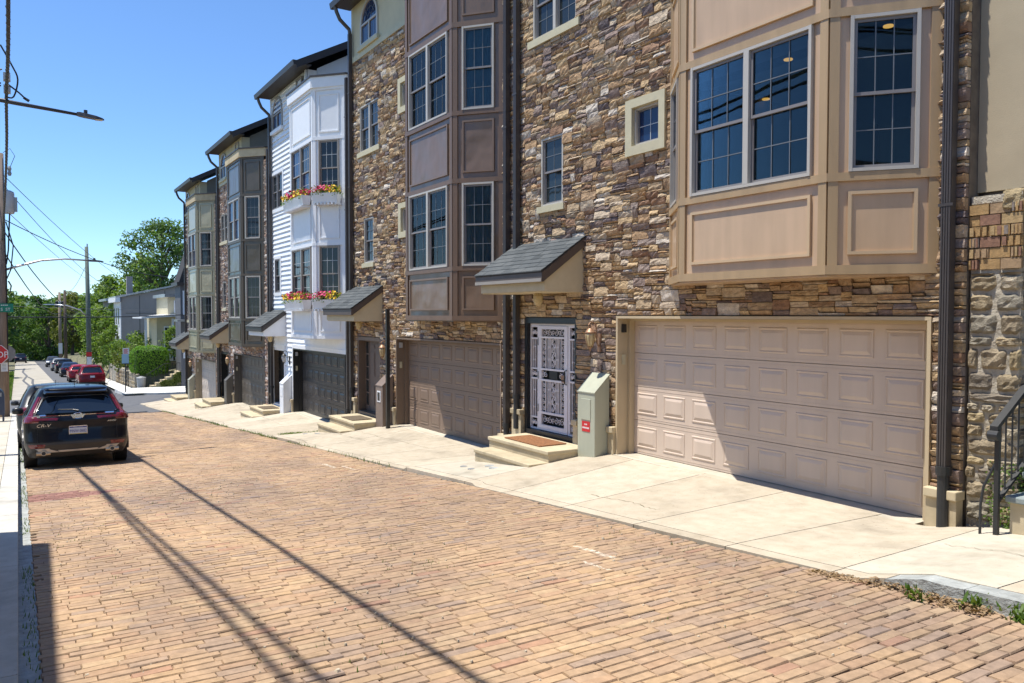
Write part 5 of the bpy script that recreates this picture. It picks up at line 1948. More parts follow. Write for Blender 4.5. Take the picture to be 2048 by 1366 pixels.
# ------------------------------------------------------------------ cars
class CarForm:
    """Body as stacked plan outlines; x forward from the rear bumper, y to the left, z up."""

    def __init__(self, xr, xf, hw, rc, bow=.07):
        self.xr, self.xf, self.hw, self.rc, self.bow = xr, xf, hw, rc, bow

    @staticmethod
    def it(tab, z):
        if z <= tab[0][0]:
            return tab[0][1]
        for (a, va), (b, vb) in zip(tab, tab[1:]):
            if z <= b:
                t = (z - a) / (b - a)
                return va + (vb - va) * t
        return tab[-1][1]

    def pt(self, z, t, side=1):
        """t 0-1 rear centre to corner, 1-2 rear corner, 2-3 flank, 3-4 front corner, 4-5 front."""
        xr, xf, hw = self.it(self.xr, z), self.it(self.xf, z), self.it(self.hw, z)
        r = min(self.it(self.rc, z), hw * .9, (xf - xr) * .45)
        bow = self.bow
        if t <= 1:
            y = (hw - r) * t
            x = xr + bow * (y / hw) ** 2
        elif t <= 2:
            a = (t - 1) * math.pi / 2
            x0 = xr + bow * ((hw - r) / hw) ** 2
            x, y = x0 + r - r * math.cos(a), hw - r + r * math.sin(a)
        elif t <= 3:
            x0 = xr + bow * ((hw - r) / hw) ** 2 + r
            x, y = x0 + (xf - r - x0) * (t - 2), hw - .0
            y += .02 * math.sin(math.pi * (t - 2))
        elif t <= 4:
            a = (t - 3) * math.pi / 2
            x, y = xf - r + r * math.sin(a), hw - r + r * math.cos(a)
        else:
            x, y = xf + .05 * (t - 4), (hw - r) * (5 - t)
        return Vector((x, y * side, z))

    def nrm(self, z, t, side=1):
        e = .012
        a = self.pt(z, min(5, t + e), side) - self.pt(z, max(0, t - e), side)
        b = self.pt(z + e, t, side) - self.pt(z - e, t, side)
        n = a.cross(b)
        if n.length < 1e-9:
            return Vector((-1, 0, 0))
        n.normalize()
        c = Vector((self.it(self.xr, z) + 2.0, 0, z))
        if n.dot(self.pt(z, t, side) - c) < 0:
            n = -n
        return n

    def patch(self, b, rows, off, side=1, nt=5, nz=4, both=False, thick=.012):
        """rows: (z, t0, t1). A skin laid off the body by `off`, with an edge down to the body."""
        sides = (1, -1) if both else (side,)
        for sd in sides:
            grid = []
            for (za, a0, a1), (zb, b0, b1) in zip(rows, rows[1:]):
                for q in range(nz + (1 if (zb, b0, b1) == rows[-1] else 0)):
                    s = q / nz
                    z = za + (zb - za) * s
                    t0, t1 = a0 + (b0 - a0) * s, a1 + (b1 - a1) * s
                    grid.append([(z, t0 + (t1 - t0) * i / nt) for i in range(nt + 1)])
            n0 = len(b.v)
            for row in grid:
                for z, t in row:
                    # negative t runs across the centre line
                    s2, tt = (sd, t) if t >= 0 else (-sd, -t)
                    b.v.append(tuple(self.pt(z, tt, s2) + self.nrm(z, tt, s2) * off))
            W = nt + 1
            H = len(grid)
            for j in range(H - 1):
                for i in range(nt):
                    b.f.append((n0 + j * W + i, n0 + j * W + i + 1, n0 + (j + 1) * W + i + 1, n0 + (j + 1) * W + i))
            ring = [i for i in range(W)] + [j * W + nt for j in range(1, H)] + [(H - 1) * W + i for i in range(nt - 1, -1, -1)] + [j * W for j in range(H - 2, 0, -1)]
            m0 = len(b.v)
            for q in ring:
                z, t = grid[q // W][q % W]
                s2, tt = (sd, t) if t >= 0 else (-sd, -t)
                b.v.append(tuple(self.pt(z, tt, s2) + self.nrm(z, tt, s2) * (off - thick)))
            R = len(ring)
            for i in range(R):
                b.f.append((n0 + ring[i], n0 + ring[(i + 1) % R], m0 + (i + 1) % R, m0 + i))
        return b

    def shell(self, zs, capz=True):
        b = MB()
        ts = [i / 5 for i in range(5)] + [1 + i / 4 for i in range(4)] + [2 + i / 8 for i in range(8)] + [3 + i / 4 for i in range(4)] + [4 + i / 4 for i in range(5)]
        ringl = [(t, 1) for t in ts] + [(t, -1) for t in reversed(ts[1:-1])]
        n = len(ringl)
        for z in zs:
            for t, s in ringl:
                b.v.append(tuple(self.pt(z, t, s)))
        for j in range(len(zs) - 1):
            for i in range(n):
                b.f.append((j * n + i, j * n + (i + 1) % n, (j + 1) * n + (i + 1) % n, (j + 1) * n + i))
        b.f.append(tuple(range(n))[::-1])
        top = (len(zs) - 1) * n
        cz = max(zs) + .025
        ci = len(b.v)
        xm = (self.it(self.xr, zs[-1]) + self.it(self.xf, zs[-1])) / 2
        b.v.append((xm, 0, cz))
        b.f += [(top + i, top + (i + 1) % n, ci) for i in range(n)]
        return b


def place_car(t, x, y, slope=0.066, heading=-1, zfix=0.0, zscale=1.0):
    """x is the world position of the rear bumper (or of the front one for a car facing us)."""
    f = Vector((-1, 0, -slope)).normalized()
    if heading > 0:
        f = -f
    up = Vector((-slope * (-1 if heading < 0 else -1), 0, 1))
    up = Vector((-slope, 0, 1)).normalized()
    l = up.cross(f).normalized()
    up = f.cross(l).normalized() * zscale
    t.matrix_world = Matrix(((f.x, l.x, up.x, x), (f.y, l.y, up.y, y), (f.z, l.z, up.z, rz(x) + zfix), (0, 0, 0, 1)))


def wheels(t, xs, hw, r, w=.235):
    for x in xs:
        for s in (1, -1):
            y1 = s * hw
            y0 = s * (hw - w)

            def ty(b):
                prof = [(r * .62, 0), (r * .93, .0), (r, .03), (r, w - .03), (r * .93, w), (r * .62, w)]
                n = 26
                for rr, d in prof:
                    for k in range(n):
                        a = 2 * math.pi * k / n
                        b.v.append((rr * math.cos(a), d, rr * math.sin(a)))
                for i in range(len(prof) - 1):
                    for k in range(n):
                        k2 = (k + 1) % n
                        b.f.append((i * n + k, i * n + k2, (i + 1) * n + k2, (i + 1) * n + k))
                for g in (.06, .095, .13, .165):
                    b.tube([((r + .001) * math.cos(2 * math.pi * k / n), g * w / .235, (r + .001) * math.sin(2 * math.pi * k / n)) for k in range(n + 1)], .004, 3, False)

            def rim(b):
                b.cyl((0, w * .45, 0), (0, w * .5, 0), r * .66, n=20)
                for q in range(10):
                    a = q * math.pi / 5
                    b.tube([(r * .1 * math.cos(a), w - .012, r * .1 * math.sin(a)), (r * .62 * math.cos(a), w - .02, r * .62 * math.sin(a))], [.035, .022], 4)
                b.tube([(r * .62 * math.cos(2 * math.pi * k / 20), w - .012, r * .62 * math.sin(2 * math.pi * k / 20)) for k in range(21)], .018, 5, False)
            rt = 0 if s > 0 else math.pi
            o = shared(('tyre', r, w), "wheel", ty, M['tyre'], t, loc=(x, y0, r), rot=(0, 0, rt), smooth=False)
            shared(('rim', r, w), "rim", rim, M['rim'], o)


def text_on(parent, body, size, loc, mat, name="badge", extrude=.003, shear=0.0, align='CENTER', sx=1.0):
    o = link(name, text_mesh(body, size, align, extrude, shear), mat, parent)
    o.matrix_local = Matrix(((0, 0, -1, loc[0]), (-sx, 0, 0, loc[1]), (0, 1, 0, loc[2]), (0, 0, 0, 1)))
    return o


# ---- the black crossover in the foreground
black = car_paint("paint_black_blue", (0.006, 0.008, 0.014))
CRF = CarForm(
    xr=[(.22, .16), (.36, .05), (.50, .012), (.60, .02), (.72, .055), (.86, .06), (.98, .035), (1.06, .06), (1.10, .14), (1.16, .20), (1.32, .34), (1.48, .46), (1.55, .47), (1.60, .46), (1.635, .54), (1.665, .85), (1.685, 1.25)],
    xf=[(.22, 4.42), (.50, 4.56), (.75, 4.54), (.90, 4.46), (.98, 4.25), (1.03, 3.72), (1.07, 3.55), (1.30, 3.12), (1.48, 2.78), (1.58, 2.55), (1.635, 2.35), (1.665, 2.15), (1.685, 1.9)],
    hw=[(.22, .82), (.36, .88), (.52, .915), (.75, .925), (.95, .925), (1.04, .90), (1.10, .865), (1.30, .775), (1.48, .695), (1.58, .645), (1.635, .60), (1.665, .53), (1.685, .40)],
    rc=[(.22, .30), (.5, .26), (.8, .24), (1.0, .20), (1.1, .17), (1.5, .15), (1.6, .18), (1.685, .25)], bow=.10)
t = thing("crossover_car", "black crossover parked facing downhill, nearest car, with plate MNW-0682", "car")
body = obj("body", CRF.shell([.24, .36, .46, .50, .60, .72, .80, .86, .93, .98, 1.03, 1.06, 1.10, 1.16, 1.24, 1.32, 1.40, 1.48, 1.55, 1.60, 1.635, 1.665, 1.685]), black, t, smooth=True)
b = MB()
CRF.patch(b, [(.25, -2.0, 2.0), (.40, -2.0, 2.0), (.545, -1.98, 1.98)], .012, nt=22, nz=3)
CRF.patch(b, [(.25, 2.0, 2.06), (.50, 2.0, 2.06)], .010, both=True, nt=2)
obj("bumper", b, M['clad'], t, smooth=False)
b = MB()
for s in (1, -1):
    CRF.patch(b, [(.24, 2.32, 2.66), (.33, 2.31, 2.67), (.42, 2.30, 2.68)], .012, side=s, nt=6, nz=2)
obj("side_sill", b, M['clad'], t)
b = MB()
CRF.patch(b, [(.355, -.55, .55), (.385, -.58, .58)], .024, nt=12, nz=2, thick=.02)
CRF.patch(b, [(.355, .55, 1.15), (.41, .78, 1.20), (.435, .80, 1.25)], .024, both=True, nt=5, nz=2, thick=.02)
obj("skid_trim", b, M['silver'], t)
for s in (1, -1):
    b = MB()
    CRF.patch(b, [(.445, .92, 1.45), (.515, .86, 1.55)], .018, side=s, nt=5, nz=2)
    obj("reflector", b, M['tail_dark'], t)
    b = MB().cyl((.02, s * .60, .335), (.22, s * .60, .335), .048, n=14)
    for q in (.06,):
        b.cyl((.10, s * .48, .335), (.12, s * .72, .335), .05, n=10)
    obj("exhaust", b, M['steel'], t)
    obj("exhaust_hole", MB().cyl((.012, s * .60, .335), (.019, s * .60, .335), .036, n=12), M['black'], t)
b = MB()
CRF.patch(b, [(1.115, -1.12, 1.12), (1.16, -1.13, 1.13), (1.30, -1.10, 1.10), (1.42, -1.05, 1.05), (1.465, -.92, .92)], .008, nt=16, nz=3)
obj("rear_window", b, M['car_glass'], t, smooth=True)
b = MB()
CRF.patch(b, [(1.50, -1.2, 1.2), (1.535, -1.35, 1.35), (1.585, -1.35, 1.35), (1.60, -1.3, 1.3)], .012, nt=16, nz=2)
b.hexa([(.36, -.55, 1.525), (.36, .55, 1.525), (.62, .60, 1.55), (.62, -.60, 1.55), (.35, -.53, 1.55), (.35, .53, 1.55), (.66, .58, 1.63), (.66, -.58, 1.63)])
obj("spoiler", b, black, t)
for s in (1, -1):
    b = MB()
    CRF.patch(b, [(1.06, 1.22, 1.80), (1.12, 1.30, 1.62), (1.30, 1.36, 1.58), (1.46, 1.38, 1.54)], .014, side=s, nt=4, nz=4)
    lamp = obj("tail_lamp", b, M['tail_red'], t)
    b = MB()
    CRF.patch(b, [(.955, .95, 2.06), (1.01, .92, 2.09), (1.065, 1.0, 2.05)], .018, side=s, nt=8, nz=3)
    CRF.patch(b, [(.985, .50, .95), (1.035, .47, .97)], .016, side=s, nt=4, nz=2)
    obj("lamp_arm", b, M['tail_dark'], lamp)
    b = MB()
    CRF.patch(b, [(1.0, .56, 1.5), (1.018, .56, 1.5)], .022, side=s, nt=6, nz=1)
    CRF.patch(b, [(1.14, 1.20, 1.28), (1.45, 1.24, 1.30)], .018, side=s, nt=1, nz=3)
    obj("lamp_strip", b, M['tail_red'], lamp)
b = MB()
CRF.patch(b, [(1.066, -.92, .92), (1.092, -.94, .94)], .022, nt=14, nz=1, thick=.03)
b.prism([(.030, -.13, 1.092), (.030, -.085, 1.012), (.030, .085, 1.012), (.030, .13, 1.092)], (.03, 0, 0))
obj("chrome_bar", b, M['chrome'], t)
b = MB()
for y in (.038, -.038):
    b.prism([(.014, y * 1.35 - .012, 1.108), (.014, y * 1.35 + .012, 1.108), (.014, y + .012, 1.018), (.014, y - .012, 1.018)], (.013, 0, 0))
b.box(.014, .027, -.036, .036, 1.052, 1.070)
b.tube([(.020, .075 * math.copysign(abs(math.cos(a)) ** .6, math.cos(a)), 1.062 + .056 * math.copysign(abs(math.sin(a)) ** .6, math.sin(a))) for a in [i * math.pi / 10 for i in range(21)]], .0075, 5, False)
obj("emblem", b, M['chrome'], t)
text_on(t, "CR-V", .085, (.042, .60, .865), M['chrome'], shear=.25, sx=1.25)
text_on(t, "AWD", .052, (.044, -.60, .905), M['chrome'], shear=.25, sx=1.25)
b = MB()
CRF.patch(b, [(.62, -.60, .60), (.72, -.56, .56), (.86, -.52, .52)], -.012, nt=8, nz=2)
pl = obj("number_plate", MB().box(.022, .034, -.155, .155, .69, .845), M['plate'], t)
obj("plate_band", MB().box(.0195, .0215, -.15, .15, .818, .842), M['plate_blue'], pl)
obj("plate_band", MB().box(.0195, .0215, -.15, .15, .692, .704), M['plate_yellow'], pl)
text_on(pl, "MNW-0682", .088, (.0185, 0, .722), M['plate_blue'], "plate_number", .001, sx=.68)
text_on(pl, "PENNSYLVANIA", .024, (.0175, 0, .822), M['plate'], "plate_state", .0008)
obj("plate_frame", MB().box(.0200, .034, -.162, -.1555, .685, .85).box(.02, .034, .1555, .162, .685, .85).box(.02, .034, -.155, .155, .8455, .86), M['chrome'], pl)
b = MB()
b.tube([(.175, -.02, 1.16), (.21, .08, 1.185), (.235, .34, 1.20)], [.02, .014, .009], 6)
obj("wiper", b, M['black'], t)
b = MB()
b.prism([(.80, .0, 1.68), (.98, .0, 1.69), (.84, .0, 1.765)], (0, .012, 0))
obj("antenna_fin", b, M['black'], t)
for s in (1, -1):
    b = MB()
    CRF.patch(b, [(1.10, 2.08, 2.90), (1.20, 2.12, 2.84), (1.32, 2.15, 2.80), (1.46, 2.20, 2.74)], .006, side=s, nt=12, nz=2)
    obj("side_window", b, M['car_glass'], t, smooth=True)
    b = MB()
    for tt in (2.30, 2.60):
        CRF.patch(b, [(1.09, tt, tt + .02), (1.48, tt, tt + .02)], .009, side=s, nt=1, nz=3)
    obj("pillar", b, M['black'], t)
    b = MB()
    CRF.patch(b, [(1.075, 2.06, 2.92), (1.095, 2.07, 2.90)], .012, side=s, nt=10, nz=1)
    obj("chrome_strip", b, M['chrome'], t)
    b = MB()
    for k in range(10):
        pass
    b.lathe((0, 0, 0), [(.02, -.085), (.085, -.07), (.10, 0), (.09, .06), (.03, .085)], 12)
    me = b.mesh("mirror")
    o = link("mirror", me, M['black'], t, loc=(3.18, s * 1.02, 1.10), scale=(.75, 1.15, .95), smooth=True)
    # wheel arch lining and cladding lip
    for wx in (.93, 3.62):
        b = MB()
        pts = [(wx + .415 * math.cos(a), s * .93, .37 + .40 * math.sin(a)) for a in [(-.25 + i * .18) for i in range(21)]]
        b.tube(pts, .028, 5)
        obj("arch_lip", b, M['clad'], t)
        obj("wheel_arch", MB().cyl((wx, s * .926, .37), (wx, s * .70, .37), .40, n=24), M['black'], t)
b = MB()
for (a0, a1) in ((1.03, 1.05), (1.50, 1.52)):
    for s in (1, -1):
        CRF.patch(b, [(.56, a0 + .06, a0 + .072), (.78, a0, a0 + .012), (.95, a0 - .02, a0 - .008)], .002, side=s, nt=1, nz=3)
CRF.patch(b, [(.556, -1.0, 1.0), (.562, -1.0, 1.0)], .004, nt=12, nz=1)
obj("shut_line", b, M['black'], t)
wheels(t, (.93, 3.62), .93, .355)
place_car(t, -17.88, 1.0, zscale=.965)


def simple_car(name, label, paint, x, y, heading, slope, form, length_scale=1.0, group="cars parked down the hill", roofz=1.685, plate=True, lamp=None, sedan=False, zfix=0):
    t = thing(name, label, "car", group=group)
    zs = sorted({z for z, _ in form.xr} | {z for z, _ in form.xf} | {z for z, _ in form.hw})
    zs = [z for z in zs if z >= .22]
    obj("body", form.shell(zs), paint, t, smooth=True)
    zt = zs[-1]
    zb = form.belt
    ztop = zt - .16
    b = MB()
    form.patch(b, [(zb + .06, -1.1, 1.1), ((zb + ztop) / 2, -1.08, 1.08), (ztop, -.95, .95)], .006, nt=12, nz=3)
    obj("rear_window", b, M['car_glass'], t, smooth=True)
    b = MB()
    form.patch(b, [(zb + .05, 4.05, 5.0), ((zb + ztop) / 2, 4.05, 5.0), (ztop + .03, 4.1, 5.0)], .006, both=True, nt=6, nz=3)
    obj("windscreen", b, M['car_glass'], t, smooth=True)
    for s in (1, -1):
        b = MB()
        form.patch(b, [(zb + .03, 2.07, 2.92), ((zb + ztop) / 2, 2.14, 2.84), (ztop + .02, 2.22, 2.76)], .006, side=s, nt=10, nz=3)
        obj("side_window", b, M['car_glass'], t, smooth=True)
        b = MB()
        for tt in (2.32, 2.58):
            form.patch(b, [(zb + .02, tt, tt + .025), (ztop + .03, tt, tt + .025)], .009, side=s, nt=1, nz=3)
        obj("pillar", b, paint, t)
        b = MB()
        form.patch(b, form.lamp, .012, side=s, nt=6, nz=3)
        obj("tail_lamp", b, M['tail_red'], t)
        b = MB()
        form.patch(b, [(zb - .28, 3.4, 4.3), (zb - .20, 3.3, 4.4), (zb - .12, 3.3, 4.2)], .010, side=s, nt=6, nz=2)
        obj("headlight", b, M['plate'], t)
        b = MB().lathe((0, 0, 0), [(.02, -.075), (.08, -.06), (.09, 0), (.08, .05), (.03, .075)], 10)
        link("mirror", b.mesh("mirror"), paint if paint.name != 'paint_black_blue' else M['black'], t, loc=(form.mx, s * (form.it(form.hw, zb) + .10), zb + .06), scale=(.75, 1.15, .95), smooth=True)
        for wx in form.wheels:
            obj("wheel_arch", MB().cyl((wx, s * (form.it(form.hw, .5) + .004), .34), (wx, s * .66, .34), .375, n=20), M['black'], t)
    b = MB()
    form.patch(b, [(.23, -1.7, 1.7), (.40, -1.75, 1.75)], .010, nt=16, nz=2)
    form.patch(b, [(.24, 4.0, 5.0), (.38, 4.0, 5.0)], .010, both=True, nt=6, nz=2)
    form.patch(b, [(.60, 4.35, 5.0), (.76, 4.35, 5.0)], .008, both=True, nt=4, nz=2)
    obj("bumper", b, M['clad'], t)
    if plate:
        x0 = form.it(form.xr, form.platez) - .014
        obj("number_plate", MB().box(x0, x0 + .02, -.155, .155, form.platez - .075, form.platez + .075), M['plate'], t)
    b = MB().prism([(1.0, 0, zt + .01), (1.16, 0, zt + .015), (1.02, 0, zt + .09)], (0, .012, 0))
    obj("antenna_fin", b, M['black'], t)
    wheels(t, form.wheels, form.it(form.hw, .5) + .004, .335, .22)
    place_car(t, x, y, slope, heading, zfix)
    return t


def suv_form(L=4.5, W=1.84, H=1.66):
    k = L / 4.5
    hw = W / 2
    f = CarForm(
        xr=[(.22, .14), (.40, .03), (.55, 0), (.75, .05), (.95, .05), (1.02, .08), (1.10, .17), (1.30, .33), (H - .17, .46), (H - .09, .44), (H - .045, .52), (H, 1.2 * k)],
        xf=[(.22, 4.36 * k), (.50, 4.48 * k), (.75, 4.46 * k), (.92, 4.32 * k), (1.0, 3.75 * k), (1.05, 3.45 * k), (1.30, 3.0 * k), (H - .17, 2.66 * k), (H - .045, 2.3 * k), (H, 1.9 * k)],
        hw=[(.22, hw - .08), (.5, hw - .01), (.75, hw), (.95, hw - .01), (1.05, hw - .06), (1.30, hw - .15), (H - .17, hw - .23), (H - .045, hw - .31), (H, hw - .48)],
        rc=[(.22, .28), (.8, .24), (1.1, .17), (1.5, .15), (H, .25)], bow=.10)
    f.belt, f.platez, f.mx, f.wheels = 1.03, .80, 3.1 * k, (.88 * k, 3.55 * k)
    f.lamp = [(.86, .98, 2.02), (.97, .92, 2.06), (1.04, 1.05, 1.98)]
    return f


def sedan_form(L=4.6, W=1.80, H=1.44):
    k = L / 4.6
    hw = W / 2
    f = CarForm(
        xr=[(.22, .14), (.38, .03), (.52, 0), (.75, .03), (.90, .05), (.99, .10), (1.02, .55 * k), (1.05, .70 * k), (1.20, 1.02 * k), (H - .12, 1.32 * k), (H - .04, 1.6 * k), (H, 2.0 * k)],
        xf=[(.22, 4.46 * k), (.48, 4.58 * k), (.68, 4.55 * k), (.80, 4.40 * k), (.90, 3.75 * k), (.95, 3.50 * k), (1.20, 2.98 * k), (H - .12, 2.72 * k), (H - .04, 2.5 * k), (H, 2.2 * k)],
        hw=[(.22, hw - .08), (.5, hw - .01), (.7, hw), (.88, hw - .01), (.98, hw - .06), (1.2, hw - .16), (H - .12, hw - .24), (H - .04, hw - .32), (H, hw - .46)],
        rc=[(.22, .28), (.8, .24), (1.0, .2), (1.3, .18), (H, .25)], bow=.10)
    f.belt, f.platez, f.mx, f.wheels = .98, .72, 3.2 * k, (.95 * k, 3.62 * k)
    f.lamp = [(.76, 1.0, 2.05), (.84, .95, 2.08), (.94, 1.02, 2.03)]
    return f


red = car_paint("paint_red", (0.17, 0.008, 0.016))
red2 = car_paint("paint_red_bright", (0.29, 0.010, 0.022))
maroon = car_paint("paint_maroon", (0.10, 0.010, 0.014))
navy = car_paint("paint_navy", (0.012, 0.016, 0.034))
grey = car_paint("paint_grey", (0.04, 0.043, 0.046))
silver = car_paint("paint_silver", (0.22, 0.23, 0.24))
simple_car("parked_car", "black car mostly hidden behind the nearest crossover at the left kerb", grey, -23.35, .86, -1, .066, suv_form(4.35, 1.80, 1.62))
simple_car("parked_car", "dark red crossover just past the junction, largest of the red cars", red, -69.3, 4.90, -1, .031, suv_form(4.55, 1.86, 1.68))
simple_car("parked_car", "bright red hatchback in front of the dark red crossover", red2, -78.5, 4.62, -1, .031, suv_form(4.2, 1.78, 1.52))
simple_car("parked_car", "navy sedan with red tail lamps ahead of the red hatchback", navy, -91.0, 4.55, -1, .031, sedan_form(4.7, 1.82, 1.46))
simple_car("parked_car", "black estate car with pale roof edge ahead of the navy sedan", black, -103.0, 4.55, -1, .031, suv_form(4.7, 1.86, 1.62))
simple_car("parked_car", "grey silver car mostly hidden in the parked line", silver, -112.0, 4.4, -1, .031, suv_form(4.4, 1.82, 1.56))
simple_car("parked_car", "dark sedan facing uphill at the far end of the parked line", grey, -136.0, 4.35, 1, .031, sedan_form(4.7, 1.86, 1.50))
simple_car("distant_car", "tiny dark car at the bottom of the street under the trees", navy, -163.0, .45, -1, .031, suv_form(4.6, 1.84, 1.7))
# ------------------------------------------------------------------ poles, signs, lamps, wires
def sag(p, q, s, n=14):
    p, q = Vector(p), Vector(q)
    return [tuple(p.lerp(q, i / n) - Vector((0, 0, s * 4 * (i / n) * (1 - i / n)))) for i in range(n + 1)]


def wire(pts, r, label, mat=None, group="overhead wires on the left", cat="wire", n=5, name="overhead_wire"):
    o = obj(name, MB().tube(pts, r, n), mat or M['cable'])
    tag(o, label, cat, group)
    return o


def lamp_head(b, p, d, L_=.56, w=.13):
    """Flat cobra head at p pointing along d."""
    d = Vector(d).normalized()
    s = Vector((-d.y, d.x, 0)).normalized()
    u = Vector((0, 0, 1))
    p = Vector(p)
    prof = [(0, .045, .05), (.10, w * .7, .06), (.30, w, .055), (.70, w * .95, .045), (.92, w * .55, .03), (1.0, w * .2, .015)]
    n0 = len(b.v)
    for t, ww, h in prof:
        c = p + d * (t * L_)
        for a, e in ((-1, -.5), (1, -.5), (.8, 1), (-.8, 1)):
            b.v.append(tuple(c + s * ww * a + u * h * e))
    for i in range(len(prof) - 1):
        for k in range(4):
            b.f.append((n0 + i * 4 + k, n0 + i * 4 + (k + 1) % 4, n0 + (i + 1) * 4 + (k + 1) % 4, n0 + (i + 1) * 4 + k))
    b.f += [(n0, n0 + 3, n0 + 2, n0 + 1), tuple(n0 + (len(prof) - 1) * 4 + k for k in range(4))]


# pole A, at the near left corner of the junction
PA = (-40.0, -0.58)
t = thing("utility_pole", "weathered wooden utility pole at the left edge carrying the street sign", "utility pole", (PA[0], PA[1], rz(-40)))
obj("pole", MB().tube([(0, 0, -.3), (.0, 0, 5), (.02, .03, 11.25)], [.27, .25, .19], 14), M['wood_pole'], t, smooth=True)
tr = MB().lathe((.0, .36, 8.75), [(.19, 0), (.22, .04), (.22, .85), (.20, .92), (.08, .98)], 16)
obj("transformer", tr, M['box_grey'], t, smooth=True)
eb = MB().box(-.10, .10, .52, .68, 8.85, 9.45)
obj("equipment_box", eb, M['sign_grey'], t)
b = MB()
b.box(-.9, .9, -.28, -.18, 10.2, 10.32)
obj("crossarm", b, M['wood_pole'], t)
for x in (-.8, 0, .8):
    obj("insulator", MB().lathe((x, -.23, 10.32), [(.03, 0), (.06, .05), (.03, .08), (.06, .12), (.02, .16)], 8), M['sign_grey'], t)
obj("insulator", MB().lathe((.0, .42, 10.55), [(.05, -.2), (.08, -.1), (.05, 0), (.08, .1), (.04, .2)], 8), M['sign_grey'], t)
cb = MB()
cb.tube([(.0, .2, 11.3), (.0, .45, 11.5), (.0, .62, 11.2), (.0, .44, 10.7)], .012, 5)
cb.tube([(.1, .25, 8.4), (.1, .5, 7.4), (.1, .4, 6.4), (.1, .25, 6.0)], .025, 5)
cb.tube([(.1, .22, 9.6), (.12, .40, 8.9), (.1, .32, 7.2), (.1, .24, 6.6)], .03, 5)
cb.tube([(.1, .10, 9.4), (.14, .20, 7.8), (.12, .24, 6.2), (.12, .23, 2.4)], .022, 5)
cb.tube([(.18, .22, 5.6), (.2, .34, 5.35), (.2, .40, 5.7), (.2, .30, 5.9)], .03, 5)
obj("cabling", cb, M['cable'], t)
# its arm lamp over the junction
lt = thing("street_lamp", "long curved grey arm lamp reaching over the junction from the wooden pole", "street lamp", (PA[0], PA[1], rz(-40)), "arm street lamps")
z0 = 6.58
obj("arm", MB().tube([(0, .15, z0 - .22), (0, .7, z0 - .02), (0, 1.5, z0 + .24), (0, 2.4, z0 + .34), (0, 3.35, z0 + .30)], [.05, .048, .045, .04, .035], 8), M['alu'], lt, smooth=True)
b = MB()
lamp_head(b, (0, 3.30, z0 + .29), (0, 1, -.03), .62, .13)
obj("lamp_head", b, M['lamp_grey'], lt)
obj("photocell", MB().cyl((0, 3.55, z0 + .33), (0, 3.55, z0 + .42), .045, n=10), M['lamp_grey'], lt)
# STOP sign
sg = thing("stop_sign", "red octagonal STOP sign on the wooden pole at the left edge", "stop sign", (PA[0] + .5, -.72, 0))
R_ = .42


def octagon(r, x, zc, dx):
    return [(x, r * math.cos(math.pi / 8 + i * math.pi / 4), zc + r * math.sin(math.pi / 8 + i * math.pi / 4)) for i in range(8)]


zc = .53
obj("plate", MB().prism(octagon(R_, 0, zc, 0), (.012, 0, 0)), M['sign_white'], sg)
obj("red_face", MB().prism(octagon(R_ * .94, .0125, zc, 0), (.004, 0, 0)), M['red_sign'], sg)
o = link("lettering", text_mesh("STOP", .36, 'CENTER', .002), M['sign_white'], sg)
o.matrix_local = Matrix(((0, 0, 1, .019), (.92, 0, 0, 0), (0, 1, 0, zc - .125), (0, 0, 0, 1)))
obj("post", MB().cyl((-.05, -.05, rz(-39.5)), (-.05, -.05, zc + .45), .03, n=8), M['sign_grey'], sg)
ob = thing("stop_sign", "grey back of a second octagonal sign just behind the STOP sign", "sign", (PA[0] - .6, -.42, 0))
obj("plate", MB().prism(octagon(.37, 0, .52, 0), (.01, 0, 0)), M['sign_grey'], ob)
obj("post", MB().cyl((-.04, -.10, rz(-40.6)), (-.04, -.10, .9), .03, n=8), M['sign_grey'], ob)
o = obj("paper_notice", MB().box(PA[0] + .27, PA[0] + .285, PA[1] - .02, PA[1] + .22, -.20, .18), M['sign_white'])
tag(o, "small white notice on the wooden pole below the STOP sign", "notice")
ln = MB()
for i in range(5):
    ln.box(PA[0] + .2855, PA[0] + .287, PA[1] + .02, PA[1] + .17, -.14 + i * .06, -.12 + i * .06)
obj("print", ln, M['sign_grey'], o)
sn = thing("street_name_sign", "green street name sign ending in S ST on the wooden pole", "street sign", (PA[0] + .3, PA[1], 0))
obj("plate", MB().box(0, .015, -.62, .46, 2.30, 2.66), M['sign_green'], sn)
for body, size, y, z in (("S  ST", .17, .36, 2.36),):
    o = link("lettering", text_mesh(body, size, 'RIGHT', .001), M['sign_white'], sn)
    o.matrix_local = Matrix(((0, 0, 1, .0165), (1, 0, 0, y), (0, 1, 0, z), (0, 0, 0, 1)))
ln = MB()
for i in range(4):
    ln.box(.0155, .0168, .02 + i * .065, .065 + i * .065, 2.575, 2.61)
obj("small_print", ln, M['sign_white'], sn)
mb_ = thing("mail_box", "dark blue street mailbox on the left pavement, cut by the frame", "mailbox", (-36.0, -.78, rz(-36) + .145))
b = MB()
prof = [(-.33, .28), (.33, .28), (.33, .98)] + [(.33 * math.cos(a), .98 + .33 * math.sin(a)) for a in [i * math.pi / 10 for i in range(1, 10)]] + [(-.33, .98)]
b.prism([(-.3, y, z) for y, z in prof], (.6, 0, 0))
obj("body", b, M['mail_blue'], mb_)
for x in (-.25, .25):
    for y in (-.28, .28):
        obj("leg", MB().box(x - .03, x + .03, y - .03, y + .03, 0, .29), M['mail_blue'], mb_)
obj("slot_flap", MB().box(.301, .33, -.24, .24, .98, 1.12), M['sign_grey'], mb_)

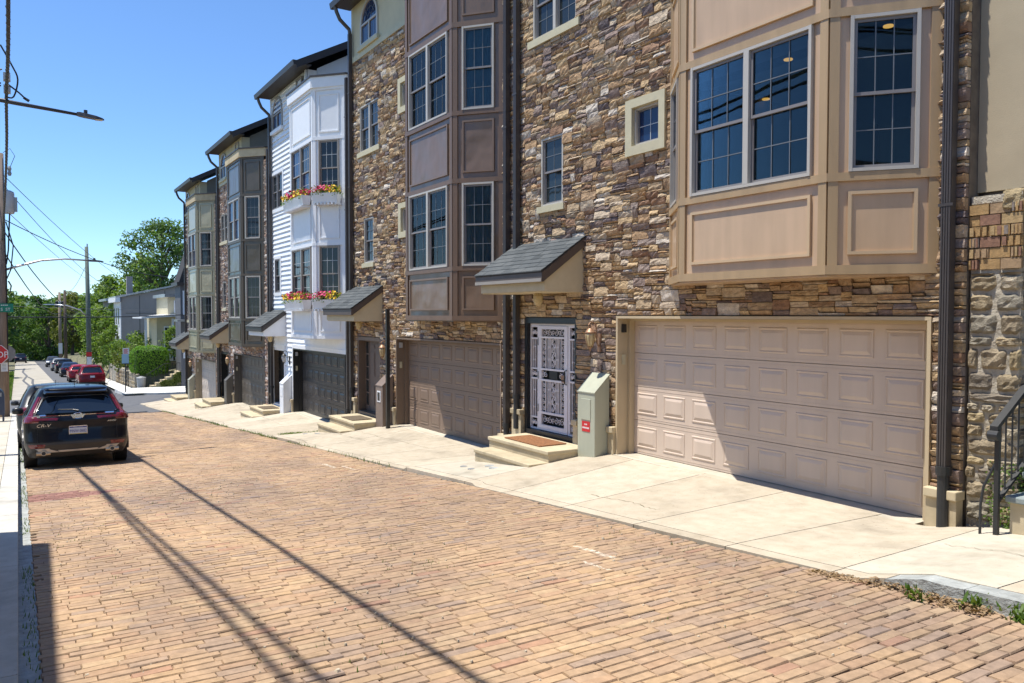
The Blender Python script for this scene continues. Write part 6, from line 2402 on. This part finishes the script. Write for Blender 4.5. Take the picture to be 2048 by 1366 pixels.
# pole B: out of the frame, but its lamp arm reaches in and its shadow falls on the bricks
PB = (-20.7, -0.95)
t = thing("utility_pole", "wooden pole outside the left edge carrying the nearer lamp arm", "utility pole", (PB[0], PB[1], rz(PB[0])))
obj("pole", MB().tube([(0, 0, -.3), (0, 0, 10.6)], [.17, .13], 12), M['wood_pole'], t, smooth=True)
lt = thing("street_lamp", "dark straight arm lamp reaching in from the left against the sky", "street lamp", (PB[0], PB[1], 0), "arm street lamps")
obj("arm", MB().tube([(0, .1, 6.92), (0, 1.0, 6.83), (0, 2.22, 6.74)], [.055, .045, .033], 8), M['lamp_grey'], lt, smooth=True)
b = MB()
lamp_head(b, (0, 2.18, 6.74), (0, 1, -.10), .56, .10)
obj("lamp_head", b, M['lamp_grey'], lt)
obj("diffuser", MB().box(-.07, .07, 2.55, 2.70, 6.665, 6.675), M['lantern_glass'], lt)
obj("photocell", MB().cyl((0, 2.36, 6.77), (0, 2.36, 6.86), .04, n=10), M['lamp_grey'], lt)

# lashed cable bundle along the kerb, dropping to the poles; its splices near pole B
bun = [(x, float(np.interp(x, [-40, -26, -20.7, -18, -14, -4], [-.45, -.16, -.115, -.06, -.02, .0])), rz(x) + (7.75 if x > -38 else 7.6) + (.18 if x in (-20.5,) else 0)) for x in (14, 6, 0, -6, -12, -17, -20.5, -24, -30, -36, -40)]


def smooth_path(p, n=6):
    p = [Vector(q) for q in p]
    out = []
    for i in range(len(p) - 1):
        a, b_, c, d = p[max(i - 1, 0)], p[i], p[i + 1], p[min(i + 2, len(p) - 1)]
        for k in range(n):
            s = k / n
            out.append(tuple(.5 * ((2 * b_) + (c - a) * s + (2 * a - 5 * b_ + 4 * c - d) * s * s + (3 * b_ - 3 * c + d - a) * s ** 3)))
    out.append(tuple(p[-1]))
    return out


bp_ = smooth_path(bun)
t = thing("cable_bundle", "thick lashed telephone cable running down the left kerb across the sky", "cable", (0, 0, 0))
obj("cable", MB().tube(bp_, .032, 7), M['cable'], t)
lash = MB()
pts = []
for i in range(len(bp_) - 1):
    p, q = Vector(bp_[i]), Vector(bp_[i + 1])
    for k in range(12):
        s = p.lerp(q, k / 12)
        a = (i * 12 + k) * 1.3
        pts.append(tuple(s + Vector((0, .036 * math.cos(a), .036 * math.sin(a)))))
lash.tube(pts, .007, 3)
obj("lashing", lash, M['cable_grey'], t)
sp_ = MB()
for (x, dz_) in ((-20.0, .12), (-20.35, -.05)):
    sp_.box(x - .10, x + .10, -.16, -.03, 7.0 + dz_, 7.15 + dz_)
obj("splice_box", sp_, M['box_grey'], t)
lp = MB()
for c in ([(-20, -.2, 7.85), (-20, .0, 7.45), (-20.1, .10, 7.20), (-20.2, .02, 6.85), (-20.2, -.12, 6.83)], [(-20, -.08, 7.05), (-20, .12, 6.90), (-20, .24, 6.78)],
          [(-20, -1.2, 7.20), (-20, -.6, 7.17), (-20, -.2, 7.05)], [(-20, -1.3, 7.00), (-20, -.7, 7.03), (-20, -.2, 7.00)], [(-20, -1.0, 8.15), (-20, -.6, 7.55), (-20, -.35, 7.30), (-20, -.18, 7.35)]):
    lp.tube(smooth_path(c, 4), .018, 5)
lp.tube([(-20, .20, 6.81), (-20, .30, 6.75)], [.03, .035], 6)
obj("loose_ends", lp, M['cable'], t)
for dy_, lab in ((0, "black cable left of the frame whose shadow runs down the bricks"), (1, "second black cable left of the frame running beside the first")):
    wire(smooth_path([(x, -1.11 + (x + 4.5) * .027 + dy_ * .17 * min(1.4, max(0.12, (x + 18) / 12)), rz(x) + 8.5) for x in (14, 6, 0, -6, -12, -18, -24, -32, -40)]), .03, lab)
# drops and spans over the junction
for p, q, s, r, lab in (
    ((-40, -.55, 6.3), (-63.5, 9.4, 5.0), .5, .020, "wire sagging from the wooden pole towards the dark house right of the tree"),
    ((-40, -.5, 5.9), (-77.8, 5.2, 2.2), 1.0, .026, "heavy wire drooping from the wooden pole to the green pole, low over the street"),
    ((-40, -.5, 8.2), (-110, 12.5, 6.0), .6, .016, "thin wire climbing from the transformer towards the far roofs"),
    ((-40, -.5, 7.8), (-100, 9.5, 5.0), .8, .016, "second thin wire fanning out below the transformer"),
    ((-40, -.5, 6.8), (-120, 8.5, 6.6), .3, .016, "pale thin wire crossing the sky above the arm lamp"),
    ((-45, -14, 2.9), (-60.5, 10.3, 2.2), .45, .034, "black cable crossing the cross street level with the street sign"),
    ((-45, -14, 3.5), (-78, 11.0, 2.6), .25, .012, "thin grey wire above the crossing black cable"),
    ((-77.8, 5.2, 6.6), (-150, 6.8, 6.0), .9, .02, "wire running from the green pole down to the far poles"),
    ((-77.8, 5.2, 3.6), (-150, 6.8, 2.4), .9, .025, "low cable running from the green pole down to the far poles"),
    ((-40, -.5, 5.0), (-150, 6.4, 3.0), 1.6, .03, "long cable from the wooden pole to the far poles over the parked cars"),
    ((-150, -9, 2.4), (-150, 14, 3.0), .5, .02, "wire across the street at the far poles"),
    ((-120, -9, 1.6), (-110, 9, 2.6), .4, .02, "wire across the street above the parked line"),
):
    wire(sag(p, q, s), r, lab, M['cable_grey'] if ('pale' in lab or 'grey' in lab) else M['cable'])

# green pole on the right of the street and its lamp, far poles
t = thing("utility_pole", "greenish pole standing behind the dark red crossover", "utility pole", (-77.8, 5.25, rz(-77.8)), "poles down the street")
obj("pole", MB().tube([(0, 0, -.2), (0, 0, 6), (0, -.06, 11.7)], [.22, .19, .14], 12), M['pole_green'], t, smooth=True)
obj("insulator", MB().cyl((0, 0, 11.6), (0, 0, 11.95), .05, n=8), M['sign_grey'], t)
obj("red_notice", MB().box(.20, .215, -.22, .20, 2.25, 2.62), M['red_sign'], t)
obj("notice", MB().box(.20, .213, -.18, .18, 1.25, 2.2), M['sign_white'], t)
lt = thing("street_lamp", "pale curved lamp arm on the green pole pointing left over the street", "street lamp", (-77.8, 5.25, rz(-77.8)), "arm street lamps")
obj("arm", MB().tube([(0, -.15, 5.7), (0, -.6, 6.25), (0, -1.6, 6.62), (0, -2.6, 6.70)], .05, 8), M['alu'], lt, smooth=True)
b = MB()
lamp_head(b, (0, -2.55, 6.70), (0, -1, 0), .8, .14)
obj("lamp_head", b, M['alu'], lt)
for (x, y, h, lab, m_) in ((-150, 6.75, 12.1, "light grey far pole right of the transformer pole", 'box_grey'), (-158, 6.3, 12.2, "brown far pole with transformers and white notices", 'wood_pole')):
    t = thing("utility_pole", lab, "utility pole", (x, y, rz(x)), "poles down the street")
    obj("pole", MB().tube([(0, 0, -.2), (0, 0, h)], [.27, .19], 10), M['wood_pole'] if m_ == 'wood_pole' else M['bark'], t, smooth=True)
    if m_ == 'wood_pole':
        for y_ in (-.45, .0, .45):
            obj("transformer", MB().lathe((.35, y_, h - 2.6), [(.2, 0), (.24, .05), (.24, 1.0), (.1, 1.1)], 10), M['cable'] if y_ else M['box_grey'], t)
        obj("notice", MB().box(.3, .32, -.3, .3, 1.6, 3.4), M['sign_white'], t)
# parking sign on the far corner
t = thing("parking_sign", "tall narrow pale blue parking sign on a thin black pole at the far corner", "sign", (-57.7, 5.98, fz(-57.7, 0)))
obj("pole", MB().cyl((0, 0, 0), (0, .03, 1.95), .035, n=8), M['spout_black'], t)
M['sign_blue'] = plain("sign_pale_blue", (0.33, 0.50, 0.58), .5, var=.05)
obj("plate", MB().box(.03, .05, -.19, .22, 1.9, 2.5), M['sign_blue'], t)
obj("plate", MB().box(.03, .05, -.13, .25, 2.501, 2.9), M['sign_white'], t)
ln = MB()
for i in range(5):
    ln.box(.0505, .052, -.08, .19 - .04 * (i % 2), 2.54 + i * .065, 2.575 + i * .065)
obj("print", ln, M['red_sign'], t)
obj("bracket", MB().box(-.02, .06, -.42, .40, 1.85, 1.895), M['spout_black'], t)


# ------------------------------------------------------------------ plants
def leaf_cloud(b, centers, per, leaf, r, squash=.8):
    """Leaf-sized quads scattered through clumps, denser on the outside of each clump."""
    for (c, rad) in centers:
        n = int(per * rad * rad)
        for _ in range(n):
            d = Vector((r.gauss(0, 1), r.gauss(0, 1), r.gauss(0, 1))).normalized()
            q = rad * (r.random() ** .45)
            p = Vector(c) + Vector((d.x, d.y, d.z * squash)) * q
            nrm = (d * .6 + Vector((r.uniform(-1, 1), r.uniform(-1, 1), r.uniform(-.2, 1.2)))).normalized()
            a = nrm.orthogonal().normalized()
            a = (Matrix.Rotation(r.uniform(0, 6.28), 3, nrm) @ a)
            c_ = nrm.cross(a)
            s = leaf * r.uniform(.6, 1.35)
            b.add([tuple(p - a * s), tuple(p + c_ * s * .55), tuple(p + a * s), tuple(p - c_ * s * .55)], [(0, 1, 2, 3)])


def tree_mesh(seed, height, spread, clumps, per, leaf, trunk=.3, squash=.8, low=.28):
    r = random.Random(seed)
    tb = MB()
    tops = []
    tb.tube([(0, 0, -.3), (r.uniform(-.1, .1), r.uniform(-.1, .1), height * .3), (r.uniform(-.2, .2), r.uniform(-.2, .2), height * .62), (0, 0, height * .86)], [trunk, trunk * .72, trunk * .42, trunk * .12], 8)
    cent = []
    for i in range(clumps):
        a = i * 2.399 + r.uniform(-.4, .4)
        h = low + (1 - low) * ((i + .5) / clumps)
        env = math.sin(math.pi * min(1, (h - low) / (1 - low) * .86 + .14)) ** .7
        d = spread * env * r.uniform(.45, 1.0)
        p = Vector((math.cos(a) * d, math.sin(a) * d, height * h * r.uniform(.94, 1.04)))
        rad = spread * r.uniform(.24, .42)
        cent.append((p, rad))
        z0 = height * max(.2, h - .28)
        tb.tube([(0, 0, z0), tuple(Vector((0, 0, z0)).lerp(p, .5) + Vector((0, 0, .12 * height * .2))), tuple(p)], [trunk * .38, trunk * .22, trunk * .05], 5)
        for q in range(2):
            e = p + Vector((r.uniform(-1, 1), r.uniform(-1, 1), r.uniform(-.3, .8))) * rad * .8
            tb.tube([tuple(p), tuple(e)], [trunk * .07, trunk * .02], 4)
    lb = MB()
    leaf_cloud(lb, cent, per, leaf, r, squash)
    return lb.mesh("crown"), tb.mesh("trunk")


def tree(meshes, loc, s, rotz, mat, label, cat="tree", group=None, name="tree", sz=None):
    t = thing(name, label, cat, loc, group, rotz)
    link("crown", meshes[0], mat, t, scale=(s, s, sz or s))
    link("trunk", meshes[1], M['bark'], t, scale=(s, s, sz or s))
    return t


BIG = tree_mesh(4, 9.6, 4.1, 34, 95, .17, .30, .62, .22)
TA = tree_mesh(8, 10, 4.0, 26, 85, .26, .3, .8, .16)
TB = tree_mesh(15, 9, 3.6, 22, 95, .24, .28, .85, .10)
TC = tree_mesh(23, 11, 3.4, 24, 95, .25, .3, .9, .2)
BU = tree_mesh(31, 2.2, 1.2, 14, 300, .10, .07, .9, .08)
BU2 = tree_mesh(37, 1.4, .9, 10, 380, .08, .05, .9, .05)

tree(BIG, (-94, 13.6, 2.8), 1.0, 1.1, M['leaf_tree'], "tall open-branched tree rising behind the grey stuccoed house", sz=1.0)
# street-side trees and the wood at the foot of the hill
woods = [
    (TA, -84, 8.6, .58, 'leaf', "bright green small tree right of the green pole, before the grey house", 'near'),
    (TB, -80.5, 7.4, .42, 'leaf', "low bright bush-like tree beside the white house front", 'near'),
    (TB, -92, 7.6, .62, 'leaf', "leafy street tree behind the green pole", 'near'),
    (TA, -104, 8.2, .62, 'leaf', "light green tree behind the parked cars on the right bank", 'near'),
    (TC, -118, 9.5, .75, 'leaf', "upright green tree left of the grey house roof", 'far'),
    (TA, -140, 12.5, 1.15, 'leaf', "big light green tree behind the far poles", 'far'),
    (TC, -132, 16.0, 1.25, 'leaf', "tall yellow-green tree over the roofs left of the grey house", 'far'),
    (TA, -168, 8.6, 1.10, 'leaf_olive', "olive brown-green tree overhanging the right of the street end", 'far'),
    (TB, -178, 5.2, 1.20, 'leaf_dark', "dark tree closing the street above the tiny dark car", 'far'),
    (TA, -95, -3.2, .70, 'leaf', "rounded yellow-green tree beside the wooden pole on the left", 'far'),
    (TB, -88, -3.0, .45, 'leaf_dark', "dark bush-like tree below the rounded tree on the left bank", 'far'),
    (TC, -125, -3.8, .95, 'leaf_dark', "dark green tree on the left bank behind the rounded tree", 'far'),
    (TA, -150, -3.5, 1.15, 'leaf_dark', "shaded tree arching over the left of the street end", 'far'),
    (TB, -185, -1.0, 1.45, 'leaf', "broad green tree beyond the bottom of the street, left", 'far'),
    (TC, -192, 4.0, 1.5, 'leaf_dark', "broad dark tree beyond the bottom of the street, centre", 'far'),
    (TA, -200, 9.5, 1.5, 'leaf', "broad green tree beyond the bottom of the street, right", 'far'),
    (TB, -205, 16.0, 1.6, 'leaf', "tallest light green tree at the right of the far wood", 'far'),
    (TA, -220, -8, 1.7, 'leaf', "rounded crown at the left of the far wood behind the STOP sign", 'far'),
]
for i, (ms, x, y, s, mk, lab, g_) in enumerate(woods):
    z = zter(x, y) if abs(x) < 186 else -11.5 + (0 if x > -210 else 1.0)
    tree(ms, (x, y, z), s, i * 1.7, M[mk], lab, group="street trees" if g_ == 'near' else "trees at the foot of the hill")
# the rest of the wood, one mass
r = random.Random(12)
wb = MB()
cent = []
for _ in range(150):
    x, y = r.uniform(-300, -205), r.uniform(-55, 75)
    cent.append((Vector((x, y, r.uniform(-6, 1.5) + (3.0 if y > 12 else 0))), r.uniform(2.4, 4.4)))
leaf_cloud(wb, cent, 26, .55, r, .8)
obj("woodland", wb, M['leaf'], kind='stuff')
# far wooded ridge
hb = MB()
nx_, ny_ = 16, 90
for i in range(nx_):
    for j in range(ny_):
        x = -420 - i * 45
        y = -620 + j * 15
        crest = math.sin(min(1, i / 11) * math.pi * .5)
        z = -24 + crest * (34 + 5 * math.sin(y * .011) + 4 * math.sin(y * .03 + 1)) + (r.uniform(-2.2, 2.2) if i else 0)
        hb.v.append((x, y, z))
for i in range(nx_ - 1):
    for j in range(ny_ - 1):
        hb.f.append((i * ny_ + j, (i + 1) * ny_ + j, (i + 1) * ny_ + j + 1, i * ny_ + j + 1))
hill = structure(obj("hill", hb, M['hill'], kind='structure'))
cent = []
hw_ = MB()
for _ in range(1000):
    i, j = r.randrange(1, nx_ - 4), r.randrange(20, ny_ - 10)
    v = hb.v[i * ny_ + j]
    cent.append((Vector((v[0] + r.uniform(-20, 20), v[1] + r.uniform(-8, 8), v[2] + r.uniform(0, 3))), r.uniform(3.5, 6.5)))
leaf_cloud(hw_, cent, 2.2, 1.9, r, .7)
obj("hillside_wood", hw_, M['leaf_tree'], kind='stuff')

# clipped hedge by the far stairs
t = thing("hedge", "big clipped bright green hedge above the far stairs", "hedge", (-62.6, 8.1, -1.95))
obj("core", MB().box(-.85, .8, -.95, .95, -1.3, 1.6), M['hedge_core'], t)
lb = MB()
r = random.Random(9)
for _ in range(9000):
    # points on a rounded block
    u, v, w = r.uniform(-1, 1), r.uniform(-1, 1), r.uniform(-1, 1)
    m_ = max(abs(u), abs(v), abs(w))
    u, v, w = u / m_, v / m_, w / m_
    q = (abs(u) ** 3.2 + abs(v) ** 3.2 + abs(w) ** 3.2) ** (1 / 3.2)
    u, v, w = u / q * 1.0, v / q, w / q
    k = r.uniform(.95, 1.05) + .03 * math.sin(v * 9 + w * 7)
    p = Vector((u * 1.10 * k, v * 1.27 * k, .76 + w * 1.12 * k))
    nrm = (Vector((u ** 3, v ** 3, w ** 3)) + Vector((r.uniform(-.6, .6), r.uniform(-.6, .6), r.uniform(-.6, .6)))).normalized()
    a = Matrix.Rotation(r.uniform(0, 6.28), 3, nrm) @ nrm.orthogonal().normalized()
    c_ = nrm.cross(a)
    s = r.uniform(.035, .06)
    lb.add([tuple(p - a * s), tuple(p + c_ * s * .6), tuple(p + a * s), tuple(p - c_ * s * .6)], [(0, 1, 2, 3)])
obj("foliage", lb, M['leaf_hedge'], t, kind='stuff')
for i, (x, y, z, s, mk, lab) in enumerate((
    (-63.5, 9.9, -.9, 1.0, 'leaf', "pale green shrub behind the clipped hedge beside the porch"),
    (-66.0, 7.6, -1.6, 1.0, 'leaf', "loose green shrub left of the clipped hedge"),
    (-68.5, 7.2, -2.0, .8, 'leaf_olive', "yellowish low shrub over the stone garden wall"),
    (-72.0, 7.15, -2.3, 1.1, 'leaf', "trailing green shrub on the garden wall end"),
    (-75.5, 7.2, -2.2, 1.0, 'leaf_dark', "dark shrub behind the trailing one on the bank"),
    (-70.5, 8.2, -1.6, 1.1, 'leaf', "round shrub above the garden wall"),
)):
    tree(BU, (x, y, z), s, i * 2.1, M[mk], lab, "shrub", "garden shrubs at the far corner", "shrub")

# garden wall of rubble, stairs with a mossy flank, railings
t = thing("garden_wall", "low rough stone garden wall below the hedge at the far corner", "stone wall", (0, 0, 0))
obj("backing", MB().box(-80, -61.6, 6.98, 7.3, -4.6, -2.05), M['rubble_mortar'], t)
GW = frame((-80, 6.98), (1, 0))
rs = random.Random(5)
for row in range(4):
    x = 6.0
    while x < 18.3:
        w = rs.uniform(.3, .7)
        zb_ = rz(-80 + x) + .12 + row * .28
        rubble(GW, x, min(x + w, 18.4) - .02, zb_, zb_ + .27, parent=t)
        x += w
for row in range(4):
    rubble(frame((-61.6, 7.0), (0, 1)), .02, .30, -3.0 + row * .26, -2.76 + row * .26, parent=t)
t = thing("garden_stairs", "concrete garden stairs with mossy flank leading up right past the hedge", "stairs", (0, 0, 0))
for i in range(8):
    y0 = 7.55 + i * .34
    obj("step", MB().box(-62.0, -60.55, y0, 10.6, -3.2, -2.96 + i * .185), M['step'], t)
fl = MB().prism([(-60.54, 7.75, -3.2), (-60.54, 10.9, -3.2), (-60.54, 10.9, -1.75), (-60.54, 9.6, -1.95), (-60.54, 7.95, -2.95)], (.12, 0, 0))
obj("flank_wall", fl, plain("mossy_flank", (0.17, 0.165, 0.09), .95, var=.5, scale=3), t)
b = MB()
r = random.Random(3)
for _ in range(6000):
    y = r.uniform(7.75, 10.8)
    top = -2.95 + (y - 7.95) * .58 if y < 9.6 else -1.95
    z = -3.18 + (top + 3.25) * r.random() ** .6
    if math.sin(y * 4) * math.sin(z * 5) < -.35:
        continue
    p = Vector((-60.40 + r.random() * .05, y, z))
    s = r.uniform(.04, .08)
    a = Vector((r.uniform(-.3, .5), r.uniform(-1, 1), r.uniform(-1, 1))).normalized() * s
    c_ = Vector((r.uniform(-.3, .6), r.uniform(-1, 1), r.uniform(-1, 1))).normalized() * s * .6
    b.add([tuple(p - a), tuple(p + c_), tuple(p + a), tuple(p - c_)], [(0, 1, 2, 3)])
obj("moss", b, M['moss'], t, kind='stuff')
t = thing("garden_railing", "thin dark railing up the garden stairs", "railing", (0, 0, 0))
b = MB()
b.tube([(-60.6, 7.6, -2.0), (-60.6, 8.8, -1.25), (-60.6, 10.9, -1.2)], .022, 5)
obj("rail", b, M['spout_black'], t)
for i in range(14):
    y = 7.65 + i * .24
    zb_ = -2.9 + max(0, min(1.3, (y - 7.9) * .54))
    zt_ = -2.0 + (y - 7.6) * .625 if y < 8.8 else -1.22
    obj("baluster", MB().cyl((-60.6, y, zb_), (-60.6, y, zt_), .012, n=5), M['spout_black'], t)
o = obj("bin", MB().lathe((-61.2, 7.35, -3.02), [(.26, 0), (.31, .75), (.33, .78), (.30, .82), (.05, .9)], 14), M['sign_grey'])
tag(o, "grey round dustbin at the foot of the garden stairs", "dustbin")
t = thing("stair_railing", "short black handrail on the stone garden wall left of the dustbin", "railing", (0, 0, 0))
for x in (-66.0, -64.8):
    obj("post", MB().cyl((x, 6.9, fz(x, 0)), (x, 6.9, fz(x, 0) + 1.3), .035, n=6), M['spout_black'], t)
obj("rail", MB().tube([(-66.5, 6.9, fz(-66, 0) + 1.15), (-64.8, 6.9, fz(-65, 0) + 1.32), (-64.2, 7.1, fz(-64, 0) + 1.35)], .04, 6), M['spout_black'], t)

# ------------------------------------------------------------------ houses beyond the junction
t = thing("grey_stuccoed_house", "long house with plain grey stucco side wall and white front corner", "house", (0, 0, 0), "houses beyond the junction")
M['grey_wall'] = plain("grey_render", (0.31, 0.288, 0.27), .9, var=.18, scale=.5, stretch=(1, 1, .5))
GX = -78.0
b = MB().prism([(GX, 7.85, -2.0), (GX, 14.2, -2.0), (GX, 14.2, 5.15), (GX, 7.85, 3.72)], (-5.8, 0, 0))
obj("side_wall", b, M['grey_wall'], t)
for (y0, y1, z0, z1) in ((8.2, 14.0, 2.30, 2.34), (9.3, 9.36, -1, 3.9), (11.4, 11.46, -1, 4.4)):
    obj("seam", MB().box(GX - .01, GX + .012, y0, y1, z0, z1), M['asphalt'], t)
b = MB().prism([(GX + .25, 7.4, 3.66), (GX + .25, 14.4, 5.24), (GX + .25, 14.4, 5.38), (GX + .25, 7.4, 3.82)], (-6.3, 0, 0))
rf = obj("roof", b, M['alu'], t)
obj("chimney", MB().box(GX - 3.2, GX - 2.7, 8.6, 9.1, 3.9, 5.7), M['grey_wall'], rf)
obj("cornice", MB().box(GX - 6.0, GX + .28, 7.35, 7.75, 3.3, 3.70), M['white'], t)
FWf = frame((GX - 5.8, 7.84), (1, 0))
obj("white_front", MB().fbox(FWf, 0, 5.78, -2.0, 3.3, .0, .06), M['white'], t)
for u in (.6, 2.3, 4.0):
    for z0 in (-1.3, 1.2):
        w = obj("window", MB().fbox(FWf, u, u + .9, z0, z0 + 1.7, .0605, .10), M['white'], t)
        obj("pane", MB().fbox(FWf, u + .12, u + .78, z0 + .12, z0 + 1.58, .101, .105), M['pane'], w)
for (x0, x1, y0, zt_, lab, mat_, nm) in ((-100, -92, 8.2, 3.6, "dark-fronted row house with pale cornice left of the grey house", 'stucco_grey', "row_house"),
                                         (-124, -114, 8.6, 2.6, "white-sided house glimpsed between trees behind the green pole", 'white', "white_house")):
    h_ = thing(nm, lab, "house", (0, 0, 0), "houses beyond the junction")
    obj("wall", MB().box(x0, x1, y0, y0 + 6, -4, zt_), M[mat_], h_)
    obj("roof", MB().prism([(x1 + .2, y0 - .4, zt_ + .001), (x1 + .2, y0 + 6.3, zt_ + 1.1), (x1 + .2, y0 + 6.3, zt_ + 1.3), (x1 + .2, y0 - .4, zt_ + .25)], (x0 - x1 - .4, 0, 0)), M['alu'], h_)
    fr2 = frame((x0, y0), (1, 0))
    for u in (1.0, 3.4, 5.8):
        w = obj("window", MB().fbox(fr2, u, u + 1.1, zt_ - 2.4, zt_ - .7, .001, .05), M['white'], h_)
        obj("pane", MB().fbox(fr2, u + .1, u + 1.0, zt_ - 2.3, zt_ - .8, .051, .056), M['pane'], w)
    sd2 = frame((x1, y0), (0, 1))
    for u in (1.0, 3.6):
        w = obj("window", MB().fbox(sd2, u, u + 1.1, zt_ - 2.4, zt_ - .7, .001, .05), M['white'], h_)
        obj("pane", MB().fbox(sd2, u + .1, u + 1.0, zt_ - 2.3, zt_ - .8, .051, .056), M['pane'], w)
# yellow porch house, dark mansard house
t = thing("porch_house", "cream house with white-roofed porch above the hedge", "house", (0, 0, 0), "houses beyond the junction")
YX = -65.4
obj("wall", MB().box(YX - 7, YX - 1.2, 9.95, 15, 2.001, 3.55).box(YX - 7, YX - 1.2, 9.15, 15, -3.6, 2.0), M['stucco'], t)
obj("cornice", MB().box(YX - 7.2, YX - .9, 9.7, 15, 3.551, 3.8), M['alu'], t)
pr_ = MB().prism([(YX - .1, 7.95, 1.90), (YX - .1, 12.4, 2.2), (YX - .1, 12.4, 2.42), (YX - .1, 7.95, 2.02)], (-5.5, 0, 0))
obj("porch_roof", pr_, M['white'], t)
for y in (8.2, 10.1, 11.8):
    obj("column", MB().box(YX - .45, YX - .30, y, y + .15, -1.1, 1.9), M['white'], t)
obj("porch_floor", MB().box(YX - 5, YX - .2, 8.1, 12.4, -1.35, -1.1), M['walk_far'], t)
SDf = frame((YX - 1.2, 9.15), (0, 1))
for u in (.5, 1.8, 3.0):
    w = obj("window", MB().fbox(SDf, u, u + .7, -.6, 1.3, .001, .05), M['white'], t)
    obj("pane", MB().fbox(SDf, u + .08, u + .62, -.5, 1.2, .051, .056), M['pane'], w)
    w = obj("window", MB().fbox(SDf, u + .75, u + 1.25, 2.35, 3.3, .001, .05), M['white'], t)
    obj("pane", MB().fbox(SDf, u + .83, u + 1.17, 2.4, 3.25, .051, .056), M['pane'], w)
t = thing("mansard_house", "slate blue house with dark mansard roof beside the sage corner house", "house", (0, 0, 0), "houses beyond the junction")
M['blue_wall'] = plain("slate_blue_boards", (0.115, 0.118, 0.128), .7, var=.1, scale=3)
DX = -60.3
obj("wall", MB().box(DX - 2.2, DX, 9.85, 16, -3.6, 4.25), M['blue_wall'], t)
obj("cornice", MB().box(DX - 2.4, DX + .25, 9.6, 16, 4.251, 4.5), M['dark_brown'], t)
obj("roof", MB().prism([(DX + .1, 9.75, 4.501), (DX + .1, 16, 4.501), (DX + .1, 16, 6.8), (DX + .1, 10.5, 6.8)], (-2.2, 0, 0)), M['roof'], t)
obj("porch_roof", MB().box(DX + .001, DX + 1.4, 9.4, 15, 1.72, 1.86), M['alu'], t)
DF = frame((DX, 9.85), (0, 1))
for z0 in (-.9, 2.2):
    for u in (.15, 1.2):
        w = obj("window", MB().fbox(DF, u, u + .8, z0, z0 + 1.7, .001, .06), M['white'], t)
        obj("pane", MB().fbox(DF, u + .12, u + .68, z0 + .1, z0 + 1.6, .061, .066), M['pane'], w)
# grass verge on the left beyond the junction
sp = []
r = random.Random(19)
for _ in range(5000):
    x = -r.uniform(57, 110)
    y = -.42 - r.random() ** 1.5 * .75
    sp.append((x, y, rz(x) + .0, r.uniform(1.2, 3.0)))
blades("verge_grass", sp, M['weed'], (.04, .12), w=.02)

bpy.context.view_layer.update()
